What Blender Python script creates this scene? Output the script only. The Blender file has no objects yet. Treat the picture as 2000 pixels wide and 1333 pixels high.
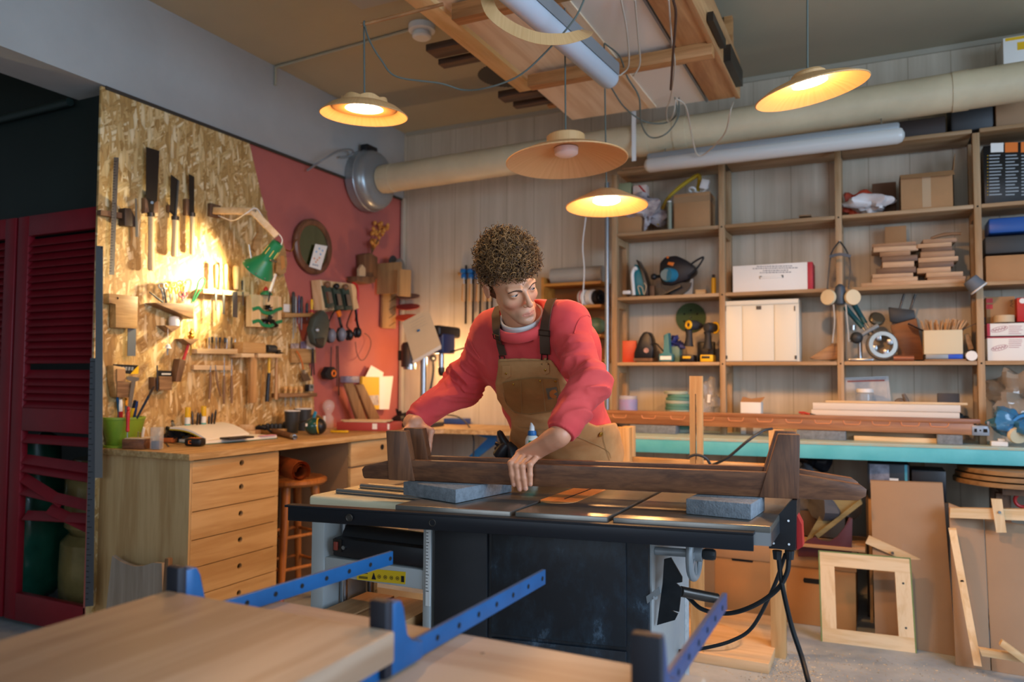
import bpy, bmesh, math, random
import numpy as np
from mathutils import Vector as V, Matrix as M
random.seed(7)
PI = math.pi
scene = bpy.context.scene
COL = scene.collection
# ------------------------------------------------------------------ camera geometry
F_, CX, CY, CAMZ = 1480.0, 1000.0, 666.5, 1.2
def _axes():
 a = V((2070 + CX, (721 - CY), F_)).normalized()
 b = V((1715 - CX, -(742 - CY), -F_)).normalized()
 b = (b - a * a.dot(b)).normalized()
 c = a.cross(b)
 return M((a, b, c))
ROT = _axes()
CAM = V((0, 0, CAMZ))
def ray(px, py): return ROT @ V(((px - CX) / F_, -(py - CY) / F_, -1.0))
def PD(px, py, d): return CAM + ray(px, py) * d          # depth along the view axis
def PX(px, py, x): r = ray(px, py); return CAM + r * (x / r.x)
def PY(px, py, y): r = ray(px, py); return CAM + r * (y / r.y)
def PZ(px, py, z): r = ray(px, py); return CAM + r * ((z - CAMZ) / r.z)
# ------------------------------------------------------------------ materials
def lin(h):
 h = h.lstrip('#')
 return tuple(((c / 12.92) if c <= .04045 else ((c + .055) / 1.055) ** 2.4) for c in (int(h[i:i+2], 16) / 255 for i in (0, 2, 4))) + (1,)
_mats = {}
class NT:
 def __init__(s, name):
  s.m = bpy.data.materials.new(name); s.m.use_nodes = True
  s.t = s.m.node_tree; s.b = s.t.nodes['Principled BSDF']
 def n(s, typ, **k):
  x = s.t.nodes.new(typ)
  for a, v in k.items():
   if a in ('operation', 'blend_type', 'data_type', 'feature', 'wave_type', 'bands_direction', 'noise_dimensions', 'rings_direction', 'vector_type', 'distance', 'attribute_name', 'voronoi_dimensions', 'wave_profile'): setattr(x, a, v)
   else: x.inputs[a.replace('_', ' ')].default_value = v
  return x
 def l(s, a, b): s.t.links.new(a, b)
 def ramp(s, fac, stops):
  r = s.t.nodes.new('ShaderNodeValToRGB'); e = r.color_ramp.elements
  while len(e) < len(stops): e.new(.5)
  for i, (p, c) in enumerate(stops): e[i].position = p; e[i].color = c if len(c) == 4 else lin(c)
  s.l(fac, r.inputs[0]); return r.outputs[0]
 def coords(s, scale=(1, 1, 1), rot=(0, 0, 0), which='Object'):
  tc = s.n('ShaderNodeTexCoord'); mp = s.n('ShaderNodeMapping')
  mp.inputs['Scale'].default_value = scale; mp.inputs['Rotation'].default_value = rot
  s.l(tc.outputs[which], mp.inputs['Vector']); return mp.outputs[0]
 def bump(s, h, strength, dist=.002):
  b = s.n('ShaderNodeBump', Strength=strength); b.inputs['Distance'].default_value = dist
  s.l(h, b.inputs['Height']); s.l(b.outputs[0], s.b.inputs['Normal'])
 def mix(s, fac, a, b, mode='MIX'):
  x = s.t.nodes.new('ShaderNodeMix'); x.data_type = 'RGBA'; x.blend_type = mode
  if isinstance(fac, (int, float)): x.inputs[0].default_value = fac
  else: s.l(fac, x.inputs[0])
  for i, v in ((6, a), (7, b)):
   if isinstance(v, tuple): x.inputs[i].default_value = v
   elif isinstance(v, str): x.inputs[i].default_value = lin(v)
   else: s.l(v, x.inputs[i])
  return x.outputs[2]
def mat(name, hexc=None, rough=.5, metal=0., var=0., vs=8., bump=0., bs=60., emis=0., trans=0., alpha=1., hex2=None, coat=0., ior=1.45):
 if name in _mats: return _mats[name]
 t = NT(name); b = t.b; c = lin(hexc)
 b.inputs['Base Color'].default_value = c; b.inputs['Roughness'].default_value = rough; b.inputs['Metallic'].default_value = metal
 b.inputs['IOR'].default_value = ior
 if coat: b.inputs['Coat Weight'].default_value = coat
 if var or hex2:
  v = t.coords()
  n = t.n('ShaderNodeTexNoise', Scale=vs, Detail=5., Roughness=.6); t.l(v, n.inputs['Vector'])
  if hex2: o = t.ramp(n.outputs[0], [(.5 - .25, hexc), (.5 + .25, hex2)])
  else:
   lo = tuple(x * (1 - var) for x in c[:3]) + (1,); hi = tuple(min(1, x * (1 + var)) for x in c[:3]) + (1,)
   o = t.ramp(n.outputs[0], [(.3, lo), (.7, hi)])
  t.l(o, b.inputs['Base Color'])
 if bump:
  v = t.coords(); n2 = t.n('ShaderNodeTexNoise', Scale=bs, Detail=3.); t.l(v, n2.inputs['Vector']); t.bump(n2.outputs[0], bump)
 if emis:
  b.inputs['Emission Color'].default_value = c; b.inputs['Emission Strength'].default_value = emis
 if trans: b.inputs['Transmission Weight'].default_value = trans
 if alpha < 1: b.inputs['Alpha'].default_value = alpha
 _mats[name] = t.m; return t.m
def wood(name, c1, c2, axis='x', scale=1., rough=.55, contrast=1., knots=False, c3=None):
 key = name + '_' + axis
 if key in _mats: return _mats[key]
 t = NT(key); s = 14. * scale; l = 1.1 * scale
 sc = {'x': (l, s, s), 'y': (s, l, s), 'z': (s, s, l)}[axis]
 v = t.coords(sc)
 n = t.n('ShaderNodeTexNoise', Scale=1.3, Detail=4., Roughness=.6, Distortion=.4); t.l(v, n.inputs['Vector'])
 w = t.n('ShaderNodeMath', operation='MULTIPLY'); w.inputs[1].default_value = 5.; t.l(n.outputs[0], w.inputs[0])
 fr = t.n('ShaderNodeMath', operation='PINGPONG'); fr.inputs[1].default_value = 1.; t.l(w.outputs[0], fr.inputs[0])
 fine = t.n('ShaderNodeTexNoise', Scale=7., Detail=2.); t.l(v, fine.inputs['Vector'])
 mx = t.n('ShaderNodeMix'); mx.inputs[0].default_value = .45; t.l(fr.outputs[0], mx.inputs[2]); t.l(fine.outputs[0], mx.inputs[3])
 k = .5 * contrast
 o = t.ramp(mx.outputs[0], [(.5 - k * .6, c2), (.5 + k * .6, c1)])
 if c3:
  b_ = t.n('ShaderNodeTexNoise', Scale=2.5, Detail=3.); t.l(t.coords(), b_.inputs['Vector'])
  o = t.mix(t.ramp(b_.outputs[0], [(.5, '000000'), (.75, 'ffffff')]), o, c3)
 t.l(o, t.b.inputs['Base Color']); t.b.inputs['Roughness'].default_value = rough
 t.bump(mx.outputs[0], .12, .001)
 _mats[key] = t.m; return t.m
# ------------------------------------------------------------------ mesh building (world coordinates)
def basis(d, up=V((0, 0, 1))):
 d = V(d).normalized()
 if abs(d.dot(up)) > .98: up = V((1, 0, 0)) if abs(d.x) < .9 else V((0, 1, 0))
 x = up.cross(d).normalized(); y = d.cross(x)
 return x, y, d
def frame(o, d, up=V((0, 0, 1))):
 x, y, z = basis(d, up)
 return M(((x.x, y.x, z.x, o[0]), (x.y, y.y, z.y, o[1]), (x.z, y.z, z.z, o[2]), (0, 0, 0, 1)))
class B:
 def __init__(s): s.bm = bmesh.new(); s.mi = 0
 def _f(s, vs):
  try:
   f = s.bm.faces.new(vs); f.material_index = s.mi; return f
  except ValueError: return None
 def hexa(s, p):              # 8 points: bottom 4 ccw, top 4 ccw
  v = [s.bm.verts.new(q) for q in p]
  fs = [s._f([v[i] for i in q]) for q in ((3, 2, 1, 0), (4, 5, 6, 7), (0, 1, 5, 4), (1, 2, 6, 5), (2, 3, 7, 6), (3, 0, 4, 7))]
  return v, fs
 def box(s, c, d, m=None, bev=0, seg=2):
  x, y, z = d[0] / 2, d[1] / 2, d[2] / 2
  P = [V(q) for q in ((-x, -y, -z), (x, -y, -z), (x, y, -z), (-x, y, -z), (-x, -y, z), (x, -y, z), (x, y, z), (-x, y, z))]
  T = M.Translation(V(c)) @ (m.to_4x4() if m is not None else M())
  v, fs = s.hexa([T @ q for q in P])
  if bev:
   es = list({e for f in fs for e in f.edges})
   r = bmesh.ops.bevel(s.bm, geom=es, offset=bev, segments=seg, affect='EDGES', profile=.5)
   for f in r['faces']: f.material_index = s.mi
  return s
 def bx(s, x0, x1, y0, y1, z0, z1, bev=0, seg=2):
  return s.box(((x0 + x1) / 2, (y0 + y1) / 2, (z0 + z1) / 2), (abs(x1 - x0), abs(y1 - y0), abs(z1 - z0)), None, bev, seg)
 def prism(s, pts, vec, bev=0):          # polygon of 3D points, extruded by vec
  vec = V(vec); n = len(pts)
  nrm = V((0, 0, 0))
  for i in range(n): nrm += V(pts[i]).cross(V(pts[(i + 1) % n]))
  if nrm.dot(vec) > 0: pts = pts[::-1]
  a = [s.bm.verts.new(p) for p in pts]; b = [s.bm.verts.new(V(p) + vec) for p in pts]
  fs = [s._f(a), s._f(b[::-1])]
  for i in range(n):
   j = (i + 1) % n; fs.append(s._f([a[j], a[i], b[i], b[j]]))
  if bev:
   es = list({e for f in fs if f for e in f.edges})
   bmesh.ops.bevel(s.bm, geom=es, offset=bev, segments=2, affect='EDGES', profile=.5)
  return s
 def rings(s, rs, closed=False, cap=True):
  vv = [[s.bm.verts.new(p) for p in r] for r in rs]
  n = len(vv[0]); k = len(vv)
  for i in range(k if closed else k - 1):
   a, b = vv[i], vv[(i + 1) % k]
   for j in range(n): s._f([a[j], a[(j + 1) % n], b[(j + 1) % n], b[j]])
  if cap and not closed: s._f(vv[0][::-1]); s._f(vv[-1])
  return s
 def cyl(s, p0, p1, r0, r1=None, n=20, cap=True):
  p0, p1 = V(p0), V(p1); r1 = r0 if r1 is None else r1
  x, y, d = basis(p1 - p0)
  cs = [(math.cos(2 * PI * i / n), math.sin(2 * PI * i / n)) for i in range(n)]
  return s.rings([[p + x * (r * c) + y * (r * q) for c, q in cs] for p, r in ((p0, r0), (p1, r1))], cap=cap)
 def lathe(s, prof, o, d=(0, 0, 1), n=28, cap=True, squash=1.):
  o = V(o); x, y, d = basis(d)
  return s.rings([[o + d * h + x * (r * math.cos(2 * PI * i / n)) + y * (r * squash * math.sin(2 * PI * i / n)) for i in range(n)] for r, h in prof], cap=cap)
 def tube(s, pts, r, n=8, closed=False, flat=None):
  pts = [V(p) for p in pts]; k = len(pts); rs = r if isinstance(r, (list, tuple)) else [r] * k
  tg = []
  for i in range(k):
   a = pts[(i - 1) % k] if (closed or i) else pts[i]; b = pts[(i + 1) % k] if (closed or i < k - 1) else pts[i]
   t = b - a; tg.append(t.normalized() if t.length > 1e-9 else V((0, 0, 1)))
  x, _, _ = basis(tg[0]); out = []
  for i in range(k):
   x = (x - tg[i] * x.dot(tg[i])); x = x.normalized() if x.length > 1e-6 else basis(tg[i])[0]
   y = tg[i].cross(x); fl = flat or 1.
   out.append([pts[i] + x * (rs[i] * math.cos(2 * PI * j / n)) + y * (rs[i] * fl * math.sin(2 * PI * j / n)) for j in range(n)])
  return s.rings(out, closed=closed)
 def ribbon(s, pts, w, up, t=.0015):     # flat strip along pts, width direction = up x tangent
  pts = [V(p) for p in pts]; k = len(pts); out = []
  for i in range(k):
   tg = (pts[min(i + 1, k - 1)] - pts[max(i - 1, 0)]).normalized()
   u = up[i] if isinstance(up, list) else V(up)
   wd = tg.cross(u).normalized(); nn = wd.cross(tg).normalized()
   out.append([pts[i] + wd * (w / 2) - nn * (t / 2), pts[i] + wd * (w / 2) + nn * (t / 2), pts[i] - wd * (w / 2) + nn * (t / 2), pts[i] - wd * (w / 2) - nn * (t / 2)])
  return s.rings(out)
 def sph(s, c, r, n=16, m=None):
  r = (r, r, r) if isinstance(r, (int, float)) else r
  T = M.Translation(V(c)) @ (m.to_4x4() if m is not None else M()) @ M.Diagonal((*r, 1))
  g = bmesh.ops.create_uvsphere(s.bm, u_segments=n, v_segments=max(6, n * 2 // 3), radius=1, matrix=T)
  for v in g['verts']:
   for f in v.link_faces: f.material_index = s.mi
  return s
 def torus(s, c, d, R, r, n=28, k=10, a0=0, a1=2 * PI):
  x, y, d = basis(d); c = V(c); full = abs(a1 - a0 - 2 * PI) < 1e-6
  pts = [c + x * (R * math.cos(a0 + (a1 - a0) * i / n)) + y * (R * math.sin(a0 + (a1 - a0) * i / n)) for i in range(n if full else n + 1)]
  return s.tube(pts, r, k, closed=full)
 def text(s, txt, size, m, depth=.0006):
  cu = bpy.data.curves.new('t', 'FONT'); cu.body = txt; cu.size = size; cu.extrude = depth; cu.align_x = 'LEFT'; cu.resolution_u = 2
  ob = bpy.data.objects.new('t', cu); COL.objects.link(ob)
  me = ob.to_mesh(); me.transform(m); k = len(s.bm.faces)
  s.bm.from_mesh(me); s.bm.faces.ensure_lookup_table()
  for f in s.bm.faces[k:]: f.material_index = s.mi
  ob.to_mesh_clear(); bpy.data.objects.remove(ob); bpy.data.curves.remove(cu)
  return s
 def xf(s, m, k=0):
  s.bm.verts.ensure_lookup_table()
  bmesh.ops.transform(s.bm, matrix=m, verts=s.bm.verts[k:]); return s
 def nv(s): return len(s.bm.verts)
def _mesh(name, b, mats, off, ang=35):
 me = bpy.data.meshes.new(name)
 bmesh.ops.recalc_face_normals(b.bm, faces=b.bm.faces) if getattr(b, 'recalc', True) else None
 if off.length: bmesh.ops.translate(b.bm, verts=b.bm.verts, vec=-off)
 b.bm.to_mesh(me); b.bm.free()
 for m_ in (mats if isinstance(mats, (list, tuple)) else [mats]): me.materials.append(m_)
 me.polygons.foreach_set('use_smooth', [True] * len(me.polygons))
 me.set_sharp_from_angle(angle=math.radians(ang))
 return me
def _tag(o, label, cat, group=None, kind=None):
 if kind: o['kind'] = kind
 if label: o['label'] = label
 if cat: o['category'] = cat
 if group: o['group'] = group
def _base(bs):
 P = [v.co for b in bs for v in b.bm.verts]
 lo = V((min(p.x for p in P), min(p.y for p in P), min(p.z for p in P))); hi = V((max(p.x for p in P), max(p.y for p in P), max(p.z for p in P)))
 return V(((lo.x + hi.x) / 2, (lo.y + hi.y) / 2, lo.z))
def solo(name, b, mats, label=None, cat=None, group=None, kind=None, ang=35):
 o0 = _base([b]); ob = bpy.data.objects.new(name, _mesh(name, b, mats, o0, ang)); ob.location = o0
 COL.objects.link(ob); _tag(ob, label, cat, group, kind); return ob
def struct(name, b, mats, ang=35): return solo(name, b, mats, kind='structure', ang=ang)
class T:
 def __init__(s, name, label, cat, group=None, kind=None): s.a = (name, label, cat, group, kind); s.p = []
 def part(s, name, b, mats, parent=None, label=None, ang=35, kind=None):
  s.p.append((name, b, mats, parent, label, ang, kind)); return len(s.p) - 1
 def done(s):
  name, label, cat, group, kind = s.a
  o0 = _base([p[1] for p in s.p]); e = bpy.data.objects.new(name, None); e.empty_display_size = .05; e.location = o0
  COL.objects.link(e); _tag(e, label, cat, group, kind); obs = []
  for pn, b, mats, par, lab, ang, kd in s.p:
   ob = bpy.data.objects.new(pn, _mesh(pn, b, mats, o0, ang)); COL.objects.link(ob)
   ob.parent = e if par is None else obs[par]
   if lab: ob['label'] = lab
   if kd: ob['kind'] = kd
   obs.append(ob)
  s.obs = obs; s.e = e; return e
def dup(o, loc, rotz=None, label=None, scale=None):
 def cp(x, par):
  c = x.copy(); COL.objects.link(c); c.parent = par
  for ch in x.children: cp(ch, c)
  return c
 r = cp(o, None); r.location = loc
 if rotz is not None: r.rotation_euler = (0, 0, rotz)
 if label: r['label'] = label
 if scale: r.scale = scale
 return r
def arc(p, n=12):            # Catmull-Rom through points
 p = [V(q) for q in p]; q = [p[0] * 2 - p[1]] + p + [p[-1] * 2 - p[-2]]; out = []
 for i in range(1, len(q) - 2):
  for k in range(n):
   t = k / n; a, b, c, d = q[i-1], q[i], q[i+1], q[i+2]
   out.append(.5 * ((2 * b) + (c - a) * t + (2 * a - 5 * b + 4 * c - d) * t * t + (3 * b - a - 3 * c + d) * t ** 3))
 out.append(p[-1]); return out
# wall frames: XL left wall face, YB back wall face
XL, YB, CEIL = -3.21, 4.75, 3.05
def LP(pts, d, t):           # outline on the left wall: front face d in front of it, t thick
 return [PX(x, y, XL + d) for x, y in pts], V((-t, 0, 0))
def YP(pts, y, t): return [PY(px, py, y) for px, py in pts], V((0, t, 0))
def lprism(b, pts, d, t, bev=0): q, v = LP(pts, d, t); return b.prism(q, v, bev)
def yprism(b, pts, y, t, bev=0): q, v = YP(pts, y, t); return b.prism(q, v, bev)
def ell(cx, cy, rx, ry, n=28, a=0):
 return [(cx + rx * math.cos(2*PI*i/n) * math.cos(a) - ry * math.sin(2*PI*i/n) * math.sin(a), cy + rx * math.cos(2*PI*i/n) * math.sin(a) + ry * math.sin(2*PI*i/n) * math.cos(a)) for i in range(n)]
# ================================================================== ROOM
# ---- setting materials
def osb_mat():
 t = NT('osb_board'); b = t.b
 cols = []
 last = None
 base = t.n('ShaderNodeTexNoise', Scale=9., Detail=6.); t.l(t.coords(), base.inputs['Vector'])
 col = t.ramp(base.outputs[0], [(.3, 'a67e46'), (.5, 'c59d60'), (.7, 'd8b478')])
 for i, (ang, sc, seed) in enumerate(((.5, 1., 0), (-.75, 1.2, 3.1), (1.4, .9, 7.7), (.12, 1.1, 11.3), (-.25, .85, 17.), (.95, 1.3, 23.), (-.05, .95, 31.))):
  # board lies in the y/z plane of its object frame
  tc = t.n('ShaderNodeTexCoord'); mp = t.n('ShaderNodeMapping'); mp.inputs['Rotation'].default_value = (ang, 0, 0); mp.inputs['Location'].default_value = (0, seed, seed * .7)
  t.l(tc.outputs['Object'], mp.inputs['Vector'])
  wv = t.n('ShaderNodeTexNoise', Scale=12., Detail=2.); t.l(mp.outputs[0], wv.inputs['Vector'])
  ad = t.n('ShaderNodeVectorMath', operation='MULTIPLY_ADD'); ad.inputs[1].default_value = (0, .02, .05); t.l(wv.outputs['Color'], ad.inputs[0]); t.l(mp.outputs[0], ad.inputs[2])
  m2 = t.n('ShaderNodeMapping'); m2.inputs['Scale'].default_value = (0., 60. * sc, 13. * sc); t.l(ad.outputs[0], m2.inputs['Vector'])
  vo = t.n('ShaderNodeTexVoronoi', voronoi_dimensions='3D', Scale=1., Randomness=1.); t.l(m2.outputs[0], vo.inputs['Vector'])
  sep = t.n('ShaderNodeSeparateColor'); t.l(vo.outputs['Color'], sep.inputs[0])
  flake = t.ramp(sep.outputs[0], [(0., 'a67f47'), (.3, 'c2995b'), (.6, 'd3ae70'), (.85, 'dfc08a'), (1., 'ead3a6')])
  msk = t.n('ShaderNodeMath', operation='GREATER_THAN'); msk.inputs[1].default_value = .58; t.l(sep.outputs[1], msk.inputs[0])
  sh = t.ramp(vo.outputs['Distance'], [(.25, 'ffffff'), (.75, '8a7a6a')])
  flake = t.mix(.3, flake, sh, 'MULTIPLY')
  col = t.mix(msk.outputs[0], col, flake)
  last = sep.outputs[0]
 t.l(col, b.inputs['Base Color']); b.inputs['Roughness'].default_value = .5
 t.bump(last, .25, .001)
 return t.m
M_OSB = osb_mat()
def panel_mat(name, a, c, pitch, axis):   # painted/pickled board cladding with thin joints
 t = NT(name); sc = (1 / pitch, 0, 0) if axis == 'x' else (0, 1 / pitch, 0)
 v = t.coords(sc); sp = t.n('ShaderNodeSeparateXYZ'); t.l(v, sp.inputs[0])
 fr = t.n('ShaderNodeMath', operation='FRACT'); t.l(sp.outputs[0 if axis == 'x' else 1], fr.inputs[0])
 pp = t.n('ShaderNodeMath', operation='PINGPONG'); pp.inputs[1].default_value = .5; t.l(fr.outputs[0], pp.inputs[0])
 st = t.coords((9, 9, .5)); n = t.n('ShaderNodeTexNoise', Scale=2., Detail=5., Roughness=.65); t.l(st, n.inputs['Vector'])
 col = t.ramp(n.outputs[0], [(.3, a), (.7, c)])
 seam = t.ramp(pp.outputs[0], [(0., 'c4bbb0'), (.008, 'd0c8be'), (.016, 'ffffff')])
 t.l(t.mix(.8, col, seam, 'MULTIPLY'), t.b.inputs['Base Color']); t.b.inputs['Roughness'].default_value = .55
 return t.m
M_BACK = panel_mat('back_wall_cladding', 'b3a58f', 'c8bba6', .21, 'x')
M_PINK = mat('pink_wall_paint', 'b4635a', .6, var=.08, vs=3., bump=.15, bs=90)
M_WHITE = mat('white_plaster', 'a9a8a4', .8, var=.07, vs=2.5, bump=.2, bs=25)
M_CEIL = mat('ceiling_plaster', 'aaa28a', .85, var=.05, vs=1.5, bump=.1, bs=40)
M_DARK = mat('dark_green_paint', '18221f', .5, var=.15, vs=2)
t = NT('concrete_floor'); n = t.n('ShaderNodeTexNoise', Scale=3., Detail=8., Roughness=.65); t.l(t.coords(), n.inputs['Vector'])
c = t.ramp(n.outputs[0], [(.3, '80888d'), (.5, '9ca4a9'), (.7, 'b2babd')])
n2 = t.n('ShaderNodeTexNoise', Scale=45., Detail=4.); t.l(t.coords(), n2.inputs['Vector'])
t.l(t.mix(t.ramp(n2.outputs[0], [(.62, '000000'), (.72, 'ffffff')]), c, 'a99f8c'), t.b.inputs['Base Color'])
t.b.inputs['Roughness'].default_value = .5; t.bump(n.outputs[0], .1); M_FLOOR = t.m
M_TRIM = mat('dark_trim', '3b342c', .6)
# ---- shell
struct('floor', B().bx(-5.6, 2.6, -3.0, 4.95, -.1, 0), M_FLOOR)
struct('ceiling', B().bx(-5.6, 2.6, -3.0, 4.95, CEIL, CEIL + .1), M_CEIL)
struct('wall_back', B().bx(-3.5, 2.6, YB, YB + .2, 0, CEIL), M_BACK)
struct('wall_left', B().bx(-3.26, XL - .014, 2.30, YB, 0, 2.545), M_PINK)
q = B(); q.prism([V((XL - .012, PX(x, y, XL).y, PX(x, y, XL).z)) for x, y in ((198, 168), (340, 220), (486, 275), (509, 375), (530, 452), (553, 531), (585, 650), (612, 742), (618, 1010))] + [V((XL - .012, 3.18, .02)), V((XL - .012, 2.285, .02))], (.012, 0, 0))
struct('wall_left_board', q, M_OSB)
# soffit over the left wall
struct('wall_left_soffit', B().bx(-3.5, XL, -3.0, YB, 2.545, CEIL), M_WHITE)
struct('trim_1', B().bx(XL, XL + .008, 2.29, YB, 2.527, 2.543), M_TRIM)
struct('trim_2', B().bx(-3.19, 2.6, YB - .012, YB, CEIL - .03, CEIL), mat('cornice', 'a59d8b', .6))
struct('trim_3', B().bx(XL, XL + .02, YB - .03, YB, .9, 2.545), mat('corner_bead', 'b5aa98', .6))
# alcove on the left, behind the louvred doors
struct('wall_alcove', B().bx(-5.6, -3.42, 3.05, 3.25, 0, CEIL), M_DARK)
struct('wall_alcove_lintel', B().bx(-5.6, -3.25, 2.36, 2.42, 2.0, CEIL), M_DARK)
struct('trim_4', B().cyl((-5.6, 2.33, 2.515), (-3.52, 2.33, 2.53), .02), mat('dark_pipe', '1d2a26', .4))
struct('wall_far_left', B().bx(-5.7, -5.6, -3.0, 3.25, 0, CEIL), M_WHITE)
# right and street-side walls, each with the window that lights the room
M_RW = mat('right_wall_plaster', 'c2bdb2', .8)
struct('wall_right', B().bx(2.6, 2.75, -3.0, 4.95, 0, .9).bx(2.6, 2.75, -3.0, 4.95, 2.6, CEIL).bx(2.6, 2.75, 2.6, 4.95, .9, 2.6).bx(2.6, 2.75, -3.0, -.4, .9, 2.6), M_RW)
struct('wall_street', B().bx(-5.6, 2.6, -3.15, -3.0, 0, .9).bx(-5.6, 2.6, -3.15, -3.0, 2.6, CEIL).bx(-5.6, -2.2, -3.15, -3.0, .9, 2.6).bx(1.6, 2.6, -3.15, -3.0, .9, 2.6), M_RW)
M_WF = mat('window_frame_paint', 'd8d6d0', .4)
wf = B()
for y in (-.37, 1.1, 2.57): wf.box((2.67, y, 1.75), (.06, .06, 1.7))
for z in (.93, 2.57): wf.box((2.67, 1.1, z), (.06, 3.0, .06))
struct('window_1', wf, M_WF)
wf = B()
for x in (-2.17, -.3, 1.57): wf.box((x, -3.07, 1.75), (.06, .06, 1.7))
for z in (.93, 2.57): wf.box((-.3, -3.07, z), (3.8, .06, .06))
struct('window_2', wf, M_WF)
# ---- lights of the place
def area(name, loc, tgt, sx, sy, e, hexc):
 l = bpy.data.lights.new(name, 'AREA'); l.shape = 'RECTANGLE'; l.size = sx; l.size_y = sy; l.energy = e; l.color = lin(hexc)[:3]
 o = bpy.data.objects.new(name, l); o.location = loc; o.rotation_euler = (V(tgt) - V(loc)).to_track_quat('-Z', 'Y').to_euler(); COL.objects.link(o); return o
def point(name, loc, e, hexc, r=.03, spot=None, tgt=None, blend=.5):
 l = bpy.data.lights.new(name, 'SPOT' if spot else 'POINT'); l.energy = e; l.color = lin(hexc)[:3]; l.shadow_soft_size = r
 o = bpy.data.objects.new(name, l); o.location = loc
 if spot: l.spot_size = math.radians(spot); l.spot_blend = blend; o.rotation_euler = (V(tgt) - V(loc)).to_track_quat('-Z', 'Y').to_euler()
 COL.objects.link(o); return o
area('daylight_right_window', (2.58, 1.1, 1.75), (-1.5, 1.3, 1.0), 2.9, 1.6, 100, 'b9d4f2')
area('daylight_street_window', (-.3, -2.98, 1.75), (-.5, 2, 1.1), 3.6, 1.6, 32, 'c9daec')
w = bpy.data.worlds.new('sky'); scene.world = w; w.use_nodes = True
bg = w.node_tree.nodes['Background']; bg.inputs[0].default_value = lin('9db8d8'); bg.inputs[1].default_value = .25
# ---- camera
cd = bpy.data.cameras.new('camera'); co = bpy.data.objects.new('camera', cd); COL.objects.link(co)
cd.sensor_width = 36; cd.lens = F_ / 2000 * 36; cd.clip_start = .05; cd.clip_end = 50
co.matrix_world = M.Translation(CAM) @ ROT.to_4x4()
cd.dof.use_dof = True; cd.dof.focus_distance = 2.15; cd.dof.aperture_fstop = 2.6
scene.camera = co
scene.view_settings.view_transform = 'Standard'; scene.view_settings.look = 'None'; scene.view_settings.gamma = 1; scene.view_settings.exposure = .84
scene.cycles.use_denoising = True; scene.cycles.max_bounces = 6; scene.cycles.diffuse_bounces = 4; scene.cycles.transparent_max_bounces = 12
scene.cycles.sample_clamp_indirect = 6
# ================================================================== BIG FURNITURE
M_BIRCH = lambda a='x': wood('birch_ply', 'c9a878', 'b48f5e', a, .7, .5, .8)
M_PINE = lambda a='x': wood('pine', 'd0a878', 'b98a58', a, 1., .55, .9)
M_PALE = lambda a='x': wood('pale_pine', 'e0c49a', 'd1ae7d', a, .9, .5, .7)
M_SHELF = lambda a='x': wood('shelf_pine', 'b0916c', '97764f', a, .9, .6, .8)
M_WENGE = lambda a='x': wood('dark_walnut', '7a4d2f', '55321d', a, 2.2, .5, 1.)
M_WAL = lambda a='z': wood('walnut', '9a7550', '6f4f33', a, 1.6, .5, .9)
M_MDF = mat('mdf_board', '987d62', .7, var=.05, vs=4)
M_MDF2 = mat('hardboard', '9a7b5b', .65, var=.06, vs=3)
M_CARD = mat('cardboard', 'a97f55', .8, var=.08, vs=5)
M_BLACK = mat('black_plastic', '14151a', .4)
M_STEEL = mat('steel', 'a8abae', .3, 1.)
M_DSTEEL = mat('dark_steel', '4a4642', .35, .9, var=.2, vs=6)
M_GREYM = mat('grey_paint_metal', '8d9294', .45, .3)
M_WHITEP = mat('white_plastic', 'dcdcd8', .4)
M_RUBBER = mat('black_rubber', '1b1c1e', .55)
M_RED = mat('red_plastic', 'b4211f', .4)
M_YEL = mat('yellow_plastic', 'e0b21c', .4)
M_BLUE = mat('blue_paint', '1b64a0', .4, var=.12, vs=10)
M_HOLE = mat('hole_dark', '120f0c', .9)
M_PAPER = mat('paper_white', 'e8e6df', .8)
M_GLASS = mat('clear_plastic', 'ffffff', .08, trans=.95, ior=1.2)
# ---- louvred doors
M_LOUV = mat('oxblood_paint', '7d1420', .4, var=.12, vs=6)
def louvre(x0, x1, broken):
 d = T('louvred_door', 'red louvred door with broken slats beside the chipboard panel' if broken else 'red louvred door at the very left edge, slats all whole', 'door', group='louvred closet doors')
 z0, z1 = .02, 1.985; y0, y1 = 2.30, 2.335; sw = .085
 d.part('stile', B().bx(x0, x0 + sw, y0, y1, z0, z1, .004), M_LOUV); d.part('stile', B().bx(x1 - .012, x1, y0, y1, z0, z1, .004) if broken else B().bx(x1 - sw, x1, y0, y1, z0, z1, .004), M_LOUV)
 a, b = x0 + sw, x1 - (.012 if broken else sw)
 d.part('top_rail', B().bx(a, b, y0, y1, z1 - .1, z1, .003), M_LOUV); d.part('middle_rail', B().bx(a, b, y0, y1, .93, 1.04, .003), M_LOUV); d.part('bottom_rail', B().bx(a, b, y0, y1, z0, .15, .003), M_LOUV)
 s = B(); tilt = M.Rotation(math.radians(-38), 3, 'X'); z = 1.06
 while z < z1 - .105:
  if not (broken and abs(z - 1.24) < .018): s.box(((a + b) / 2, 2.318, z), (b - a, .006, .048), tilt)
  z += .036
 z = .17
 while z < .92:
  if not broken or z > .885: s.box(((a + b) / 2, 2.318, z), (b - a, .006, .048), tilt)
  z += .036
 d.part('slats', s, M_LOUV)
 if broken:
  for (xa, za, xb, zb) in ((0, .79, 1, .77), (0, .75, 1, .73), (.0, .70, .6, .60), (0, .64, 1, .60), (.05, .52, 1, .545), (.4, .565, 1, .50)):
   q = B(); p0 = V((a + (b - a) * xa, 2.318, za)); p1 = V((a + (b - a) * xb, 2.318, zb)); u = (p1 - p0)
   q.box((p0 + p1) / 2, (u.length, .006, .05), M.Rotation(-math.atan2(u.z, u.x), 3, 'Y') @ tilt)
   d.part('loose_slat', q, M_LOUV)
 return d.done()
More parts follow.
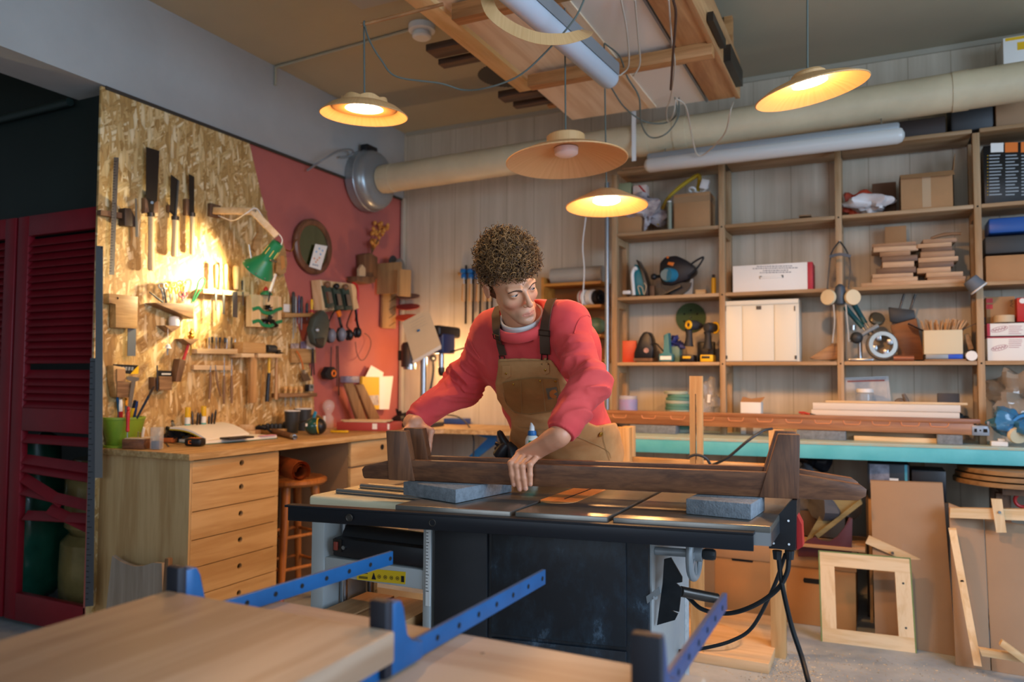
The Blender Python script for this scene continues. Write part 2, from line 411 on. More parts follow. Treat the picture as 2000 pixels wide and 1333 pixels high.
louvre(-3.845, -3.235, True)
louvre(-4.475, -3.865, False)
# rolls of insulation and a bag inside the closet
M_INS = mat('insulation_in_film', '8a7a4c', .25, var=.25, vs=7, bump=.6, bs=14, coat=.5)
def lump(c, r, amp=.06, fr=6, seed=0, n=26, flat=None):
 b = B(); b.sph(c, r, n); random.seed(seed); o = V((seed * 3.1, seed * 1.7, seed))
 from mathutils import noise
 for v in b.bm.verts:
  d = noise.noise((v.co + o) * fr) + .5 * noise.noise((v.co + o) * fr * 2.3)
  v.co += (v.co - V(c)) * (amp * d / max(r if isinstance(r, tuple) else (r,)))  * 3
  if flat is not None and v.co.z < flat: v.co.z = flat
 return b
for i, (z, rr, lab) in enumerate(((.30, .25, 'lower roll of film-wrapped insulation behind broken closet slats'), (.68, .235, 'upper roll of film-wrapped insulation behind broken closet slats'))):
 q = B(); q.lathe([(.02, -.19), (rr * .85, -.19), (rr, -.15), (rr * 1.02, 0), (rr, .15), (rr * .85, .19), (.02, .19)], (-3.62, 2.72, z - .1), (0, 0, 1), 36)
 solo('insulation_roll', q, M_INS, lab, 'insulation roll', 'insulation rolls in the closet')
solo('plastic_bag', lump((-3.98, 2.55, .42), (.1, .16, .42), .05, 7, 4), mat('green_bag', '1d5c48', .25, var=.2, vs=9, coat=.4), 'green plastic bag in the closet behind the louvred door', 'bag')
# ---- corner desk
DX, DZ = -2.615, .87
M_OSBD = wood('desk_chipboard', 'c7a472', 'a98452', 'y', 2., .5, .6)
d = T('corner_desk', 'long chipboard desk top under the tool wall, worn front edge', 'desk')
top = B(); top.prism([V((XL + .002, 2.30, DZ - .028)), V((DX - .1, 2.30, DZ - .028)), V((DX, 2.30, DZ - .028)), V((DX, 4.05, DZ - .028)), V((DX + .12, 4.18, DZ - .028)), V((-2.05, 4.22, DZ - .028)), V((-2.0, 4.30, DZ - .028)), V((-2.0, YB - .03, DZ - .028)), V((XL + .022, YB - .03, DZ - .028))], (0, 0, .028), .003)
d.part('desk_top', top, M_OSBD)
leg = B(); leg.tube(arc([(-2.08, 4.30, DZ - .03), (-2.05, 4.28, DZ - .04), (-2.03, 4.28, DZ - .09), (-2.03, 4.28, .4), (-2.03, 4.28, .0)], 6), .018, 12)
d.part('leg', leg, M_GREYM)
br = B(); br.prism([V((-2.2, 4.33, DZ - .03)), V((-2.2, 4.33, DZ - .09)), V((-2.42, 4.33, DZ - .25)), V((-2.45, 4.33, DZ - .23)), V((-2.26, 4.33, DZ - .06)), V((-2.4, 4.33, DZ - .03))], (0, .02, 0))
d.part('bracket', br, M_BLUE, label='blue metal shelf bracket'); d.done()
c = T('drawer_cabinet', 'pale plywood drawer cabinet with round finger holes below the desk', 'cabinet')
FX = -2.635
c.part('body', B().bx(XL, FX - .002, 2.325, 2.343, .0, DZ - .03).bx(XL, FX - .002, 2.83, 2.848, 0, DZ - .03).bx(XL, FX - .02, 2.34, 2.84, .03, .05), M_BIRCH('z'))
zz = [.838, .742, .620, .500, .382, .262, .14, .03]
for i in range(7):
 q = B(); z1, z0 = zz[i] - .002, zz[i + 1] + .002; yc, zc = 2.615, (z0 + z1) / 2 + .012; R = .0135
 y0, y1 = 2.335, 2.852; n = 24        # front panel with a real round hole
 inner = [V((FX, yc + R * math.cos(2 * PI * k / n), zc + R * math.sin(2 * PI * k / n))) for k in range(n)]
 def onrect(a):
  cx_, sz_ = math.cos(a), math.sin(a); t_ = min((y1 - yc) / cx_ if cx_ > 1e-9 else 9, (yc - y0) / -cx_ if cx_ < -1e-9 else 9, (z1 - zc) / sz_ if sz_ > 1e-9 else 9, (zc - z0) / -sz_ if sz_ < -1e-9 else 9)
  return V((FX, yc + cx_ * t_, zc + sz_ * t_))
 angs = [2 * PI * k / n for k in range(n)]
 cor = [math.atan2(sz - zc, sy - yc) % (2 * PI) for sy in (y0, y1) for sz in (z0, z1)]
 outer = [onrect(a) for a in angs]
 for ca, (sy, sz) in zip(cor, ((y0, z0), (y0, z1), (y1, z0), (y1, z1))):
  k = min(range(n), key=lambda k: abs((angs[k] - ca + PI) % (2 * PI) - PI)); outer[k] = V((FX, sy, sz))
 off = V((-.018, 0, 0))
 vs = [[q.bm.verts.new(p + o_) for p in L] for L in (inner, outer) for o_ in (V((0, 0, 0)), off)]
 for k in range(n):
  j = (k + 1) % n; q._f([vs[0][k], vs[2][k], vs[2][j], vs[0][j]]); q._f([vs[1][k], vs[1][j], vs[3][j], vs[3][k]])
  q._f([vs[0][k], vs[0][j], vs[1][j], vs[1][k]]); q._f([vs[2][k], vs[3][k], vs[3][j], vs[2][j]])
 p = c.part('drawer', q, M_BIRCH('y'))
 c.part('drawer_box', B().bx(-3.1, FX - .02, 2.36, 2.825, z0 + .005, z0 + .012).bx(-3.1, FX - .02, 2.36, 2.37, z0, z1 - .02).bx(-3.1, FX - .02, 2.815, 2.825, z0, z1 - .02).bx(-3.1, -3.09, 2.36, 2.825, z0, z1 - .02), M_HOLE, p)
c.done()
c = T('drawer_pedestal', 'plywood pedestal at the far end of the desk behind the dark legs', 'cabinet')
c.part('body', B().bx(-3.15, -2.66, 3.42, 4.0, 0, DZ - .03), M_MDF2)
for z1, z0 in ((.835, .70), (.69, .55), (.54, .4), (.39, .2)):
 p = c.part('drawer', B().bx(-2.66, -2.637, 3.42, 4.0, z0, z1, .002), M_BIRCH('y'))
 c.part('finger_hole', B().cyl((-2.638, 3.71, (z0 + z1) / 2 + .02), (-2.634, 3.71, (z0 + z1) / 2 + .02), .016), M_HOLE, p)
c.done()
solo('knee_space_board', B().bx(XL, XL + .018, 2.86, 3.40, .02, DZ - .03), M_MDF2, 'brown board closing the knee space behind the stool', 'panel')
# ---- stool and leather roll in the knee space
s = T('stool', 'round wooden stool with splayed legs under the desk', 'stool')
sc = PZ(612, 915, .66); sc = V((-2.86, 3.2, 0)); M_STW = wood('stool_beech', 'b4743a', '94582a', 'z', 1., .35, .7)
s.part('seat', B().lathe([(.02, .62), (.17, .622), (.185, .635), (.185, .65), (.17, .66), (.02, .655)], (sc.x, sc.y, 0)), M_STW)
for a in (.5, 2.07, 3.64, 5.21):
 p1 = V((sc.x + .12 * math.cos(a), sc.y + .12 * math.sin(a), .625)); p0 = V((sc.x + .2 * math.cos(a), sc.y + .2 * math.sin(a), 0))
 s.part('leg', B().cyl(p0, p1, .016, .024), M_STW)
for z, rr in ((.2, .18), (.36, .155)):
 for k in range(4):
  a, b_ = .5 + k * PI / 2, .5 + (k + 1) * PI / 2
  s.part('rung', B().cyl((sc.x + rr * math.cos(a), sc.y + rr * math.sin(a), z), (sc.x + rr * math.cos(b_), sc.y + rr * math.sin(b_), z), .009), M_STW)
s.done()
q = B(); e0 = PX(588, 922, -2.56); ax = V((-.9, .28, .05)).normalized(); x_, y_, _ = basis(ax); rs = []
for k in range(64):
 t_ = k / 63 * 2 * PI * 2.6; r_ = .026 + .0035 * t_ / 2
 rs.append((math.cos(t_) * r_, math.sin(t_) * r_))
for o_, i_ in ((rs, 0),):
 out = [[e0 + ax * h + x_ * (c_ * g) + y_ * (s_ * g) for c_, s_ in rs] for h, g in ((0, 1), (.2, 1.02), (.5, 1.0))]
 vv = [[q.bm.verts.new(p) for p in r] for r in out]
 for a, b_ in zip(vv, vv[1:]):
  for j in range(63): q._f([a[j], a[j + 1], b_[j + 1], b_[j]])
q.recalc = False; bmesh.ops.solidify(q.bm, geom=q.bm.faces[:], thickness=.0022)
solo('leather_roll', q, mat('tan_leather', 'a4562a', .5, var=.15, vs=8), 'rolled tan leather sticking out from under the desk', 'leather roll')
# ---- table saw
M_CAST = mat('cast_iron', '6f6a63', .28, .75, hex2='8d8880', vs=7)
t_ = NT('saw_cabinet_paint'); n_ = t_.n('ShaderNodeTexNoise', Scale=14., Detail=8., Roughness=.75); t_.l(t_.coords((1, 1, .6)), n_.inputs['Vector'])
t_.l(t_.ramp(n_.outputs[0], [(.46, '10141a'), (.60, '1b2731'), (.70, '4a5c6b')]), t_.b.inputs['Base Color']); t_.b.inputs['Roughness'].default_value = .42; M_SAW = t_.m
M_SIDE = mat('dusty_grey_paint', '8d9092', .6, hex2='a3a39c', vs=5)
s = T('table_saw', 'black cabinet table saw with cast iron top in front of the man', 'table saw'); SK = .165
def skew(q): return q.xf(M(((1, 0, 0, 0), (SK, 1, 0, 1.164 * SK), (0, 0, 1, 0), (0, 0, 0, 1))))
_tp = s.part
def spart(n, q, *a, **k): return _tp(n, skew(q), *a, **k)
s.part = spart
z0, z1 = .828, .86
xs = [-1.164, -.85, -.842, -.596, -.588, -.5]
for a, b_, nm in ((-1.164, -.848, 'table_wing'), (-.836, -.602, 'table_center'), (-.590, -.228, 'table_wing')):
 s.part(nm, B().bx(a, b_, 1.70, 2.40, z0, z1, .003), M_CAST)
s.part('miter_slot', B().bx(-.848, -.836, 1.70, 2.40, z0, z1 - .012), M_DSTEEL); s.part('miter_slot', B().bx(-.602, -.590, 1.70, 2.40, z0, z1 - .012), M_DSTEEL)
q = B(); ring = [(-.80 + .045 * math.cos(a), 1.905 + .045 * math.sin(a)) for a in np.linspace(PI, 2 * PI, 14)] + [(-.755 + .045 * math.cos(a) - .045, 2.235 + .045 * math.sin(a)) for a in np.linspace(0, PI, 14)]
q.prism([V((x, y, z1 - .004)) for x, y in [(-.80 + .05 * math.cos(a), 1.905 + .05 * math.sin(a)) for a in np.linspace(PI, 2 * PI, 14)] + [(-.80 + .05 * math.cos(a), 2.235 + .05 * math.sin(a)) for a in np.linspace(0, PI, 14)]], (0, 0, .0052))
p = s.part('throat_insert', q, wood('insert_ply', 'd08a4a', 'b9703a', 'y', 1., .4), label='orange wooden insert with blade slit')
s.part('blade_slit', B().bx(-.797, -.793, 1.93, 2.22, z1 + .0005, z1 + .0022), M_HOLE, p)
s.part('saw_cabinet', B().bx(-1.128, -.545, 1.85, 2.30, .06, z0).bx(-1.1, -.57, 1.88, 2.28, 0, .06), M_SAW)
s.part('cabinet_side', B().bx(-.545, -.541, 1.865, 2.295, .07, z0 - .004), M_SIDE, label='dusty grey side of the cabinet')
s.part('door_panel', B().bx(-.965, -.60, 1.842, 1.85, .5, .80, .003).bx(-.965, -.60, 1.842, 1.85, .1, .49, .003), M_SAW)
s.part('corner_strip', B().bx(-1.128, -.975, 1.838, 1.85, .06, .815, .003), mat('saw_panel_black', '15161a', .5, var=.3, vs=9))
ry = 1.668
r0 = s.part('front_rail', B().bx(-1.46, -.262, ry, ry + .006, .806, .846, .002).bx(-1.47, -.262, ry, 1.70, .842, .848), mat('rail_black', '14161c', .38, .2))
for px, py in ((683, 993), (845, 1005), (940, 1012), (1253, 1035), (1380, 1044)):
 pp = PY(px, py, ry); pp.z = .825; pp = PY(px, py, ry + (pp.x + 1.164) * SK); pp.y -= (pp.x + 1.164) * SK; pp.z = .825
 s.part('rail_bolt', B().torus(pp + V((0, -.001, 0)), (0, 1, 0), .0085, .0022, 16, 6).cyl(pp + V((0, .002, 0)), pp + V((0, -.0012, 0)), .0065, n=12), M_DSTEEL, r0)
s.part('right_apron', B().bx(-.5, -.229, 1.695, 1.70, .815, .845).bx(-.232, -.228, 1.70, 2.40, .815, .845), M_STEEL)
# hand wheel on the right
hc = V((-.44, 1.90, .742)); hx = V((1, 0, 0))
w_ = s.part('handwheel', B().torus(hc, hx, .062, .0095, 32, 10).cyl(hc - hx * .012, hc + hx * .02, .02).cyl(hc - hx * .1, hc, .011).box(hc, (.008, .124, .016)).box(hc, (.008, .016, .124)).box(hc, (.007, .118, .014), M.Rotation(.78, 3, 'X')), M_GREYM, label='grey spoked hand wheel')
s.part('crank_handle', B().cyl(hc + V((.008, -.01, .062)), hc + V((.10, -.01, .062)), .011, .010), M_RUBBER, w_)
s.part('lock_knob', B().lathe([(.006, .0), (.013, .002), (.015, .008), (.015, .026), (.012, .032), (.004, .033)], hc + hx * .02, hx, 8), M_RUBBER, w_)
s.part = _tp
# blade guard plate hanging on the cabinet side
q = B(); q.prism([PY(x, y, 1.99) for x, y in ((1297, 1093), (1310, 1090), (1332, 1128), (1332, 1138), (1320, 1140), (1331, 1150), (1326, 1196), (1308, 1192), (1324, 1200), (1318, 1212), (1283, 1222), (1294, 1140))], (0, .006, 0))
s.part('splitter_plate', q, mat('black_metal_plate', '23282c', .4, .5, var=.3, vs=20), label='notched black plate hanging on the cabinet side')
s.part('lever', B().prism([PY(x, y, 1.95) for x, y in ((1262, 1166), (1288, 1147), (1290, 1160), (1264, 1180))], (0, .008, 0)).cyl(PY(1280, 1168, 1.95), PY(1280, 1168, 1.96), .006), M_GREYM)
s.part('support_tube', B().cyl(PY(1330, 1156, 2.02), PY(1400, 1170, 2.10), .014), M_DSTEEL)
s.part = spart
s.part('rating_plate', B().bx(-.541, -.5395, 2.235, 2.285, .15, .55), mat('label_grey', 'b9bfc0', .5, hex2='8d9496', vs=60))
s.part = _tp
# switch box
sb = B(); sb.prism([PY(x, y, 2.02) for x, y in ((1500, 1028), (1546, 978), (1556, 978), (1554, 1076), (1502, 1072))], (0, .1, 0))
bx_ = s.part('switch_box', sb, M_BLACK)
for px, py in ((1511, 1062), (1541, 1064), (1540, 1018)): s.part('screw', B().cyl(PY(px, py, 2.02), PY(px, py, 2.017), .0028, n=8), M_STEEL, bx_)
pr = B(); e_ = PY(1556, 1040, 2.04); pr.prism([V((e_.x, 2.04, e_.z + .045)), V((e_.x + .012, 2.04, e_.z + .02)), V((e_.x + .014, 2.04, e_.z - .035)), V((e_.x, 2.04, e_.z - .045))], (0, .05, 0))
s.part('stop_paddle', pr, M_RED, bx_, label='red stop paddle')
for px in (1518, 1542): pp = PY(px, 1076, 2.06); s.part('cable_gland', B().cyl(pp, pp - V((0, 0, .022)), .012, .010, 10), M_RUBBER, bx_)
s.done()
def cable(name, pts, r, m, lab, cat='cable', grp=None): return solo(name, B().tube(arc(pts, 8), r, 8), m, lab, cat, grp)
cable('power_cable', [PY(1520, 1083, 2.06), PY(1527, 1140, 2.06), PY(1545, 1220, 1.98), PY(1566, 1285, 1.93), PY(1582, 1345, 1.85)], .006, M_RUBBER, 'straight black cable running from the switch box to the floor', grp='cables from the switch box')
cable('power_cable', [PY(1541, 1083, 2.06), PY(1537, 1120, 2.06), PY(1515, 1155, 2.06), PY(1470, 1185, 2.06), PY(1420, 1199, 2.08), PY(1370, 1190, 2.1), PY(1335, 1160, 2.15), PY(1300, 1150, 2.31)], .006, M_RUBBER, 'thick black cable in a shallow loop below the hand wheel', grp='cables from the switch box')
cable('power_cable', [PY(1534, 1083, 2.07), PY(1510, 1150, 2.12), PY(1470, 1225, 2.2), PY(1430, 1252, 2.2), PY(1380, 1266, 2.2), PY(1338, 1272, 2.25), PY(1300, 1270, 2.31)], .005, M_RUBBER, 'thin black cable dropping across the round board on the floor', grp='cables from the switch box')
# ---- thickness planer
M_CREAM = mat('cream_enamel', 'd9cfae', .45, var=.04); M_PLB = mat('planer_grey', 'a7abaa', .45)
Yp = 1.85
def py_(x, y, yy=Yp): return PY(x, y, yy)
s = T('thickness_planer', 'small cream thickness planer with yellow warning label beside the saw', 'planer')
q = B(); q.bx(-1.575, -1.172, 1.835, 2.14, .80, .838, .012, 3); s.part('housing_top', q, M_CREAM)
s.part('side_frame', B().bx(-1.565, -1.515, 1.84, 2.12, .42, .80, .006), M_PLB); s.part('side_frame', B().bx(-1.165, -1.14, 1.842, 2.12, .42, .818, .004), M_PLB)
for y in (1.90, 2.02): s.part('roller', B().cyl((-1.515, y, .845), (-1.2, y, .845), .009).bx(-1.515, -1.19, y - .014, y + .014, .836, .840), M_STEEL)
for y in (1.92, 2.06): s.part('guide_post', B().cyl((-1.50, y, .42), (-1.50, y, .80), .012), M_STEEL)
q = B(); q.bx(-1.49, -1.155, Yp, 2.05, .66, .715, .006).lathe([(.035, 0), (.04, .005), (.04, .32), (.035, .325)], (-1.485, 1.92, .705), (1, 0, 0), 20)
hd = s.part('cutter_head', q, M_BLACK)
s.part('switch_plate', B().bx(-1.487, -1.455, Yp - .003, Yp, .675, .712), M_DSTEEL, hd)
s.part('rocker_switch', B().bx(-1.480, -1.466, Yp - .010, Yp - .003, .68, .705, .002), mat('dull_red', '8a3a2c', .4), hd, label='red rocker switch')
s.part('reset_button', B().cyl((-1.445, Yp, .69), (-1.445, Yp - .008, .69), .006), M_STEEL, hd)
s.part('chassis_bar', B().bx(-1.515, -1.165, Yp - .004, Yp + .03, .60, .655, .003), M_PLB)
lb = s.part('warning_label', B().prism([py_(x, y, Yp - .006) for x, y in ((697, 1109), (792, 1118), (791, 1142), (697, 1133))], (0, .0015, 0)), mat('label_yellow', 'd8b41e', .4), label='yellow warning label with pictograms')
q = B(); yb = Yp - .0072
def lp(u, v): return PY(697 + 95 * u, 1109 + 9 * u + 24 * v, yb)
q.prism([lp(.30, .85), lp(.345, .3), lp(.39, .85)], (0, .0006, 0))
for k in range(4): c_ = lp(.46 + .125 * k, .58); q.torus(c_, (0, 1, 0), .0050, .0006, 16, 5); q.box(c_, (.004, .0008, .0025))
q.prism([lp(.91, .35), lp(.97, .35), lp(.97, .85), lp(.91, .85)], (0, .0006, 0))
for v in (.2, .38, .7, .8): q.prism([lp(.04, v), lp(.22, v), lp(.22, v + .06), lp(.04, v + .06)], (0, .0006, 0))
s.part('pictograms', q, M_BLACK, lb)
q = B().bx(-1.152, -1.138, Yp - .012, Yp - .008, .56, .80); sc_ = s.part('depth_scale', q, M_WHITEP)
q = B()
for k in range(22): z = .6 + k * .009; q.bx(-1.151, -1.151 + (.009 if k % 5 == 0 else .006), Yp - .0128, Yp - .012, z, z + .0016)
s.part('scale_marks', q, M_HOLE, sc_)
s.part('feed_table', B().bx(-1.53, -1.14, 1.42, 2.14, .478, .492, .002), M_CAST)
s.part('base', B().bx(-1.56, -1.14, 1.84, 2.14, .36, .42, .01), M_BLACK); s.done()
solo('planer_stand', B().bx(-1.56, -1.14, 1.84, 2.14, .0, .05).bx(-1.56, -1.14, 1.84, 2.14, .33, .36).bx(-1.56, -1.52, 1.84, 2.14, .05, .33).bx(-1.18, -1.14, 1.84, 2.14, .05, .33), M_DSTEEL, 'dark stand under the cream thickness planer', 'stand')
q = B(); P_ = [PZ(x, y, .524) for x, y in ((635, 1160), (690, 1135), (790, 1143), (835, 1150), (810, 1180), (732, 1172), (706, 1178))]
P_ = [V((-1.50, 1.66, .492)), V((-1.16, 1.66, .492)), V((-1.16, 1.98, .492)), V((-1.50, 1.98, .492))]
q.prism([V((-1.47, 1.60, .492)), V((-1.38, 1.60, .492)), V((-1.368, 1.60, .512)), V((-1.368, 1.60, .519)), V((-1.47, 1.60, .519))], (0, .40, 0)).prism([V((-1.38, 1.60, .492)), V((-1.2, 1.60, .492)), V((-1.2, 1.60, .519)), V((-1.35, 1.60, .519)), V((-1.368, 1.60, .512))], (0, .40, 0))
solo('grooved_board', q, wood('oak_blank', 'b88a5c', '9c7048', 'y', 1.), 'brown board with a v-groove lying in the planer', 'board')
# ---- grey foam blocks and the walnut frame being glued
M_FOAM = mat('grey_foam_block', '61676d', .95, hex2='858c92', vs=60, bump=.9, bs=220)
q = B(); A, Bc, Cc = V((-1.236, 1.845, .861)), V((-1.027, 1.785, .861)), V((-.984, 2.044, .861)); q.prism([A, Bc, Cc, A + Cc - Bc], (0, 0, .038), .003)
solo('foam_block', q, M_FOAM, 'grey foam block under the left end of the walnut frame', 'block', 'grey foam blocks on the saw')
q = B(); A, Bc, Cc = V((-.439, 1.919, .861)), V((-.280, 1.907, .861)), V((-.268, 2.06, .861)); q.prism([A, Bc, Cc, A + Cc - Bc], (0, 0, .038), .002)
solo('foam_block', q, M_FOAM, 'grey foam block under the right end of the walnut frame', 'block', 'grey foam blocks on the saw')
s = T('walnut_trestle', 'dark walnut frame of two rails and four short legs on grey blocks', 'furniture frame')
RZ = .9005
def rp(px, py): return PZ(px, py, RZ)
a0 = V((-1.222, 1.865, 0)); a1 = V((-.262, 2.028, 0)); ud = (a1 - a0).normalized(); nd = V((-ud.y, ud.x, 0))
def fr(u, n, z): p = a0 + ud * u + nd * n; return V((p.x, p.y, RZ + z))
HR = .058
for off, nm in ((0, 'rail'), (.125, 'rail')):
 q = B(); pr = [fr(-.155, off, .008), fr(-.15, off, 0), fr(1.12, off, 0), fr(1.19, off, .002), fr(1.208, off, .013), fr(1.21, off, .03), fr(1.195, off, .041), fr(1.04, off, HR + .004), fr(-.02, off, HR), fr(-.06, off, HR), fr(-.15, off, .036), fr(-.158, off, .026)]
 q.prism(pr, nd * .026, .0015); s.part(nm, q, M_WENGE('x'))
for off in (-.004, .121):
 q = B(); q.prism([fr(-.070, off, -.001), fr(.012, off, -.001), fr(-.018, off, .142), fr(-.080, off, .142)], nd * .034, .002); s.part('leg', q, M_WENGE('z'))
 q = B(); q.prism([fr(.958, off, -.001), fr(1.053, off, -.001), fr(1.058, off, .16), fr(1.006, off, .16)], nd * .034, .002); s.part('leg', q, M_WENGE('z'))
s.done()
# ---- front bench with bar clamps
M_BENCH = wood('bench_ply', 'bda78f', 'ad9278', 'x', .5, .5, .6)
s = T('assembly_bench', 'pale plywood bench top in front, scattered screw marks, holding blue clamps', 'workbench')
q = B(); q.prism([V((-1.0, -.05, .77)), V((-.215, -.05, .77)), V((-.215, 1.048, .77)), V((-.99, 1.058, .77))], (0, 0, .03), .003); tp = s.part('bench_top', q, M_BENCH)
q = B()
for k in range(22): x, y = random.uniform(-.6, -.24), random.uniform(.5, 1.03); q.cyl((x, y, .8), (x, y, .8006), .003, n=8)
for k in range(5): x, y = random.uniform(-.9, -.66), random.uniform(.95, 1.04); q.cyl((x, y, .8), (x, y, .8006), .003, n=8)
s.part('screw_marks', q, mat('screw_mark', '8a7460', .7), tp, kind='stuff')
for x in (-.94, -.28):
 for y in (.02, .98): s.part('leg', B().bx(x - .035, x + .035, y - .035, y + .035, 0, .77, .003), M_PINE('z'))
s.done()
solo('glued_slab', B().bx(-.985, -.567, -.02, .832, .832, .872, .003), wood('oak_slab', 'a68f78', '927860', 'y', .6, .5, .6), 'thick pale wooden slab lying across the clamps in the foreground', 'slab')
solo('pale_board', B().bx(-1.22, -.99, .45, .605, .835, .845, .001), M_WHITEP, 'thin white board poking out at the left of the slab', 'board')
M_CLB = mat('clamp_blue', '13548a', .42, .1, var=.15, vs=14)
def clamp(p, q_, ph, lab, mm):
 p = V(p); q_ = V(q_); d = (q_ - p); d.z = 0; d.normalize(); sd = V((d.y, -d.x, 0))
 s = T('bar_clamp', lab, 'clamp', 'blue bar clamps on the front bench')
 a = p - d * .75; b = q_; z0, z1 = .802, .830; n = B()
 pts = [a + sd * .004, b + sd * .004, b - sd * .004, a - sd * .004]
 n.prism([V((w.x, w.y, z0)) for w in pts], (0, 0, z1 - z0), .0008); br = s.part('bar', n, mm)
 L = (b - a).length; k = .08
 while k < L:
  c_ = a + d * k; c_.z = (z0 + z1) / 2
  s.part('hole', B().cyl(c_ + sd * .0036, c_ + sd * .0046, .0045, n=14).cyl(c_ - sd * .0036, c_ - sd * .0046, .0045, n=14), M_HOLE, br); k += .062
 c_ = p; up = .905
 def g(u, z): w = c_ + d * u; return V((w.x, w.y, z))
 h = B(); h.prism([w - sd * .013 for w in (g(.010, z0 + .002), g(.085, z0 + .002), g(.085, z1), g(.055, z1 + .004), g(.042, z1 + .018), g(.038, up - .02), g(.03, up - .006), g(.010, up - .006))], sd * .026, .003)
 s.part('jaw', h, mm); h = B(); h.prism([w - sd * ph for w in (g(-.006, z0 + .002), g(.011, z0 + .002), g(.011, up), g(-.006, up))], sd * (2 * ph), .003)
 s.part('jaw_pad', h, mat('jaw_pad_black', '1a1c26', .6)); s.done()
clamp((-.985, .845, 0), (-.938, 1.36, 0), .015, 'leftmost blue bar clamp, its jaw against the slab corner', M_CLB)
clamp((-.598, .842, 0), (-.588, 1.365, 0), .014, 'middle blue bar clamp along the right edge of the slab', M_CLB)
clamp((-.245, .87, 0), (-.245, 1.36, 0), .018, 'rightmost dark blue bar clamp with no slab on it', mat('clamp_navy', '25497e', .38, .3, var=.15, vs=14))
# ================================================================== CEILING, DUCT, LAMPS
M_DUCT = mat('duct_paint', 'c6b796', .45, var=.12, vs=4, bump=.1, bs=30)
YD = 4.25
ca, cb = PY(690, 357, YD), PY(2030, 154, YD)
s = T('ventilation_duct', 'long round cream ventilation duct below the ceiling along the back wall', 'duct')
ca.z, cb.z = 2.557, 2.625; ca.x = -3.05
q = B(); q.cyl(ca, cb, .094, n=40)
s.part('pipe', q, M_DUCT)
du = (cb - ca).normalized()
for x in (-3.02, -1.24, -1.02, .35): p = ca + du * (x - ca.x); s.part('collar', B().cyl(p, p + du * .07, .0975, n=40), M_DUCT)
bp = ca + du * (-1.235 - ca.x); s.part('strap', B().bx(bp.x - .012, bp.x + .012, YD - .105, YD - .099, bp.z - .15, bp.z + .24), M_WHITEP)
s.done()
s = T('extractor_fan', 'round grey metal extractor fan on the pink wall at the duct end', 'fan')
fc = V((XL, YD, ca.z))
s.part('housing', B().lathe([(.20, .0), (.208, .004), (.208, .055), (.213, .06), (.213, .07), (.208, .075), (.206, .1), (.19, .13), (.165, .145), (.10, .155)], fc, (1, 0, 0), 48), mat('galvanised_grey', '9aa0a2', .3, .55))
s.part('terminal_box', B().box(fc + V((.06, -.02, .215)), (.06, .12, .05), None, .006), M_BLACK)
s.done()
cable('fan_cable', [PX(600, 333, XL + .015), PX(632, 312, XL + .14), PX(660, 296, XL + .16), PX(682, 292, XL + .1), PX(690, 298, XL + .06), PX(680, 306, XL + .04), PX(662, 307, XL + .03)], .007, M_GREYM, 'grey cable looped over the top of the extractor fan')
# hanging timber rack
s = T('ceiling_rack', 'timber and plywood storage rack hung below the ceiling', 'rack')
M_RP = wood('rack_ply', 'ecd3b2', 'dfc09a', 'y', .5, .6, .6); M_RJ = wood('rack_pine', 'c08a55', '9c6a3b', 'x', 1., .55, .9); M_RB = wood('rack_beam', 'cb9c69', 'ab7a4c', 'y', .8, .55, 1.)
s.part('edge_plank', B().bx(-1.675, -1.58, 1.9, 3.545, 2.70, 2.735, .003), wood('edge_birch', 'e2bd84', 'cfa566', 'y', .6, .5, .6))
s.part('panel', B().bx(-1.60, -1.12, 1.9, 4.12, 2.722, 2.737), M_RP); s.part('panel', B().bx(-1.10, -.815, 1.9, 4.13, 2.72, 2.735), mat('white_board', 'e4dccf', .6)); s.part('panel', B().bx(-1.13, -1.09, 1.9, 4.1, 2.712, 2.722), M_RP)
s.part('joist', B().bx(-1.53, -.85, 2.59, 2.65, 2.645, 2.712, .002), M_RJ); s.part('joist', B().bx(-1.54, -.64, 3.35, 3.41, 2.640, 2.70, .002), M_RJ); s.part('joist', B().bx(-1.66, -.84, 1.95, 2.01, 2.645, 2.71, .002), M_RJ)
s.part('beam', B().bx(-.80, -.66, 1.9, 4.09, 2.700, 2.76, .003), M_RB); s.part('side_board', B().bx(-.66, -.635, 1.9, 4.09, 2.69, 2.90, .002), M_RB)
for x in (-1.64, -.66):
 for y in (2.0, 3.9): s.part('hanger', B().bx(x - .02, x + .02, y - .02, y + .02, 2.735, CEIL), M_RJ)
s.part('end_block', B().bx(-.64, -.60, 3.6, 3.95, 2.70, 2.78).bx(-.63, -.605, 3.2, 3.5, 2.72, 2.76), M_DSTEEL)
s.part('metal_strip', B().bx(-.823, -.812, 1.9, 4.13, 2.71, 2.72), M_GREYM)
s.done()
q = B().cyl(PD(705, 48.5, 2.93), PD(866, 8, 2.9), .007, n=6); solo('lamp_stick', q, M_RJ, 'thin stick reaching from the rack to carry the left lamp', 'stick')
M_OFF = wood('dark_offcut', '5b3d27', '3a2617', 'x', 1.2, .5)
offs = [((-1.77, 3.06, 2.772), (.30, .10, .035), 'dark offcut on the rack edge, nearest to the smoke detector'), ((-1.79, 3.17, 2.755), (.28, .06, .03), 'dark offcut between the saw blade and the first offcut'), ((-1.73, 3.70, 2.757), (.26, .09, .04), 'dark offcut farthest back on the rack edge'), ((-1.71, 3.83, 2.75), (.26, .05, .03), 'dark thin offcut beside the farthest one')]
for c, dm, lb in offs: solo('offcut', B().box(c, dm, None, .004), M_OFF, lb, 'offcut', 'dark offcuts on the ceiling rack')
q = B(); bc = V((-1.68, 3.42, 2.745)); pts = []
for k in range(96): a = 2 * PI * k / 96; r = .15 + (.008 if k % 2 else 0); pts.append(bc + V((r * math.cos(a), r * math.sin(a), 0)))
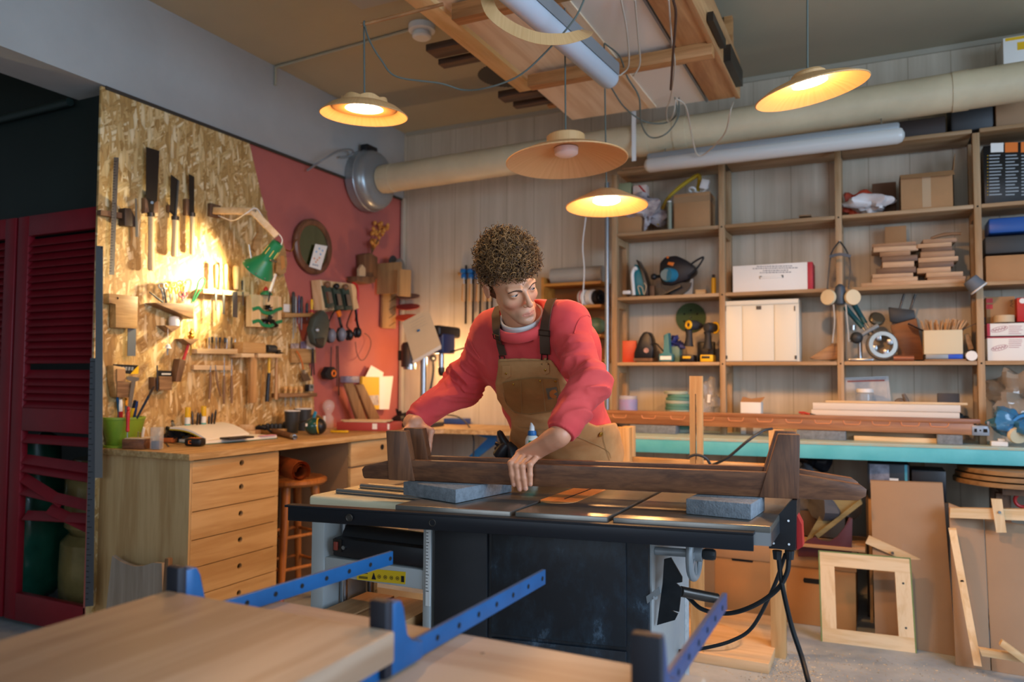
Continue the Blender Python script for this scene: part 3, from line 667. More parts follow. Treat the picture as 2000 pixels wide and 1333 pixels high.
q.prism(pts, (0, 0, .003)); solo('toothed_disc', q, mat('blade_dark', '2e2a26', .45, .6), 'big toothed circular saw blade lying on the rack edge', 'saw blade')
solo('tool_case', B().bx(-1.74, -1.62, 3.36, 3.6, 2.752, 2.80, .006), M_BLACK, 'black box on top of the saw blade on the rack', 'case')
# ceiling bits
s = T('smoke_detector', 'round white smoke detector on the ceiling', 'smoke detector'); p = PZ(824, 50, CEIL)
s.part('base', B().lathe([(.02, 0), (.07, 0), (.07, -.03), (.06, -.035), (.02, -.035)], p, n=32), M_WHITEP)
s.part('sensor', B().lathe([(.02, -.035), (.042, -.036), (.042, -.046), (.05, -.05), (.05, -.062), (.04, -.07), (.01, -.07)], p, n=32), M_WHITEP); s.done()
p2 = PZ(530, 130, CEIL); q = B().tube([p + V((-.07, 0, -.01)), V((p2.x + .03, p2.y, CEIL - .01))], .008, 8).tube([V((p2.x + .034, p2.y, CEIL - .006)), V((p2.x + .034, p2.y, CEIL - .12))], .008, 8)
solo('cable_conduit', q, M_CEIL, 'thin painted conduit across the ceiling to the smoke detector', 'conduit')
solo('ceiling_hatch', B().bx(-2.30, -1.9, 2.5, 3.01, CEIL - .012, CEIL - .001), mat('hatch_grey', 'a3a29c', .6), 'flat grey panel on the ceiling at the top edge', 'panel')
# pendant lamps
t_ = NT('lamp_veneer'); tc_ = t_.n('ShaderNodeTexCoord'); gr = t_.n('ShaderNodeTexGradient'); gr.gradient_type = 'RADIAL'; t_.l(tc_.outputs['Object'], gr.inputs[0])
cx = t_.n('ShaderNodeCombineXYZ'); t_.l(gr.outputs[1], cx.inputs[0]); nn = t_.n('ShaderNodeTexNoise', Scale=90., Detail=4., Roughness=.6); t_.l(cx.outputs[0], nn.inputs['Vector'])
t_.l(t_.ramp(nn.outputs[0], [(.3, 'c99a62'), (.7, 'dcb27c')]), t_.b.inputs['Base Color']); t_.b.inputs['Roughness'].default_value = .5; M_LAMP = t_.m
M_BULB = mat('bulb_lit', 'ffdfae', .5, emis=26.); M_BULBOFF = mat('bulb_off', 'e8d8cc', .4); M_CORD = mat('cloth_cord', '5f665e', .8)
WARM = 'ffb870'
def lamp(name, px, py, d, wpx, prof, lab, tilt, cordtop, lit, bulb, e, cap=None, scal=False):
 c = PD(px, py, d); R = wpx * d / F_ / 2; ax = V((tilt[0], tilt[1], 1)).normalized()
 s = T('pendant_lamp', lab, 'lamp', 'wooden pendant lamps over the saw')
 b = B(); b.lathe([(r * R, h * R) for r, h in prof], c, ax, 56, cap=False); b.recalc = True
 s.part('shade', b, M_LAMP)
 if cap:
  if scal:
   b = B(); x, y, _ = basis(ax); rr = []
   for r, h in cap:
    rr.append([c + ax * (R * (h + (.055 * abs(math.cos(3.5 * 2 * PI * k / 84)) * (1 if h > .3 else 0)))) + x * (R * r * math.cos(2 * PI * k / 84)) + y * (R * r * math.sin(2 * PI * k / 84)) for k in range(84)])
   b.rings(rr); s.part('cap', b, M_LAMP)
  else: s.part('cap', B().lathe([(r * R, h * R) for r, h in cap], c, ax, 40), M_LAMP)
 if scal: s.part('trim_ring', B().lathe([(.44 * R, .168 * R), (.44 * R, .150 * R), (.66 * R, .135 * R), (.72 * R, .15 * R), (.70 * R, .2 * R), (.44 * R, .168 * R)], c, ax, 48, cap=False), M_LAMP)
 s.part('bulb', B().lathe([(r * R, h * R) for r, h in bulb], c, ax, 32), M_BULB if lit else M_BULBOFF)
 top = c + ax * R * (cap[-1][1] if cap else prof[len(prof) // 2 - 1][1]); ct = V(cordtop)
 s.part('cord', B().tube([top, top * .5 + ct * .5, ct], .0035, 8), M_CORD)
 s.done()
 if lit: lo = c + ax * (bulb[-1][1] * R - .035); point('lamp_light', lo, e * .16, WARM, .03); point('lamp_beam', lo - ax * .01, e * E_ * 1.1, WARM, .04, 168, lo - ax, .4)
 return c
def shell(out, th=.02): return out + [(max(r - th * .3, .02), h - th) if i else (r - th, h) for i, (r, h) in reversed(list(enumerate(out)))]
P1 = [(1.0, 0), (1.005, .012), (.9, .1), (.78, .19), (.62, .25), (.3, .28), (.1, .285), (.1, .26), (.3, .255), (.6, .225), (.76, .165), (.88, .08), (.985, -.004), (1.0, 0)]
E_ = 1.9
lamp('a', 711, 226, 3.0, 170, P1, 'left pendant lamp hanging from the thin stick, scalloped cap and flat round bulb disc', (.06, -.06), PD(711, 48, 2.93), True, [(.02, .16), (.42, .16), (.42, .15), (.02, .14)], 10, [(.55, .2), (.55, .28), (.52, .34), (.3, .36), (.05, .36)], True)
P2 = [(1.0, 0), (1.0, .015), (.75, .13), (.5, .21), (.32, .255), (.1, .26), (.1, .24), (.3, .23), (.5, .185), (.75, .105), (.985, -.006), (1.0, 0)]
lamp('b', 1107, 316, 3.15, 238, P2, 'biggest pendant lamp, switched off, with a wooden collar and pale bulb', (-.05, .0), PZ(1103, 5, 2.735), False, [(.02, .23), (.2, .22), (.19, .13), (.14, .1), (.03, .09)], 0, [(.315, .24), (.315, .42), (.29, .44), (.03, .44)])
P3 = [(1.0, 0), (1.0, .02), (.8, .13), (.5, .29), (.3, .39), (.1, .41), (.03, .41), (.03, .39), (.28, .36), (.5, .26), (.8, .10), (.985, -.006), (1.0, 0)]
lamp('c', 1185, 404, 3.45, 160, P3, 'small lit cone pendant lamp right above the open shelves and below the biggest lamp', (-.03, .03), PZ(1180, 84, 2.718), True, [(.02, .3), (.3, .22), (.33, .14), (.28, .11), (.02, .1)], 12)
lamp('d', 1585, 180, 2.6, 214, [(1.0, 0), (1.0, .015), (.8, .12), (.5, .22), (.35, .27), (.1, .28), (.1, .26), (.33, .25), (.5, .2), (.8, .095), (.985, -.006), (1.0, 0)], 'rightmost pendant lamp, lit and tilted, in front of the duct', (-.16, -.12), (PD(1582, 135, 2.6).x, PD(1582, 135, 2.6).y, CEIL), True, [(.02, .2), (.3, .19), (.31, .16), (.02, .14)], 13, [(.3, .26), (.3, .33), (.24, .38), (.03, .39)])
# swag cord of the left lamp
cable('swag_cord', [PD(711, 46, 2.93), PD(722, 80, 2.9), PD(745, 118, 2.9), PD(775, 150, 2.9), PD(860, 163, 2.9), PD(905, 176, 2.9), PD(950, 172, 2.85), PD(1010, 150, 2.8), PD(1060, 108, 2.75), PD(1120, 40, 2.7), PD(1145, -10, 2.7)], .0035, M_CORD, 'grey cord swagged from the left lamp over to the tube light', grp='loose cords under the rack')
q = B().torus(PD(712, 48, 2.93), (.9, .43, 0), .012, .0035, 16, 6); solo('cord_knot', q, M_CORD, 'knot of cord around the thin stick', 'cord')
CG = [([(1180, 84, 2.706), (1210, 110, 2.66), (1225, 150, 2.64), (1248, 190, 2.55), (1252, 240, 2.5), (1270, 268, 2.5), (1300, 262, 2.5), (1324, 230, 2.6), (1326, 190, 2.69)], 'grey cord hanging in the deepest loop below the rack'),
      ([(1190, 165, 2.55), (1220, 210, 2.55), (1260, 238, 2.55), (1300, 240, 2.6), (1322, 222, 2.62), (1318, 190, 2.69)], 'grey cord looping from the tube light end'),
      ([(1213, 0, 2.7), (1224, 60, 2.67), (1228, 125, 2.63), (1214, 145, 2.6), (1204, 148, 2.57)], 'white cord plugged into the tube light end'),
      ([(1240, 0, 2.7), (1246, 70, 2.67), (1250, 122, 2.63), (1240, 145, 2.6), (1236, 148, 2.6)], 'thin white cord just right of the tube light'),
      ([(1306, 0, 2.66), (1312, 80, 2.64), (1318, 130, 2.62), (1310, 190, 2.62), (1302, 215, 2.6), (1305, 238, 2.6), (1316, 220, 2.62), (1320, 190, 2.69)], 'pale cord hanging down across the right beam'),
      ([(1315, 0, 2.66), (1320, 30, 2.65), (1315, 100, 2.6), (1310, 175, 2.57)], 'thick brown cable hanging across the right beam'),
      ([(1320, 192, 2.6), (1340, 210, 2.58), (1352, 270, 2.5), (1362, 302, 2.42), (1380, 298, 2.42), (1415, 262, 2.45), (1427, 215, 2.5), (1432, 200, 2.6)], 'white cable drooping lowest in front of the duct')]
for pts, lb in CG: cable('loose_cord', [PZ(x, y, z) for x, y, z in pts], .0055 if 'thick' in lb else .0038, M_CORD if 'grey' in lb else mat('brown_cable', '4a3428', .6) if 'brown' in lb else mat('ivory_cable', 'b9ae9c', .6), lb, grp='loose cords under the rack')
cable('loose_cord', [PY(1144, 425, 4.4), PY(1138, 480, 4.4), PY(1141, 530, 4.4), PY(1137, 600, 4.4)], .004, M_WHITEP, 'white cord hanging straight down behind the small cone lamp', grp='loose cords under the rack')
# tube lights
s = T('tube_light', 'round unlit tube light hanging under the rack with a wooden strip around it', 'light fixture')
a, b = PD(1000, -60, 2.25), PD(1187, 152, 3.12); a = PZ(960, -50, 2.52); b = PZ(1188, 152, 2.52)
s.part('diffuser', B().cyl(a, b, .047, n=28).sph(b, .046, 20), mat('opal_tube', 'b9c2cb', .25))
dv = (b - a).normalized(); up = V((0, 0, 1)); sd = dv.cross(up)
q = B(); q.prism([a + sd * .034 + up * .028, a + sd * .052 + up * .0, a + sd * .052 + up * .055, a - sd * .052 + up * .055, a - sd * .05 + up * .0, a - sd * .034 + up * .028], b - a)
s.part('fixture_body', q, M_GREYM)
s.done()
q = B(); pts = arc([PD(948, -12, 2.62), PD(962, 25, 2.6), PD(1000, 55, 2.6), PD(1050, 74, 2.6), PD(1100, 76, 2.62), PD(1140, 66, 2.68), PD(1147, 60, 2.75)], 8)
q.ribbon(pts, .045, V((.4, -.9, .15)), .002)
solo('veneer_strip', q, M_LAMP, 'curved strip of pale veneer hooked around the overhead tube light', 'veneer strip')
s = T('strip_light', 'long unlit strip light hanging below the duct above the shelves', 'light fixture')
a, b = PY(1262, 326, 4.18), PY(1762, 278, 4.18); a.z = b.z = 2.415; dv = (b - a).normalized()
s.part('diffuser', B().tube([a - dv * .01, a, a + dv * .02, b - dv * .02, b, b + dv * .012], [.012, .03, .042, .042, .034, .012], 20), mat('opal_tube2', 'c3c4c0', .3))
s.part('fixture_body', B().box((a + b) / 2 + V((0, .005, .04)), ((b - a).length * .985, .07, .045), None, .012), M_GREYM)
for k in (.08, .93): p = a + (b - a) * k; s.part('hanger', B().cyl(p + V((0, 0, .05)), p + V((0, .05, .12)), .003), M_STEEL)
s.done()
# ================================================================== SHELVING AND BACK BENCH
YF = 4.45
PXS = [-1.452, -.803, -.18, .469, 1.1]
LV = [1.297, 1.697, 2.093, 2.482]
s = T('shelving_unit', 'tall open pine shelving with four bays along the back wall', 'shelves')
for x in PXS:
 for y in (YF, YF + .21): s.part('upright', B().bx(x - .016, x + .016, y, y + .05, .86, 2.46, .002), M_SHELF('z'))
for z in LV:
 for a, b in zip(PXS, PXS[1:]): s.part('shelf', B().bx(a + .017, b - .017, YF + .004, YF + .26, z - .02, z, .002), M_SHELF('x'))
for z in LV[:3]:
 for x in PXS: s.part('cross_rail', B().bx(x - .014, x + .014, YF + .051, YF + .209, z - .065, z - .022), M_SHELF('y'))
q = B()
for x in PXS[1:4]:
 for z in LV[:3]: q.cyl((x, YF - .0006, z - .012), (x, YF + .004, z - .012), .005, n=10)
s.part('screws', q, M_HOLE, kind='stuff')
s.done()
solo('metal_pole', B().cyl((-1.505, 4.47, 0), (-1.505, 4.47, 2.42), .014, n=16), mat('pole_grey', '8f969c', .3, .6), 'slim grey metal pole left of the shelving', 'pole')
M_TURQ = mat('turquoise_paint', '4aaab2', .5, hex2='68bfc6', vs=6, bump=.2, bs=70)
s = T('back_bench', 'long turquoise workbench with chipped edge along the back wall', 'workbench')
bz = .88; A = PZ(1205, 852, bz); Cc = PZ(2000, 876, bz); dv = (Cc - A).normalized(); A = A - dv * .3; Cc = Cc + dv * .6
def bb(z, inset=0): return [V((A.x, A.y + inset, z)), V((Cc.x, Cc.y + inset, z)), V((Cc.x, 4.74, z)), V((A.x, 4.74, z))]
s.part('bench_top', B().prism(bb(bz - .012, .004), (0, 0, .012)), mat('bench_top_paint', '9fc5c2', .5, hex2='c3cfc8', vs=9))
s.part('front_board', B().prism([V((p.x, p.y, bz - .085)) for p in (A, Cc, Cc + V((0, .04, 0)), A + V((0, .04, 0)))], (0, 0, .072), .003), M_TURQ)
s.part('edge_strip', B().prism([V((p.x, p.y - .002, bz - .013)) for p in (A, Cc, Cc + V((0, .02, 0)), A + V((0, .02, 0)))], (0, 0, .011)), mat('worn_edge', 'b7a07c', .7, hex2='8db5aa', vs=18))
for x in (A.x + .05, -.60, .15, 1.1): s.part('leg', B().bx(x, x + .07, 4.66, 4.73, 0, bz - .013), M_SHELF('z'))
s.done()
# ================================================================== TOOL WALL (left)
EX = V((1, 0, 0))
def L(x, y, d=0): return PX(x, y, XL + d)
M_BLADE = mat('saw_steel', '4c443d', .35, .8); M_BEIGE = mat('rattan_handle', 'c3ab83', .7, var=.1, vs=30)
M_BRASS = mat('brass', 'b98a3a', .3, .9); M_GREEN = mat('green_enamel', '1f7a4d', .35); M_ORANGE = mat('orange_plastic', 'e0731e', .45)
M_DW = wood('dark_holder', '7a563a', '5c3f29', 'z', 1., .55); M_OAKY = wood('light_oak', 'b8925f', '9a7444', 'y', 1.2, .5, .8); M_HZ = wood('ash_handle', 'c79a63', 'ab7d49', 'z', 1.2, .45, .8)
M_CHAR = mat('charcoal', '2f3234', .5); M_NAVY = mat('navy', '1e3a6e', .4)
s = T('steel_ruler', 'thin steel ruler hanging at the left of the saws on the chipboard', 'ruler')
q = B(); lprism(q, [(222.6, 307), (232, 308), (223, 537), (213.6, 537)], .035, .0015); q.mi = 1
for k in range(40): y = 315 + k * 5.5; x = 222.3 - 9 * (y - 307) / 230; lprism(q, [(x, y), (x + (4 if k % 5 else 7), y), (x + (4 if k % 5 else 7), y + .8), (x, y + .8)], .0355, .0005)
s.part('blade', q, [M_STEEL, M_HOLE]); s.done()
q = B(); lprism(q, [(197, 410), (246, 417), (246, 428), (197, 420)], .03, .028); solo('wall_peg_rail', q, M_DW, 'small wooden rail behind the steel ruler on the chipboard', 'rail')
s = T('marking_square', 'small dark square with thin steel blade left of the widest saw', 'square')
q = B(); lprism(q, [(244, 406), (256, 407), (268, 432), (268, 443), (244, 441)], .05, .045, .003); s.part('stock', q, mat('ebony', '3a2a1f', .5)); q = B(); lprism(q, [(264, 388), (267, 388), (270, 463), (265, 463)], .054, .003); s.part('blade', q, M_STEEL); s.done()
def saw(lab, blade, handle, holder, spine=None):
 s = T('hand_saw', lab, 'saw', 'pull saws on the chipboard'); q = B(); lprism(q, blade, .030, .0015); b_ = s.part('blade', q, M_BLADE)
 (xa, ya), (xb, yb), w = handle; a, b = L(xa, ya, .03), L(xb, yb, .03); r = (L(xa + w, ya, .03) - a).length / 2
 s.part('handle', B().lathe([(r * .6, 0), (r * .9, .005), (r * .85, (b - a).length * .5), (r, (b - a).length - .01), (r * .7, (b - a).length)], a, b - a, 14, squash=.8), M_BEIGE)
 s.part('ferrule', B().cyl(a, a + (b - a).normalized() * .02, r * 1.02, r * 1.02, 14), M_BLADE)
 if spine: q = B(); lprism(q, spine, .034, .006); s.part('spine', q, M_STEEL)
 s.done(); q = B(); lprism(q, holder, .027, .026, .001); solo('saw_holder', q, M_DW, 'wooden holder behind the ' + lab.split(' hang')[0], 'holder', 'wooden saw holders')
saw('widest pull saw hanging on the chipboard', [(285.7, 287), (311.6, 295), (307, 393), (301, 397), (300, 418), (293, 418), (289, 391), (285, 388)], ((295, 416), (295, 529), 12), [(283, 386), (309, 392), (309, 416), (283, 416)])
q = B(); q.cyl(L(297, 396, .029), L(297, 396, .036), .007); solo('wing_screw', q, M_STEEL, 'round screw on the heel of the widest pull saw', 'screw')
saw('middle pull saw with bright spine hanging on the chipboard', [(334, 341), (350, 353), (345, 422), (338, 422), (332, 413)], ((342.5, 423), (340, 502), 12), [(331, 400), (341, 404), (341, 416), (331, 414)], [(347.5, 352), (350.5, 354), (345.5, 424), (342.5, 424)])
saw('narrowest pull saw hanging on the chipboard', [(369, 340), (379.5, 345.5), (379.5, 417.6), (371, 417.6)], ((375.5, 416), (375, 498), 9), [(364, 388), (374, 390), (374, 421), (364, 420)])
s = T('wooden_square', 'large wooden try square hung on the chipboard below the steel ruler', 'square')
q = B(); lprism(q, [(212.5, 573.5), (269.5, 579.5), (268.6, 642.5), (225.4, 640), (226.6, 593.6), (213.4, 592.4)], .05, .04, .002); p = s.part('stock', q, M_OAKY)
s.part('hole', B().cyl(L(229, 583, .0495), L(229, 583, .0505), .006, n=12), M_HOLE, p)
q = B(); lprism(q, [(250, 640), (266, 641), (265, 696), (249, 696)], .035, .003); s.part('blade', q, mat('dull_steel', '6d747c', .45, .6)); s.done()
s = T('wedge_shelf', 'walnut wedge shelf holding scissors on the chipboard', 'shelf'); q = B(); lprism(q, [(302.5, 591.5), (378.4, 593.6), (378.4, 623.6)], .075, .075, .001); s.part('body', q, M_WAL('y')); s.done()
def scissors(xc, yt, yb, cols, lab, lean=0):
 s = T('scissors', lab, 'scissors', 'scissors in the wedge shelf'); d = .045
 for sg in (-1, 1):
  c = L(xc + sg * 4 + lean, yt + 6, d); s.part('handle', B().torus(c, (1, .2 * sg, 0), .0135, .0035, 18, 8).tube([c + V((0, 0, -.013)), L(xc + sg * 1, (yt + yb) / 2 + 3, d)], .004), cols)
  q = B(); lprism(q, [(xc - sg * 1, (yt + yb) / 2), (xc + sg * 2, (yt + yb) / 2), (xc + sg * 1, yb)], d + .001 * sg, .002); s.part('blade', q, M_STEEL)
 s.done()
scissors(319, 553, 592, M_GREYM, 'grey-handled scissors at the left of the wedge shelf')
scissors(333, 550, 592, mat('yellow_grips', 'd9c22a', .4), 'yellow-handled scissors in the middle of the wedge shelf')
scissors(345, 551, 592, mat('yellow_green_grips', 'b5b84a', .4), 'small yellow-green scissors just right of the middle ones', 0)
scissors(356, 548, 592, mat('amber_grips', 'e0a01e', .4), 'amber-handled scissors at the right of the wedge shelf')
scissors(358, 569, 592, mat('pink_grips', 'd0566a', .4), 'small pink-handled scissors in front of the amber ones')
s = T('pruning_snips', 'green-handled snips leaning right out of the wedge shelf', 'snips')
s.part('handle', B().tube(arc([L(374, 592, .05), L(384, 565, .05), L(388, 550, .05), L(396, 543, .05), L(400, 549, .05), L(396, 562, .05), L(388, 572, .05), L(378, 590, .05)], 6), .0045), M_GREEN); s.part('blade', B().cyl(L(372, 596, .05), L(383, 570, .05), .003), M_STEEL); s.done()
for a, b, lb in (((292, 571), (318, 591), 'dark file leaning left out of the wedge shelf'), ((320, 563), (325, 592), 'dark upright file in the wedge shelf')): solo('needle_file', B().cyl(L(*b, .05), L(*a, .055), .005, .003, 10), M_CHAR, lb, 'file')
s = T('bell_cord', 'white cup on a small wooden bracket with a bell on a string', 'bell')
q = B(); lprism(q, [(322, 636), (355, 637), (337, 649)], .06, .06); s.part('bracket', q, M_WAL('y'))
c = L(340, 637, .035); s.part('cup', B().lathe([(.024, 0), (.026, .03), (.022, .045), (.005, .05)], c, n=24), M_WHITEP)
s.part('string', B().cyl(L(328, 638, .055), L(328, 672, .055), .0012), M_PAPER); s.part('bell', B().lathe([(.004, .022), (.009, .018), (.013, .004), (.018, 0)], L(328, 681, .055), n=20), M_WHITEP); s.part('clapper', B().cyl(L(327.5, 681, .055), L(327, 694, .055), .005, .003, 8), M_GREYM); s.done()
s = T('brass_compass', 'brass pin vice standing on a small triangular wooden shelf', 'tool'); q = B(); lprism(q, [(357.4, 662), (389.5, 663), (374.5, 674)], .06, .06); s.part('bracket', q, M_WAL('y'))
s.part('body', B().lathe([(.004, -.09), (.004, -.02), (.012, .0), (.016, .01), (.008, .02), (.014, .026), (.009, .034), (.004, .04), (.004, .05)], L(373, 661, .035), n=18), M_BRASS); s.done()
s = T('marker_holder', 'slanted walnut block on the chipboard holding a red marker', 'holder'); q = B(); lprism(q, [(352, 701), (364, 705.5), (353.5, 746.6), (343, 746)], .05, .045, .002); s.part('block', q, M_DW); s.done()
solo('red_marker', B().cyl(L(358, 703, .03), L(371.5, 664, .04), .008, .007, 12), M_RED, 'red marker stuck in the slanted walnut block', 'marker')
s = T('notebook_holder', 'walnut pocket on the chipboard', 'holder'); q = B(); lprism(q, [(311.5, 735.5), (336, 736), (336, 762.5), (311.5, 762)], .055, .012); s.part('front', q, M_WAL('y')); q = B(); lprism(q, [(301, 737), (311, 738), (311, 762), (301, 761)], .04, .04); s.part('side', q, M_DW); s.done()
s = T('black_notebook', 'black notebook with white lettering sticking out of the walnut pocket', 'notebook'); q = B(); lprism(q, [(310, 724), (335.5, 725), (335.5, 758), (310, 757)], .040, .01); s.part('cover', q, M_BLACK); q = B()
for k in range(9): lprism(q, [(316 + k * 2, 729.5), (317.4 + k * 2, 729.5), (317.4 + k * 2, 732.5), (316 + k * 2, 732.5)], .0407, .0006)
s.part('lettering', q, M_PAPER, 0); s.done()
solo('black_pencil', B().cyl(L(307, 765, .05), L(307, 714, .05), .0035, n=8), M_BLACK, 'black pencil at the left edge of the walnut pocket', 'pencil')
# holders cluster at far left
s = T('tool_pocket', 'brown wooden pockets stacked above the green pot', 'holder'); q = B(); lprism(q, [(221.5, 714), (245, 719), (245, 746), (259, 747), (259, 777.5), (228, 776), (222, 742)], .05, .045, .001); s.part('pocket', q, M_OAKY); q = B(); lprism(q, [(229, 746), (259, 747), (259, 777.5), (229, 776)], .056, .005); s.part('front', q, M_WAL('y')); q = B(); lprism(q, [(229, 721), (245, 722), (245, 746), (229, 745)], .06, .008); s.part('tag', q, M_CARD); s.done()
s = T('set_square', 'black set square with yellow corner above the wooden pockets', 'set square'); q = B(); lprism(q, [(221.5, 711.5), (271, 714), (258, 731), (222, 728)], .047, .004); s.part('plate', q, M_BLACK); q = B(); lprism(q, [(262, 723), (271, 714), (270.5, 731), (255, 731)], .048, .004); s.part('corner', q, M_YEL); q = B()
for k in range(6): lprism(q, [(227 + k * 6, 716 + k * .3), (231 + k * 6, 716 + k * .3), (230 + k * 6, 724), (226 + k * 6, 724)], .0485, .002)
s.part('scale', q, M_GREYM, 0); s.done()
s = T('vernier_caliper', 'steel vernier caliper hanging in front of the wooden pockets', 'caliper'); q = B(); lprism(q, [(258, 738), (266, 738), (257, 797), (250, 797)], .068, .003); s.part('beam', q, M_STEEL); q = B(); lprism(q, [(247, 739), (250, 735), (272, 738), (271, 744), (262, 746), (248, 742)], .071, .006); s.part('jaws', q, M_STEEL); s.done()
# chisel rack
def rack(name, lab, pts, d, t, m, cat='rack'):
 q = B(); lprism(q, pts, d, t, .0015); return solo(name, q, m, lab, cat)
rack('chisel_rack', 'pale wooden rack holding the chisels on the chipboard', [(397, 564.5), (487, 571), (487, 579), (397, 573)], .06, .06, M_PALE('y'))
def chisel(xh, y0, y1, wh, xb, yb, wb, lab, m=None, d=.045):
 s = T('chisel', lab, 'chisel', 'chisels in the pale rack'); a, b = L(xh, y1 - 1, d), L(xh, y0, d); h = (b - a).length; r = wh * .0021 / 2 * 1.15
 s.part('handle', B().lathe([(r * .5, 0), (r * .7, .004), (r * .75, h * .3), (r, h * .7), (r * .9, h * .95), (r * .4, h)], a, b - a, 16), m or M_HZ)
 q = B(); lprism(q, [(xb - wb / 2, y1 + 3), (xb + wb / 2, y1 + 3), (xb + wb / 2, yb), (xb - wb / 2, yb - 2)], d + .02, .004); s.part('blade', q, M_STEEL); s.done()
chisel(421, 516, 564, 12, 422, 609, 3, 'leftmost chisel with narrow blade in the pale rack'); chisel(439.5, 515, 566, 11, 437, 615, 4, 'middle chisel with long narrow blade in the pale rack'); chisel(461, 519, 567, 15, 459, 621, 10, 'widest chisel in the pale rack with broad bright blade', M_BEIGE); chisel(473, 548, 568, 5, 475, 598, 2.5, 'smallest dark-handled chisel at the right of the pale rack', M_CHAR)
rack('bit_rack', 'small pale rack of router bits below the chisels', [(385, 681.5), (464.5, 682), (464.5, 692), (385, 691)], .055, .055, M_PALE('y'))
for k, (x, w, y, m) in enumerate(((402, 5, 655, M_BRASS), (408, 4, 653, M_STEEL), (414, 5, 652, M_DSTEEL), (422, 5, 653, M_STEEL), (429, 5, 653, M_CHAR), (439, 6, 653, M_DSTEEL), (443, 3, 655, M_STEEL), (452, 3, 653, M_CHAR), (459, 3, 655, M_STEEL))):
 solo('drill_bit', B().lathe([(.0025, 0), (.0025, .03), (w * .0011, .035), (w * .0013, (681 - y) * .0021), (.002, (681 - y) * .0021 + .003)], L(x, 681.5, .03), n=10), m, ['leftmost bit, brass coloured, in the small pale rack', 'second bit from the left in the small pale rack', 'third bit from the left in the small pale rack', 'fourth bit from the left in the small pale rack', 'fifth bit from the left, black, in the small pale rack', 'thickest bit in the small pale rack', 'thin bright bit just right of the thickest bit', 'thin black bit near the right end of the small pale rack', 'rightmost thin bit in the small pale rack'][k], 'drill bit', 'bits in the small pale rack')
rack('magnet_rack', 'thin pale bar holding carving knives on the chipboard', [(379, 713.5), (455.5, 714.5), (455.5, 724), (379, 723)], .025, .025, M_PALE('y'))
def knife(pts, blade, lab, r=.0075):
 s = T('carving_knife', lab, 'knife', 'carving knives and awls on the bar'); P = arc([L(x, y, .035) for x, y in pts], 5); n = len(P); s.part('handle', B().tube(P, [r * (.6 + .5 * math.sin(PI * (i + 1) / (n + 1))) for i in range(n)], 10), M_WAL('z')); s.part('blade', B().tube([L(x, y, .03) for x, y in blade], [.0015, .003, .003][:len(blade)], 6), M_STEEL); s.done()
knife([(411, 727), (411, 750), (409, 780)], [(412, 714), (411, 728)], 'straight carving knife, leftmost on the thin bar'); knife([(422, 725), (424, 745), (431, 774)], [(421, 713), (422, 727)], 'bent carving knife, second on the thin bar', .0055)
knife([(438, 734), (437.5, 760), (437.5, 789.5)], [(438.5, 699), (438, 736)], 'awl with long handle, third on the thin bar'); knife([(452.5, 734), (452.5, 760), (452.5, 788)], [(453, 702), (452.5, 736)], 'awl at the right end of the thin bar')
# small clamp box with green clamps
s = T('clamp_box', 'pale wooden box with curved slots left of the screwdrivers', 'box'); q = B(); lprism(q, [(491, 575), (549.5, 580), (549.5, 641), (491, 638)], .035, .035); lprism(q, [(491, 575), (509, 577), (509, 639), (491, 638)], .075, .04); lprism(q, [(543, 580), (549.5, 580), (549.5, 641), (543, 641)], .075, .04); s.part('body', q, M_PALE('z')); s.done()
for k, (y, lb) in enumerate(((606, 'upper green moulded clip in the pale wooden box'), (631, 'lower green moulded clip in the pale wooden box'))):
 solo('green_clip', B().tube(arc([L(493, y - 1, .075), L(506, y - 4, .075), L(514, y + 4, .08), L(528, y + 6, .085), L(540, y, .08), L(550, y - 3, .075)], 6), .0065, 8, flat=1.6), M_GREEN, lb, 'clip', 'green clips in the pale box')
 solo('small_screws', lump(L(524, y - 4, .06), (.012, .022, .012), .03, 60, k, 14), M_DSTEEL, ['dark screws lying above the upper green clip', 'dark screws lying above the lower green clip'][k], 'screws', kind='stuff')
solo('toy_hat', B().lathe([(.034, 0), (.032, .012), (.01, .03), (.002, .033)], L(520, 577, .05), n=18), M_GREEN, 'green cone with red tip on top of the pale box', 'cone'); solo('red_tip', B().lathe([(.012, 0), (.014, .012), (.004, .026)], L(519, 569, .05), n=14), M_RED, 'red piece on top of the green cone', 'toy')
solo('bulldog_pen', B().cyl(L(538, 536, .16), L(527, 570, .16), .008, n=10), M_WHITEP, 'white marker hanging under the green lamp', 'marker'); solo('tool_tip', B().cyl(L(529, 566, .15), L(524, 590, .15), .006, .004, 8), M_BLACK, 'black tool tip below the white marker', 'tool')
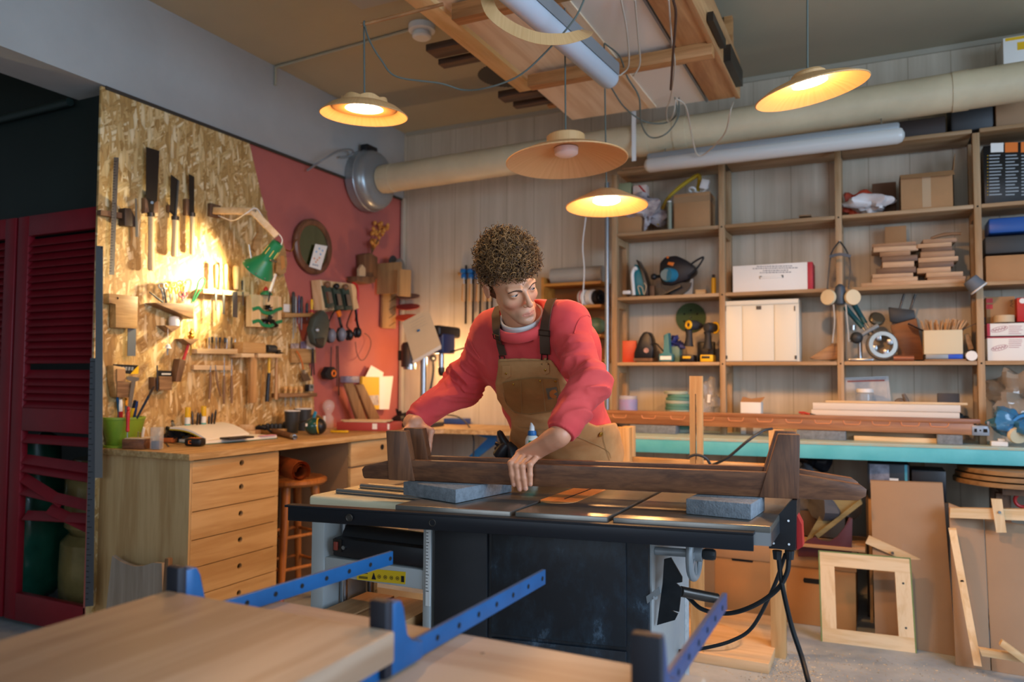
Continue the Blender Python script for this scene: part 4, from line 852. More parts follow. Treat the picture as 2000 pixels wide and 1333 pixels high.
# mallets
s = T('mallet_rack', 'pale wooden slotted rack holding the mallet and hammers', 'rack'); q = B(); lprism(q, [(472.6, 690.5), (497, 691), (497, 698.5), (472.6, 698.5)], .10, .10, .001); lprism(q, [(505, 691), (551, 692), (551, 699), (505, 699)], .10, .10, .001); s.part('body', q, M_PALE('y')); s.done()
s = T('wooden_mallet', 'wooden carpenter mallet resting on the slotted rack', 'mallet'); q = B(); lprism(q, [(475, 668), (520, 671), (520, 691), (475, 690)], .095, .07, .005); s.part('head', q, wood('mallet_beech', 'cba169', 'b3884f', 'y', 1.)); q = B(); lprism(q, [(491, 690), (502.5, 690), (502, 788), (490.5, 788)], .072, .024, .004); s.part('handle', q, M_HZ); s.done()
s = T('rubber_hammer', 'hammer with black head and yellow and black handle on the rack', 'hammer'); a = L(521, 681, .06); b = L(545, 682, .06); s.part('head', B().lathe([(.018, 0), (.022, .004), (.022, .06), (.02, .066)], a, b - a, 20), M_CHAR); s.part('claw', B().prism([L(x, y, .07) for x, y in ((543, 687), (557, 690), (543, 692))], (-.02, 0, 0)), M_DSTEEL); s.part('handle', B().tube([L(526, 691, .06), L(525.5, 729, .06)], .008, 10), M_YEL); s.part('grip', B().tube([L(525.5, 729, .06), L(524, 745, .06), L(521.5, 785, .06)], [.0095, .011, .0115], 10), M_BLACK); s.done()
s = T('claw_hammer', 'hammer with plain wooden handle at the right of the slotted rack', 'hammer'); s.part('handle', B().tube([L(540, 692, .05), L(539, 781, .05)], [.008, .011], 10), M_HZ); s.part('head', B().box(L(541, 687, .05), (.02, .05, .02), None, .003), M_DSTEEL); s.done()
# screwdrivers
rack('screwdriver_rack', 'small wooden shelf holding screwdrivers by the edge of the chipboard', [(556.7, 611.7), (621, 612.5), (621, 619), (556.7, 620)], .06, .06, M_OAKY)
for x, y0, w, ys, m, lb in ((573, 570, 10, 662, M_CHAR, 'tallest grey screwdriver, leftmost in the screwdriver shelf'), (577.5, 579, 7, 650, M_GREYM, 'pale grey screwdriver beside the tallest one'), (584, 577, 5, 632, M_NAVY, 'blue-handled screwdriver in the screwdriver shelf'), (589, 579, 8, 645, M_CHAR, 'grey screwdriver in the middle of the screwdriver shelf'), (599.5, 592, 8, 626, M_BLACK, 'short black screwdriver in the screwdriver shelf'), (609, 585, 8, 626, M_YEL, 'screwdriver with yellow and red handle in the screwdriver shelf'), (625, 592, 6, 622, M_BLACK, 'black screwdriver at the right end of the screwdriver shelf')):
 s = T('screwdriver', lb, 'screwdriver', 'screwdrivers in the shelf'); a, b = L(x, 612, .035), L(x, y0, .035); h = (b - a).length; r = w * .00115
 s.part('handle', B().lathe([(r * .7, 0), (r, h * .15), (r * .8, h * .4), (r, h * .7), (r * .8, h * .95), (r * .4, h)], a, b - a, 12), m)
 if m is M_YEL: s.part('collar', B().cyl(a + V((0, 0, .004)), a + V((0, 0, .022)), r * 1.08), M_RED)
 s.part('shaft', B().cyl(L(x, 612, .035), L(x, ys, .035), .0028, n=8), M_STEEL); s.done()
q = B(); lprism(q, [(554, 594), (568, 595), (568, 610), (554, 609)], .004, .002); solo('wall_card', q, M_PAPER, 'small pale card left of the screwdrivers', 'card')
s = T('photo_board', 'brown board on the wall holding two small photos and a sheet', 'board'); q = B(); lprism(q, [(569.5, 681), (616.5, 682), (616.5, 709.5), (569.5, 709)], .02, .018); s.part('board', q, M_OAKY); s.done()
for pts, m, lb, nm in (([(568, 671), (584, 671), (584, 681), (568, 681)], mat('photo_dark', '4b3a45', .4, hex2='c9b8b0', vs=40), 'left small photo on the brown board', 'photo_print'), ([(587, 668), (599, 666), (599, 681), (587, 681)], mat('photo_dark2', '3b3550', .4, hex2='8a7f98', vs=40), 'right small photo on the brown board', 'photo_print'), ([(595, 681), (602, 648), (616, 653), (615, 683)], M_PAPER, 'white sheet tucked behind the brown board', 'paper_sheet')):
 q = B(); lprism(q, pts, .024 if 'photo' in lb else .021, .001); solo(nm, q, m, lb, 'photo' if 'photo' in nm else 'paper')
s = T('paint_brush', 'flat brush with orange handle hanging on the brown board', 'brush'); s.part('handle', B().tube(arc([L(579, 686, .04), L(585, 695, .045), L(590, 710, .045), L(592, 722, .04)], 5), .005, 8), mat('orange_wood', 'c56a2a', .4)); s.part('ferrule', B().box(L(594, 727, .04), (.012, .03, .025), None, .002), M_STEEL); q = B(); lprism(q, [(588, 730), (600, 728), (608, 743), (594, 746)], .045, .012); s.part('bristles', q, mat('bristle', '5f4a34', .9)); s.done()
s = T('pincers', 'dark pliers hanging at the right of the brown board', 'pliers'); s.part('handle', B().tube([L(610, 688, .03), L(609, 720, .03), L(608, 735, .03)], .004), M_BLACK); s.part('handle', B().tube([L(612, 688, .03), L(613, 720, .03), L(614, 733, .03)], .004), M_BLACK); s.part('jaws', B().tube([L(611, 688, .03), L(611, 681, .03)], .006), M_DSTEEL); s.done()
rack('gouge_shelf', 'narrow wooden shelf of palm gouges above the paper cups', [(545, 769), (619.4, 768), (619.4, 775), (545, 777)], .06, .06, M_WAL('y'))
for k, x in enumerate((557, 567.5, 577.5, 588)):
 s = T('palm_gouge', ['leftmost palm gouge on the narrow shelf', 'second palm gouge on the narrow shelf', 'third palm gouge on the narrow shelf', 'rightmost palm gouge, next to the square gauge'][k], 'gouge', 'palm gouges on the narrow shelf'); s.part('handle', B().lathe([(.006, 0), (.008, .006), (.0115, .025), (.012, .036), (.007, .042)], L(x, 768.5, .035), n=16), mat('gouge_handle', 'd9ad6a', .4)); s.part('dot', B().cyl(L(x, 762, .0465), L(x, 762, .0485), .003, n=10), M_RED, 0); s.part('blade', B().cyl(L(x, 777, .035), L(x, 795, .035), .003, .0025, 8), M_STEEL); s.done()
s = T('angle_gauge', 'small square digital gauge on the narrow shelf', 'gauge'); c = L(604, 758, .04); s.part('body', B().box(c, (.03, .05, .044), None, .004), M_BLACK); s.part('frame', B().box(c + V((.0152, .004, 0)), (.002, .04, .04), None, .001), M_GREYM, 0); s.part('screen', B().box(c + V((.0165, .004, .006)), (.001, .026, .018)), mat('lcd', '3b4a44', .3), 0); s.done()
# lamp on wooden arm
s = T('wall_desk_lamp', 'green metal lamp on a folding wooden arm, lit, over the tools', 'lamp')
j0, j1, j2 = L(418, 412, .03), L(494, 413, .28), L(541, 462, .37)
def beam(b, a, c, w, h): d = c - a; m = frame((0, 0, 0), d).to_3x3(); b.box((a + c) / 2, (w, h, d.length), m, .003); return b
s.part('arm', beam(B(), j0, j1, .022, .036), M_PALE('y')); s.part('arm', beam(B(), j1, j2, .022, .036), M_PALE('y'))
s.part('hinge_bolt', B().cyl(j1 + V((.02, 0, 0)), j1 - V((.02, 0, 0)), .006), M_STEEL); s.part('wall_plate', B().box(L(418, 412, .012), (.024, .07, .07), None, .003), M_DW)
s.part('cable', B().tube(arc([j0 + V((0, .03, -.02)), (j0 + j1) / 2 + V((0, 0, -.05)), j1 + V((0, -.05, -.022)), j1 + V((0, .02, .02)), (j1 + j2) / 2 + V((0, .0, .02)), j2 + V((.01, .02, .0)), j2 + V((.02, .01, -.05))], 5), .003), M_PAPER)
hd = L(541, 478, .37); tgt = L(352, 545, .0); mouth = L(503, 530, .25); axl = (mouth - hd).normalized(); h = (mouth - hd).length
hh = h
sh = B(); sh.lathe([(.012, -.015), (.030, -.01), (.033, 0), (.036, hh * .50), (.042, hh * .58), (.085, hh * .93), (.088, hh * 1.0), (.086, hh * 1.0), (.040, hh * .6), (.03, hh * .5), (.012, hh * .4)], hd, axl, 36, cap=False)
p = s.part('lamp_shade', sh, M_GREEN)
x_, y_, _ = basis(axl); rv = B()
for k in range(10): a = 2 * PI * k / 10; rv.sph(hd + axl * hh * .93 + (x_ * math.cos(a) + y_ * math.sin(a)) * .086, .004, 8)
s.part('rivets', rv, M_STEEL, p); sl = B()
for k in range(8): a = 2 * PI * k / 8; w_ = x_ * math.cos(a) + y_ * math.sin(a); sl.tube([hd + axl * hh * .15 + w_ * .0345, hd + axl * hh * .38 + w_ * .036], .002, 6)
s.part('vent_slots', sl, mat('painted_slot_glow', 'f4d77a', .5), p)  # lamplight through the slots put into their pale yellow colour
s.part('bulb', B().sph(hd + axl * hh * .78, .03, 16), mat('bulb_white', 'fff0cf', .4, emis=12))
s.part('clip', B().cyl(L(486, 478, .27), L(490, 505, .27), .004).cyl(L(528, 508, .35), L(540, 512, .35), .004), M_STEEL); s.done()
lo_ = hd + axl * (hh * 1.02 + .01)
point('desk_lamp_light', lo_, 26, 'ffeab8', .03, 118, L(362, 540, .0), .6)
# shapes hung above
q = B(); lprism(q, [(505, 408), (522, 412), (520, 430), (512, 445), (514, 462), (508, 478), (500, 492), (494, 486), (497, 470), (506, 455), (504, 430)], .02, .018); solo('wooden_template', q, M_OAKY, 'curvy wooden template hung behind the folding lamp arm', 'template')
s = T('wooden_plaque', 'wavy wooden cut-out with a clear side hung right of the green lamp', 'plaque'); q = B(); lprism(q, [(545, 482), (553, 474), (558, 490), (561, 515), (558, 533), (549, 538), (540, 532), (543, 505)], .04, .012); s.part('plate', q, M_OAKY); q = B(); lprism(q, [(548, 500), (555, 500), (557, 522), (550, 528)], .042, .003); s.part('inlay', q, mat('amber', 'c78a4a', .3)); s.done()
solo('wire_hook', B().tube(arc([L(557, 488, .02), L(566, 491, .06), L(571, 488, .08), L(575, 474, .07), L(580, 468, .03)], 5), .004), M_BRASS, 'curved brass wall hook left of the oval mirror', 'hook')
# oval mirror
s = T('oval_mirror', 'oval mirror with wide wooden frame on the pink wall', 'mirror'); cc = L(614, 482, .02)
rx = (L(650, 482, .02) - L(578, 482, .02)).length / 2; rz = (L(614, 428, .02) - L(614, 536, .02)).length / 2
def el(a, k, d): return V((XL + d, cc.y + rx * k * math.cos(a), cc.z + rz * (1 - (1 - k) * rx / rz * 1.0) * math.sin(a) if k < 1 else cc.z + rz * math.sin(a)))
A_ = [2 * PI * i / 56 for i in range(56)]
q = B(); q.rings([[el(a, 1, .0) for a in A_], [el(a, 1, .018) for a in A_], [el(a, .93, .028) for a in A_], [el(a, .80, .024) for a in A_], [el(a, .77, .014) for a in A_]], cap=False); s.part('frame', q, wood('mirror_frame', '7a4f35', '5b3825', 'z', 1., .4))
q = B(); q.prism([el(a, .78, .014) for a in A_], (-.01, 0, 0)); s.part('glass', q, mat('mirror_glass', '8a8c6a', .06, 1.)); s.done()
s = T('postcard', 'white postcard with small drawings stuck in the oval mirror', 'postcard'); q = B(); lprism(q, [(616, 477), (639.5, 481), (626, 528), (604, 521)], .03, .001); s.part('card', q, M_PAPER); cs = (mat('ink_blue', '4aa3d8', .6), mat('ink_orange', 'e08a4a', .6), mat('ink_grey', '8d98a8', .6))
for m, P_ in ((cs[0], ((624, 486), (630, 490), (618, 492), (626, 497))), (cs[1], ((614, 505), (620, 508), (617, 512), (624, 504))), (cs[2], ((612, 517), (616, 518), (620, 519)))):
 q = B()
 for x, y in P_: q.sph(L(x, y, .0315), (.0012, .007, .006), 10)
 s.part('drawing', q, m, 0)
s.done()
# wall vase with dried flowers
s = T('wall_vase', 'wooden wall vase with a small house block on its tray', 'vase'); q = B(); lprism(q, [(712, 497), (724, 494), (738, 503), (737, 545), (713, 545)], .07, .065, .003); s.part('body', q, wood('vase_wood', '7d5535', '5f3f27', 'z', 1.)); q = B(); lprism(q, [(698, 539.5), (735, 541), (733, 552), (722, 555), (697.7, 549)], .09, .085, .003); s.part('tray', q, M_DW); s.done()
q = B(); lprism(q, [(702, 540), (702, 525), (708, 517), (714, 525), (714, 540)], .085, .02); solo('house_block', q, mat('pale_block', 'b9a07e', .6), 'pale little house block on the wall vase tray', 'ornament')
s = T('dried_flowers', 'orange dried lantern flowers in the wooden wall vase', 'dried flowers'); b = B(); st = B(); random.seed(3); root = L(726, 497, .035); M_PHY = mat('lantern_orange', 'c8741f', .6, hex2='e0a04a', vs=30)
fl = []
for k in range(34):
 t_ = random.random(); x = 727 + 16 * t_ + random.uniform(-9, 13) * (.4 + t_); y = 484 - 50 * t_ + random.uniform(-6, 6); p = L(x, y, .035 + random.uniform(-.03, .05)); fl.append(p)
for i in range(0, 34, 4): st.tube(arc([root, (root + fl[i]) / 2 + V((0, -.01, .0)), fl[i]], 4), .0015, 5)
s.part('stems', st, mat('dry_stem', '6f5130', .8))
for p in fl: s.part('blossom', B().lathe([(.001, -.02), (.010, -.012), (.0135, 0), (.010, .010), (.003, .015)], p, (random.uniform(-.6, .6), random.uniform(-.6, .6), 1), 8), M_PHY)
s.done()
# plane rack with hand planes, ear defenders, respirator
s = T('plane_rack', 'pale wooden slotted rack on the pink wall stuffed with hand planes', 'rack'); M_RK = M_PALE('z')
for x in (627, 648, 668, 688): q = B(); lprism(q, [(x - 2, 547 + (x - 627) * .12), (x + 2, 548 + (x - 627) * .12), (x + 13, 604 - (x - 627) * .03), (x + 3, 606)], .075, .07); s.part('divider', q, M_RK)
q = B(); lprism(q, [(625, 547), (697, 556), (700, 604), (628, 610)], .006, .005); s.part('back', q, M_RK); s.done()
for k, (x, y, m, lb) in enumerate(((640, 556, M_DW, 'brown-knobbed hand plane in the left slot'), (658, 560, M_BLACK, 'black-knobbed hand plane in the second slot'), (676, 561, M_DW, 'brown-knobbed hand plane in the third slot'))):
 s = T('hand_plane', lb + ' of the pale rack', 'hand plane', 'hand planes in the slotted rack'); q = B(); lprism(q, [(x - 7, y + 2), (x + 6, y + 4), (x + 14, y + 44), (x + 1, y + 46)], .10, .07, .003); s.part('body', q, mat('plane_green', '38463c', .4, var=.3, vs=20)); s.part('knob', B().sph(L(x - 1, y, .10), .021, 14), m); q = B(); lprism(q, [(x, y + 14), (x + 7, y + 15), (x + 11, y + 36), (x + 4, y + 37)], .118, .018); s.part('lever_cap', q, M_STEEL); s.done()
solo('red_hand_plane', B().tube(arc([L(688, 553, .06), L(695, 556, .07), L(699, 570, .07), L(698, 600, .06), L(695, 628, .05)], 5), .009), M_RED, 'red curved tool handle at the right end of the slotted rack', 'tool')
s = T('face_shield', 'dark grey welding face mask hanging below the slotted rack', 'mask'); q = B(); lprism(q, [(616, 620), (632, 605), (642, 614), (646, 632), (640, 668), (632, 682), (616, 672), (609, 645)], .13, .05, .014); s.part('shell', q, mat('mask_grey', '39413c', .5, var=.15, vs=20)); s.part('knob', B().cyl(L(620, 645, .13), L(620, 645, .142), .008).torus(L(620, 645, .14), EX, .011, .003), M_STEEL, 0); q = B(); lprism(q, [(617, 662), (634, 660), (632, 678), (620, 672)], .136, .008); s.part('visor', q, M_BLACK, 0); s.done()
def muffs(name, c1, c2, top, m, lab, r=.036):
 s = T(name, lab, 'ear defenders', 'ear defenders on hooks'); a, b, t_ = L(*c1, .10), L(*c2, .10), L(*top, .06)
 for c, sg in ((a, -1), (b, 1)): s.part('cup', B().sph(c, (r * .8, r * .75, r * 1.25), 18), m); s.part('cushion', B().sph(c + V((-.02, 0, 0)), (r * .5, r * .85, r * 1.3), 16), M_BLACK)
 s.part('headband', B().tube(arc([a + V((0, 0, .03)), a + V((-.02, -.01, .07)), t_, b + V((-.02, .01, .07)), b + V((0, 0, .03))], 6), .009, 8, flat=.5), M_BLACK); s.done()
muffs('ear_defenders', (648, 656), (668, 654), (656, 606), mat('cup_grey', '6d7280', .35), 'grey ear defenders hanging under the hand planes')
muffs('ear_defenders', (684, 655), (700, 650), (692, 600), M_BLACK, 'black ear defenders at the right below the hand planes', .028)
solo('yellow_clip', B().box(L(662, 613, .12), (.02, .03, .04), M.Rotation(.5, 3, 'X'), .005), M_ORANGE, 'orange pad above the grey ear defenders', 'clip')
solo('hanging_strap', B().ribbon([L(660, 676, .06), L(661, 720, .06), L(662, 773, .055)], .009, (1, 0, 0), .002), M_BLACK, 'longest black strap hanging on the pink wall', 'strap'); solo('hanging_strap', B().ribbon([L(657, 676, .07), L(657.5, 715, .07), L(658, 755, .065)], .008, (1, 0, 0), .002), M_BLACK, 'shorter black strap just left of the longest one', 'strap')
s = T('tape_measure', 'black and orange tape measure hanging from a strap on the pink wall', 'tape measure'); c = L(647, 730, .05); q = B(); lprism(q, [(635, 730), (642, 717), (653, 717), (659, 725), (658, 738), (648, 743), (638, 740)], .07, .04, .004); s.part('case', q, M_BLACK); s.part('ring', B().torus(L(652, 730, .072), EX, .018, .006), M_ORANGE, 0); s.part('strap', B().cyl(L(646, 718, .05), L(647, 678, .05), .003), M_BLACK); s.done()
cable('headphone_wire', [L(694, 668, .06), L(697, 690, .06), L(705, 704, .05), L(715, 698, .04), L(724, 675, .03), L(722, 660, .03), L(712, 651, .03)], .0025, M_CHAR, 'thin dark wire looping below the black ear defenders')
# saw blade rack with discs by the corner
M_SLOT = wood('slot_panel', 'b08a5a', '97734a', 'z', .8)
s = T('blade_rack', 'slotted wooden rack by the corner holding sanding discs and blades', 'rack'); P0 = [(749, 518.5), (775, 520), (773, 642.5), (747, 641)]; q = B(); lprism(q, P0, .02, .018); pl = s.part('side_panel', q, M_SLOT); q = B()
for k in range(7): y = 533 + k * 16; lprism(q, [(760, y + 8), (772, y), (772, y + 1.2), (760, y + 9.2)], .0206, .0008)
s.part('slots', q, M_HOLE, pl); a = PX(786, 526, XL + .26); q = B(); q.prism([PX(x, y, XL + .24) for x, y in ((781, 526), (803, 528), (802, 580), (780, 578))], (-.02, 0, 0)); s.part('side_panel', q, M_SLOT); s.part('back_board', B().bx(XL + .02, XL + .22, 4.40, 4.415, L(760, 580).z, L(760, 522).z), M_SLOT); s.done()
for k, (x, y, r, m, lb) in enumerate(((797, 580, .085, mat('disc_brown', '7d5a4a', .6), 'brown disc, topmost of three in the slotted rack'), (797, 600, .085, mat('disc_dark_red', 'a02f28', .5), 'dark red disc in the middle of the slotted rack'), (796, 621, .088, mat('disc_orange', 'e0572f', .5), 'bright orange-red disc, lowest in the slotted rack'))):
 c = PX(x, y, XL + .13); ax = V((.15, -.35, 1)).normalized(); solo('sanding_disc', B().cyl(c, c + ax * .004, r, n=40), m, lb, 'disc', 'discs in the slotted rack')
for k, (x, y, r, lb) in enumerate(((768, 515, .055, 'left dark toothed saw blade sticking out above the slotted rack'), (781, 522, .06, 'right pale toothed saw blade above the slotted rack'))):
 c = PX(x, y, XL + .08 + .06 * k); pts = [c + V((.0, (r + (.004 if i % 2 else 0)) * math.cos(2 * PI * i / 60), (r + (.004 if i % 2 else 0)) * math.sin(2 * PI * i / 60))) for i in range(60)]; q = B(); q.prism(pts, (.003, 0, 0)); solo('toothed_disc', q, M_CHAR if k == 0 else mat('blade_grey', '7d7d7a', .4, .6), lb, 'saw blade', 'saw blades above the slotted rack')
# ================================================================== THINGS ON THE DESK
def D(x, y, z=DZ + .001): return PZ(x, y, z)
def mpx(p): return (ROT.transposed() @ (p - CAM)).z * -1 / F_
def UP(p, px): return p + V((0, 0, px * mpx(p)))
SX = ROT @ V((1, 0, 0))
def side(p, px): return p + V((SX.x, SX.y, 0)) * (px * mpx(p))
def away(p, d):                              # further from the camera, never into the wall
 p = p + V((p.x, p.y, 0)).normalized() * d
 if p.x < XL + .05 and p.y < YB - .2: k = (XL + .05) / p.x; p = V((p.x * k, p.y * k, p.z))
 return p
def topz(px, py, p): r = ray(px, py); return CAMZ + r.z * math.hypot(p.x, p.y) / math.hypot(r.x, r.y)
# green pot and its contents
pc = away(D(239, 872), .05); r0, r1 = 23 * mpx(pc), 33 * mpx(pc); hp = 58 * mpx(pc)
s = T('plant_pot', 'green square-sided pot full of brushes and pens', 'pot'); M_PG = mat('pot_green', '7f9a2c', .4)
q = B(); q.lathe([(r0 * .4, .0), (r0 * 1.1, .0), (r0 * 1.18, .004), (r1 * 1.18, hp - .012), (r1 * 1.22, hp - .01), (r1 * 1.22, hp), (r1 * 1.08, hp), (r0 * 1.0, .02), (.01, .02)], pc, (0, 0, 1), 36, cap=False)
s.part('body', q, M_PG); s.part('saucer', B().lathe([(.01, 0), (r0 * 1.55, 0), (r0 * 1.6, .010), (r0 * 1.2, .010)], pc + V((0, 0, -.0005)), (0, 0, 1), 36), M_PG); s.done()
def stick(name, a, b, r, m, lab, cat, tip=None, tl=.3, tr=None, grp='brushes and pens in the green pot'):
 s = T(name, lab, cat, grp); c = a + (b - a) * (1 - tl); s.part('handle' if 'brush' in name else 'barrel', B().cyl(a, c, r * .7, r, 10), m)
 if tip: s.part('bristles' if 'brush' in name else 'tip', B().lathe([(r, 0), ((tr or r) * 1.1, (b - c).length * .5), ((tr or r) * .8, (b - c).length)], c, b - c, 12, squash=.5), tip)
 s.done()
def P_(x, y, dd=0): c = PY(x, y, pc.y + dd); return c
bot = lambda dx, dy=0: pc + V((dx, dy, hp * .25))
M_BRI = mat('brush_hair', '4a3a2c', .9); M_BRL = mat('light_hair', 'c9b28f', .9)
stick('brush_round', bot(-.02), P_(203, 728), .007, M_NAVY, 'dark flat brush leaning farthest left in the green pot', 'brush', M_BRI, .2, .011)
stick('brush_flat', bot(-.005, .01), P_(212, 724, .02), .007, M_NAVY, 'wide pale-haired brush standing tallest in the green pot', 'brush', M_BRL, .25, .02)
stick('brush_small', bot(-.03, .01), P_(209, 783, .01), .005, M_BLACK, 'short dark brush at the left rim of the green pot', 'brush', M_RED, .15)
stick('brush_fine', bot(.02), P_(301, 755), .006, mat('slate_handle', '2e3c48', .4), 'thin dark brush leaning far right out of the green pot', 'brush', M_BRI, .18, .006)
stick('pen_red', bot(.0, -.01), P_(236, 781, -.02), .009, M_RED, 'red and white pen in the middle of the green pot', 'pen', M_WHITEP, .3)
stick('pen_yellow', bot(.02, .0), P_(264, 782), .008, M_YEL, 'yellow marker in the green pot', 'pen', M_BLACK, .2)
stick('pen_black', bot(.025, .02), P_(268, 784, .01), .007, M_NAVY, 'dark blue pen at the right rim of the green pot', 'pen', M_NAVY, .2)
stick('pen_grey', bot(.01, .02), P_(246, 778, .03), .008, M_GREYM, 'grey pen standing behind the red one in the green pot', 'pen', M_BRASS, .2)
stick('pen_blue', bot(-.012, .0), P_(228, 760, .0), .006, M_BLUE, 'blue pen in the left half of the green pot', 'pen', M_BLUE, .2)
# walnut block with scriber and pins
bc = away(D(268, 878), .04); mb = mpx(bc)
s = T('walnut_pin_block', 'small dark walnut block in front of the green pot', 'block'); q = B(); q.box(bc + V((0, 0, .022)), (.105, .07, .044), M.Rotation(.35, 3, 'Z'), .003); s.part('block', q, M_WENGE('x')); s.part('pad', B().box(bc + V((0, 0, .046)), (.09, .055, .004), M.Rotation(.35, 3, 'Z'), .001), M_BRL, 0); s.done()
s = T('red_scriber', 'red screwdriver standing in the walnut block', 'screwdriver'); c = bc + V((-.035, -.025, .044)); s.part('handle', B().lathe([(.005, .03), (.0085, .035), (.007, .06), (.0085, .09), (.0085, .115), (.005, .125), (.008, .13), (.005, .145)], c, n=14), M_RED); s.part('shaft', B().cyl(c, c + V((0, 0, .032)), .0025), M_STEEL); s.done()
for dx, dy, h, lb in ((-.01, .01, .02, 'thin steel pin upright in the walnut block'), (.02, .0, .018, 'brass pin at the right of the walnut block')): solo('steel_pin', B().lathe([(.002, 0), (.002, h), (.004, h + .003), (.001, h + .006)], bc + V((dx, dy, .0485)), n=8), M_STEEL if dx < 0 else M_BRASS, lb, 'pin')
c = away(D(276, 852), .02); solo('glue_tube', B().box(c + V((0, 0, .05)), (.03, .016, .075), M.Rotation(.2, 3, 'Y'), .007).lathe([(.009, 0), (.008, .02)], c, n=12), M_WHITEP, 'white tube standing on its cap behind the walnut block', 'tube')
c = away(D(291, 853), .04); solo('bowl', B().lathe([(.01, 0), (.022, 0), (.034, .03), (.036, .034), (.032, .034), (.02, .006), (.01, .006)], c, n=28, cap=False), mat('stoneware', 'b3a68f', .5), 'small pale bowl behind the clear box', 'bowl')
s = T('clear_box', 'clear plastic box with dark contents beside the walnut block', 'box'); c = away(D(306, 879), .02); s.part('box', B().box(c + V((0, 0, .05)), (.045, .034, .098), M.Rotation(.35, 3, 'Z'), .002), mat('clear_box', 'd9d6c8', .15, alpha=.35)); s.part('contents', B().box(c + V((0, 0, .020)), (.038, .028, .036), M.Rotation(.35, 3, 'Z'), .002), M_NAVY); s.done()
c = away(D(330, 862), .03); solo('orange_tray', B().box(c + V((0, 0, .012)), (.07, .06, .022), M.Rotation(.3, 3, 'Z'), .003), mat('terracotta', 'b8642e', .6), 'orange tray left of the open book', 'tray')
solo('wrist_strap', B().tube(arc([D(322, 862), D(333, 866), D(350, 868), D(365, 866)], 6), .003, 8, flat=.5).tube([D(321, 862), D(329, 873)], .004), M_BLACK, 'black strap lying in front of the orange tray', 'strap')
# tape on desk
s = T('tape_measure', 'black tape measure with orange mark lying before the open book', 'tape measure'); c = away(D(381, 873), .035); s.part('case', B().box(c + V((0, 0, .019)), (.085, .055, .037), M.Rotation(.3, 3, 'Z'), .012, 3), M_BLACK)
m_ = M.Rotation(.3, 3, 'Z'); f = c + m_ @ V((-.012, -.0285, .02)); s.part('mark', B().box(f + m_ @ V((-.004, 0, 0)), (.003, .002, .016), m_).box(f + m_ @ V((.002, 0, .0065)), (.012, .002, .003), m_).box(f + m_ @ V((.002, 0, -.0065)), (.012, .002, .003), m_), M_ORANGE, 0); s.part('top_trim', B().box(c + V((0, 0, .0375)), (.05, .03, .003), m_, .001), M_ORANGE, 0); s.done()
# open book
s = T('open_notebook', 'open notebook with blank white pages and green cover on the desk', 'book'); M_PG2 = mat('page_white', 'efece2', .7)
b0, b1, b2, b3 = D(408, 867), D(545, 856), D(470, 838), D(352, 842)
ex = (b1 - b0).normalized(); ex.z = 0; dep = V((-.86, .0, 0)) * .0
A = D(400, 869); Bp = D(543, 857); ux = (Bp - A); wl = ux.length; ux.normalize(); uy = V((-ux.y, ux.x, 0));
if uy.dot(V((0, 0, 0)) - A) > 0: uy = -uy
W, H_ = wl, .21
cv = B(); cv.prism([A, A + ux * W, A + ux * W + uy * H_, A + uy * H_], (0, 0, .003)); s.part('cover', cv, mat('book_green', '1c6b54', .5))
pg = B(); pg.prism([A + ux * .004 + uy * .004 + V((0, 0, .003)), A + ux * (W - .006) + uy * .004 + V((0, 0, .003)), A + ux * (W - .006) + uy * (H_ - .006) + V((0, 0, .003)), A + uy * (H_ - .006) + ux * .004 + V((0, 0, .003))], (0, 0, .013)); s.part('page_block', pg, M_PG2)
S0, S1 = D(402, 861, .888), D(486, 850, .888); dz_ = lambda p: mpx(p) * F_
T0, T1 = PD(331, 838, dz_(S0) + .06), PD(421, 827, dz_(S1) + .10); nb_ = (S1 - S0).cross(T0 - S0).normalized()
if nb_.z < 0: nb_ = -nb_
for nm, o0, o1, m_ in (('raised_pages', 0, .009, M_PG2), ('raised_cover', -.006, -.001, mat('book_yellow', 'c9b022', .5))):
 lf = B(); rings = []
 for k in range(17):
  u = k / 16; p0, p1 = S0.lerp(T0, u), S1.lerp(T1, u); h = nb_ * .016 * math.sin(PI * u); rings.append([p0 + h + nb_ * o0, p0 + h + nb_ * o1, p1 + h + nb_ * o1, p1 + h + nb_ * o0])
 lf.rings(rings); s.part(nm, lf, m_)
s.done()
c = D(463, 859, .888); solo('smartphone', B().box(away(c, .04) + V((0, 0, .006)), (.15, .075, .009), M.Rotation(math.atan2(ux.y, ux.x), 3, 'Z'), .003), M_BLACK, 'black phone lying on the open notebook', 'phone')
solo('pink_ruler', B().box(away(D(522, 853, .888), .03) + V((0, 0, .003)), (.1, .03, .004), M.Rotation(math.atan2(ux.y, ux.x), 3, 'Z'), .001), mat('pink_plastic', 'd99ab0', .4), 'flat pink ruler right of the phone on the notebook', 'ruler')
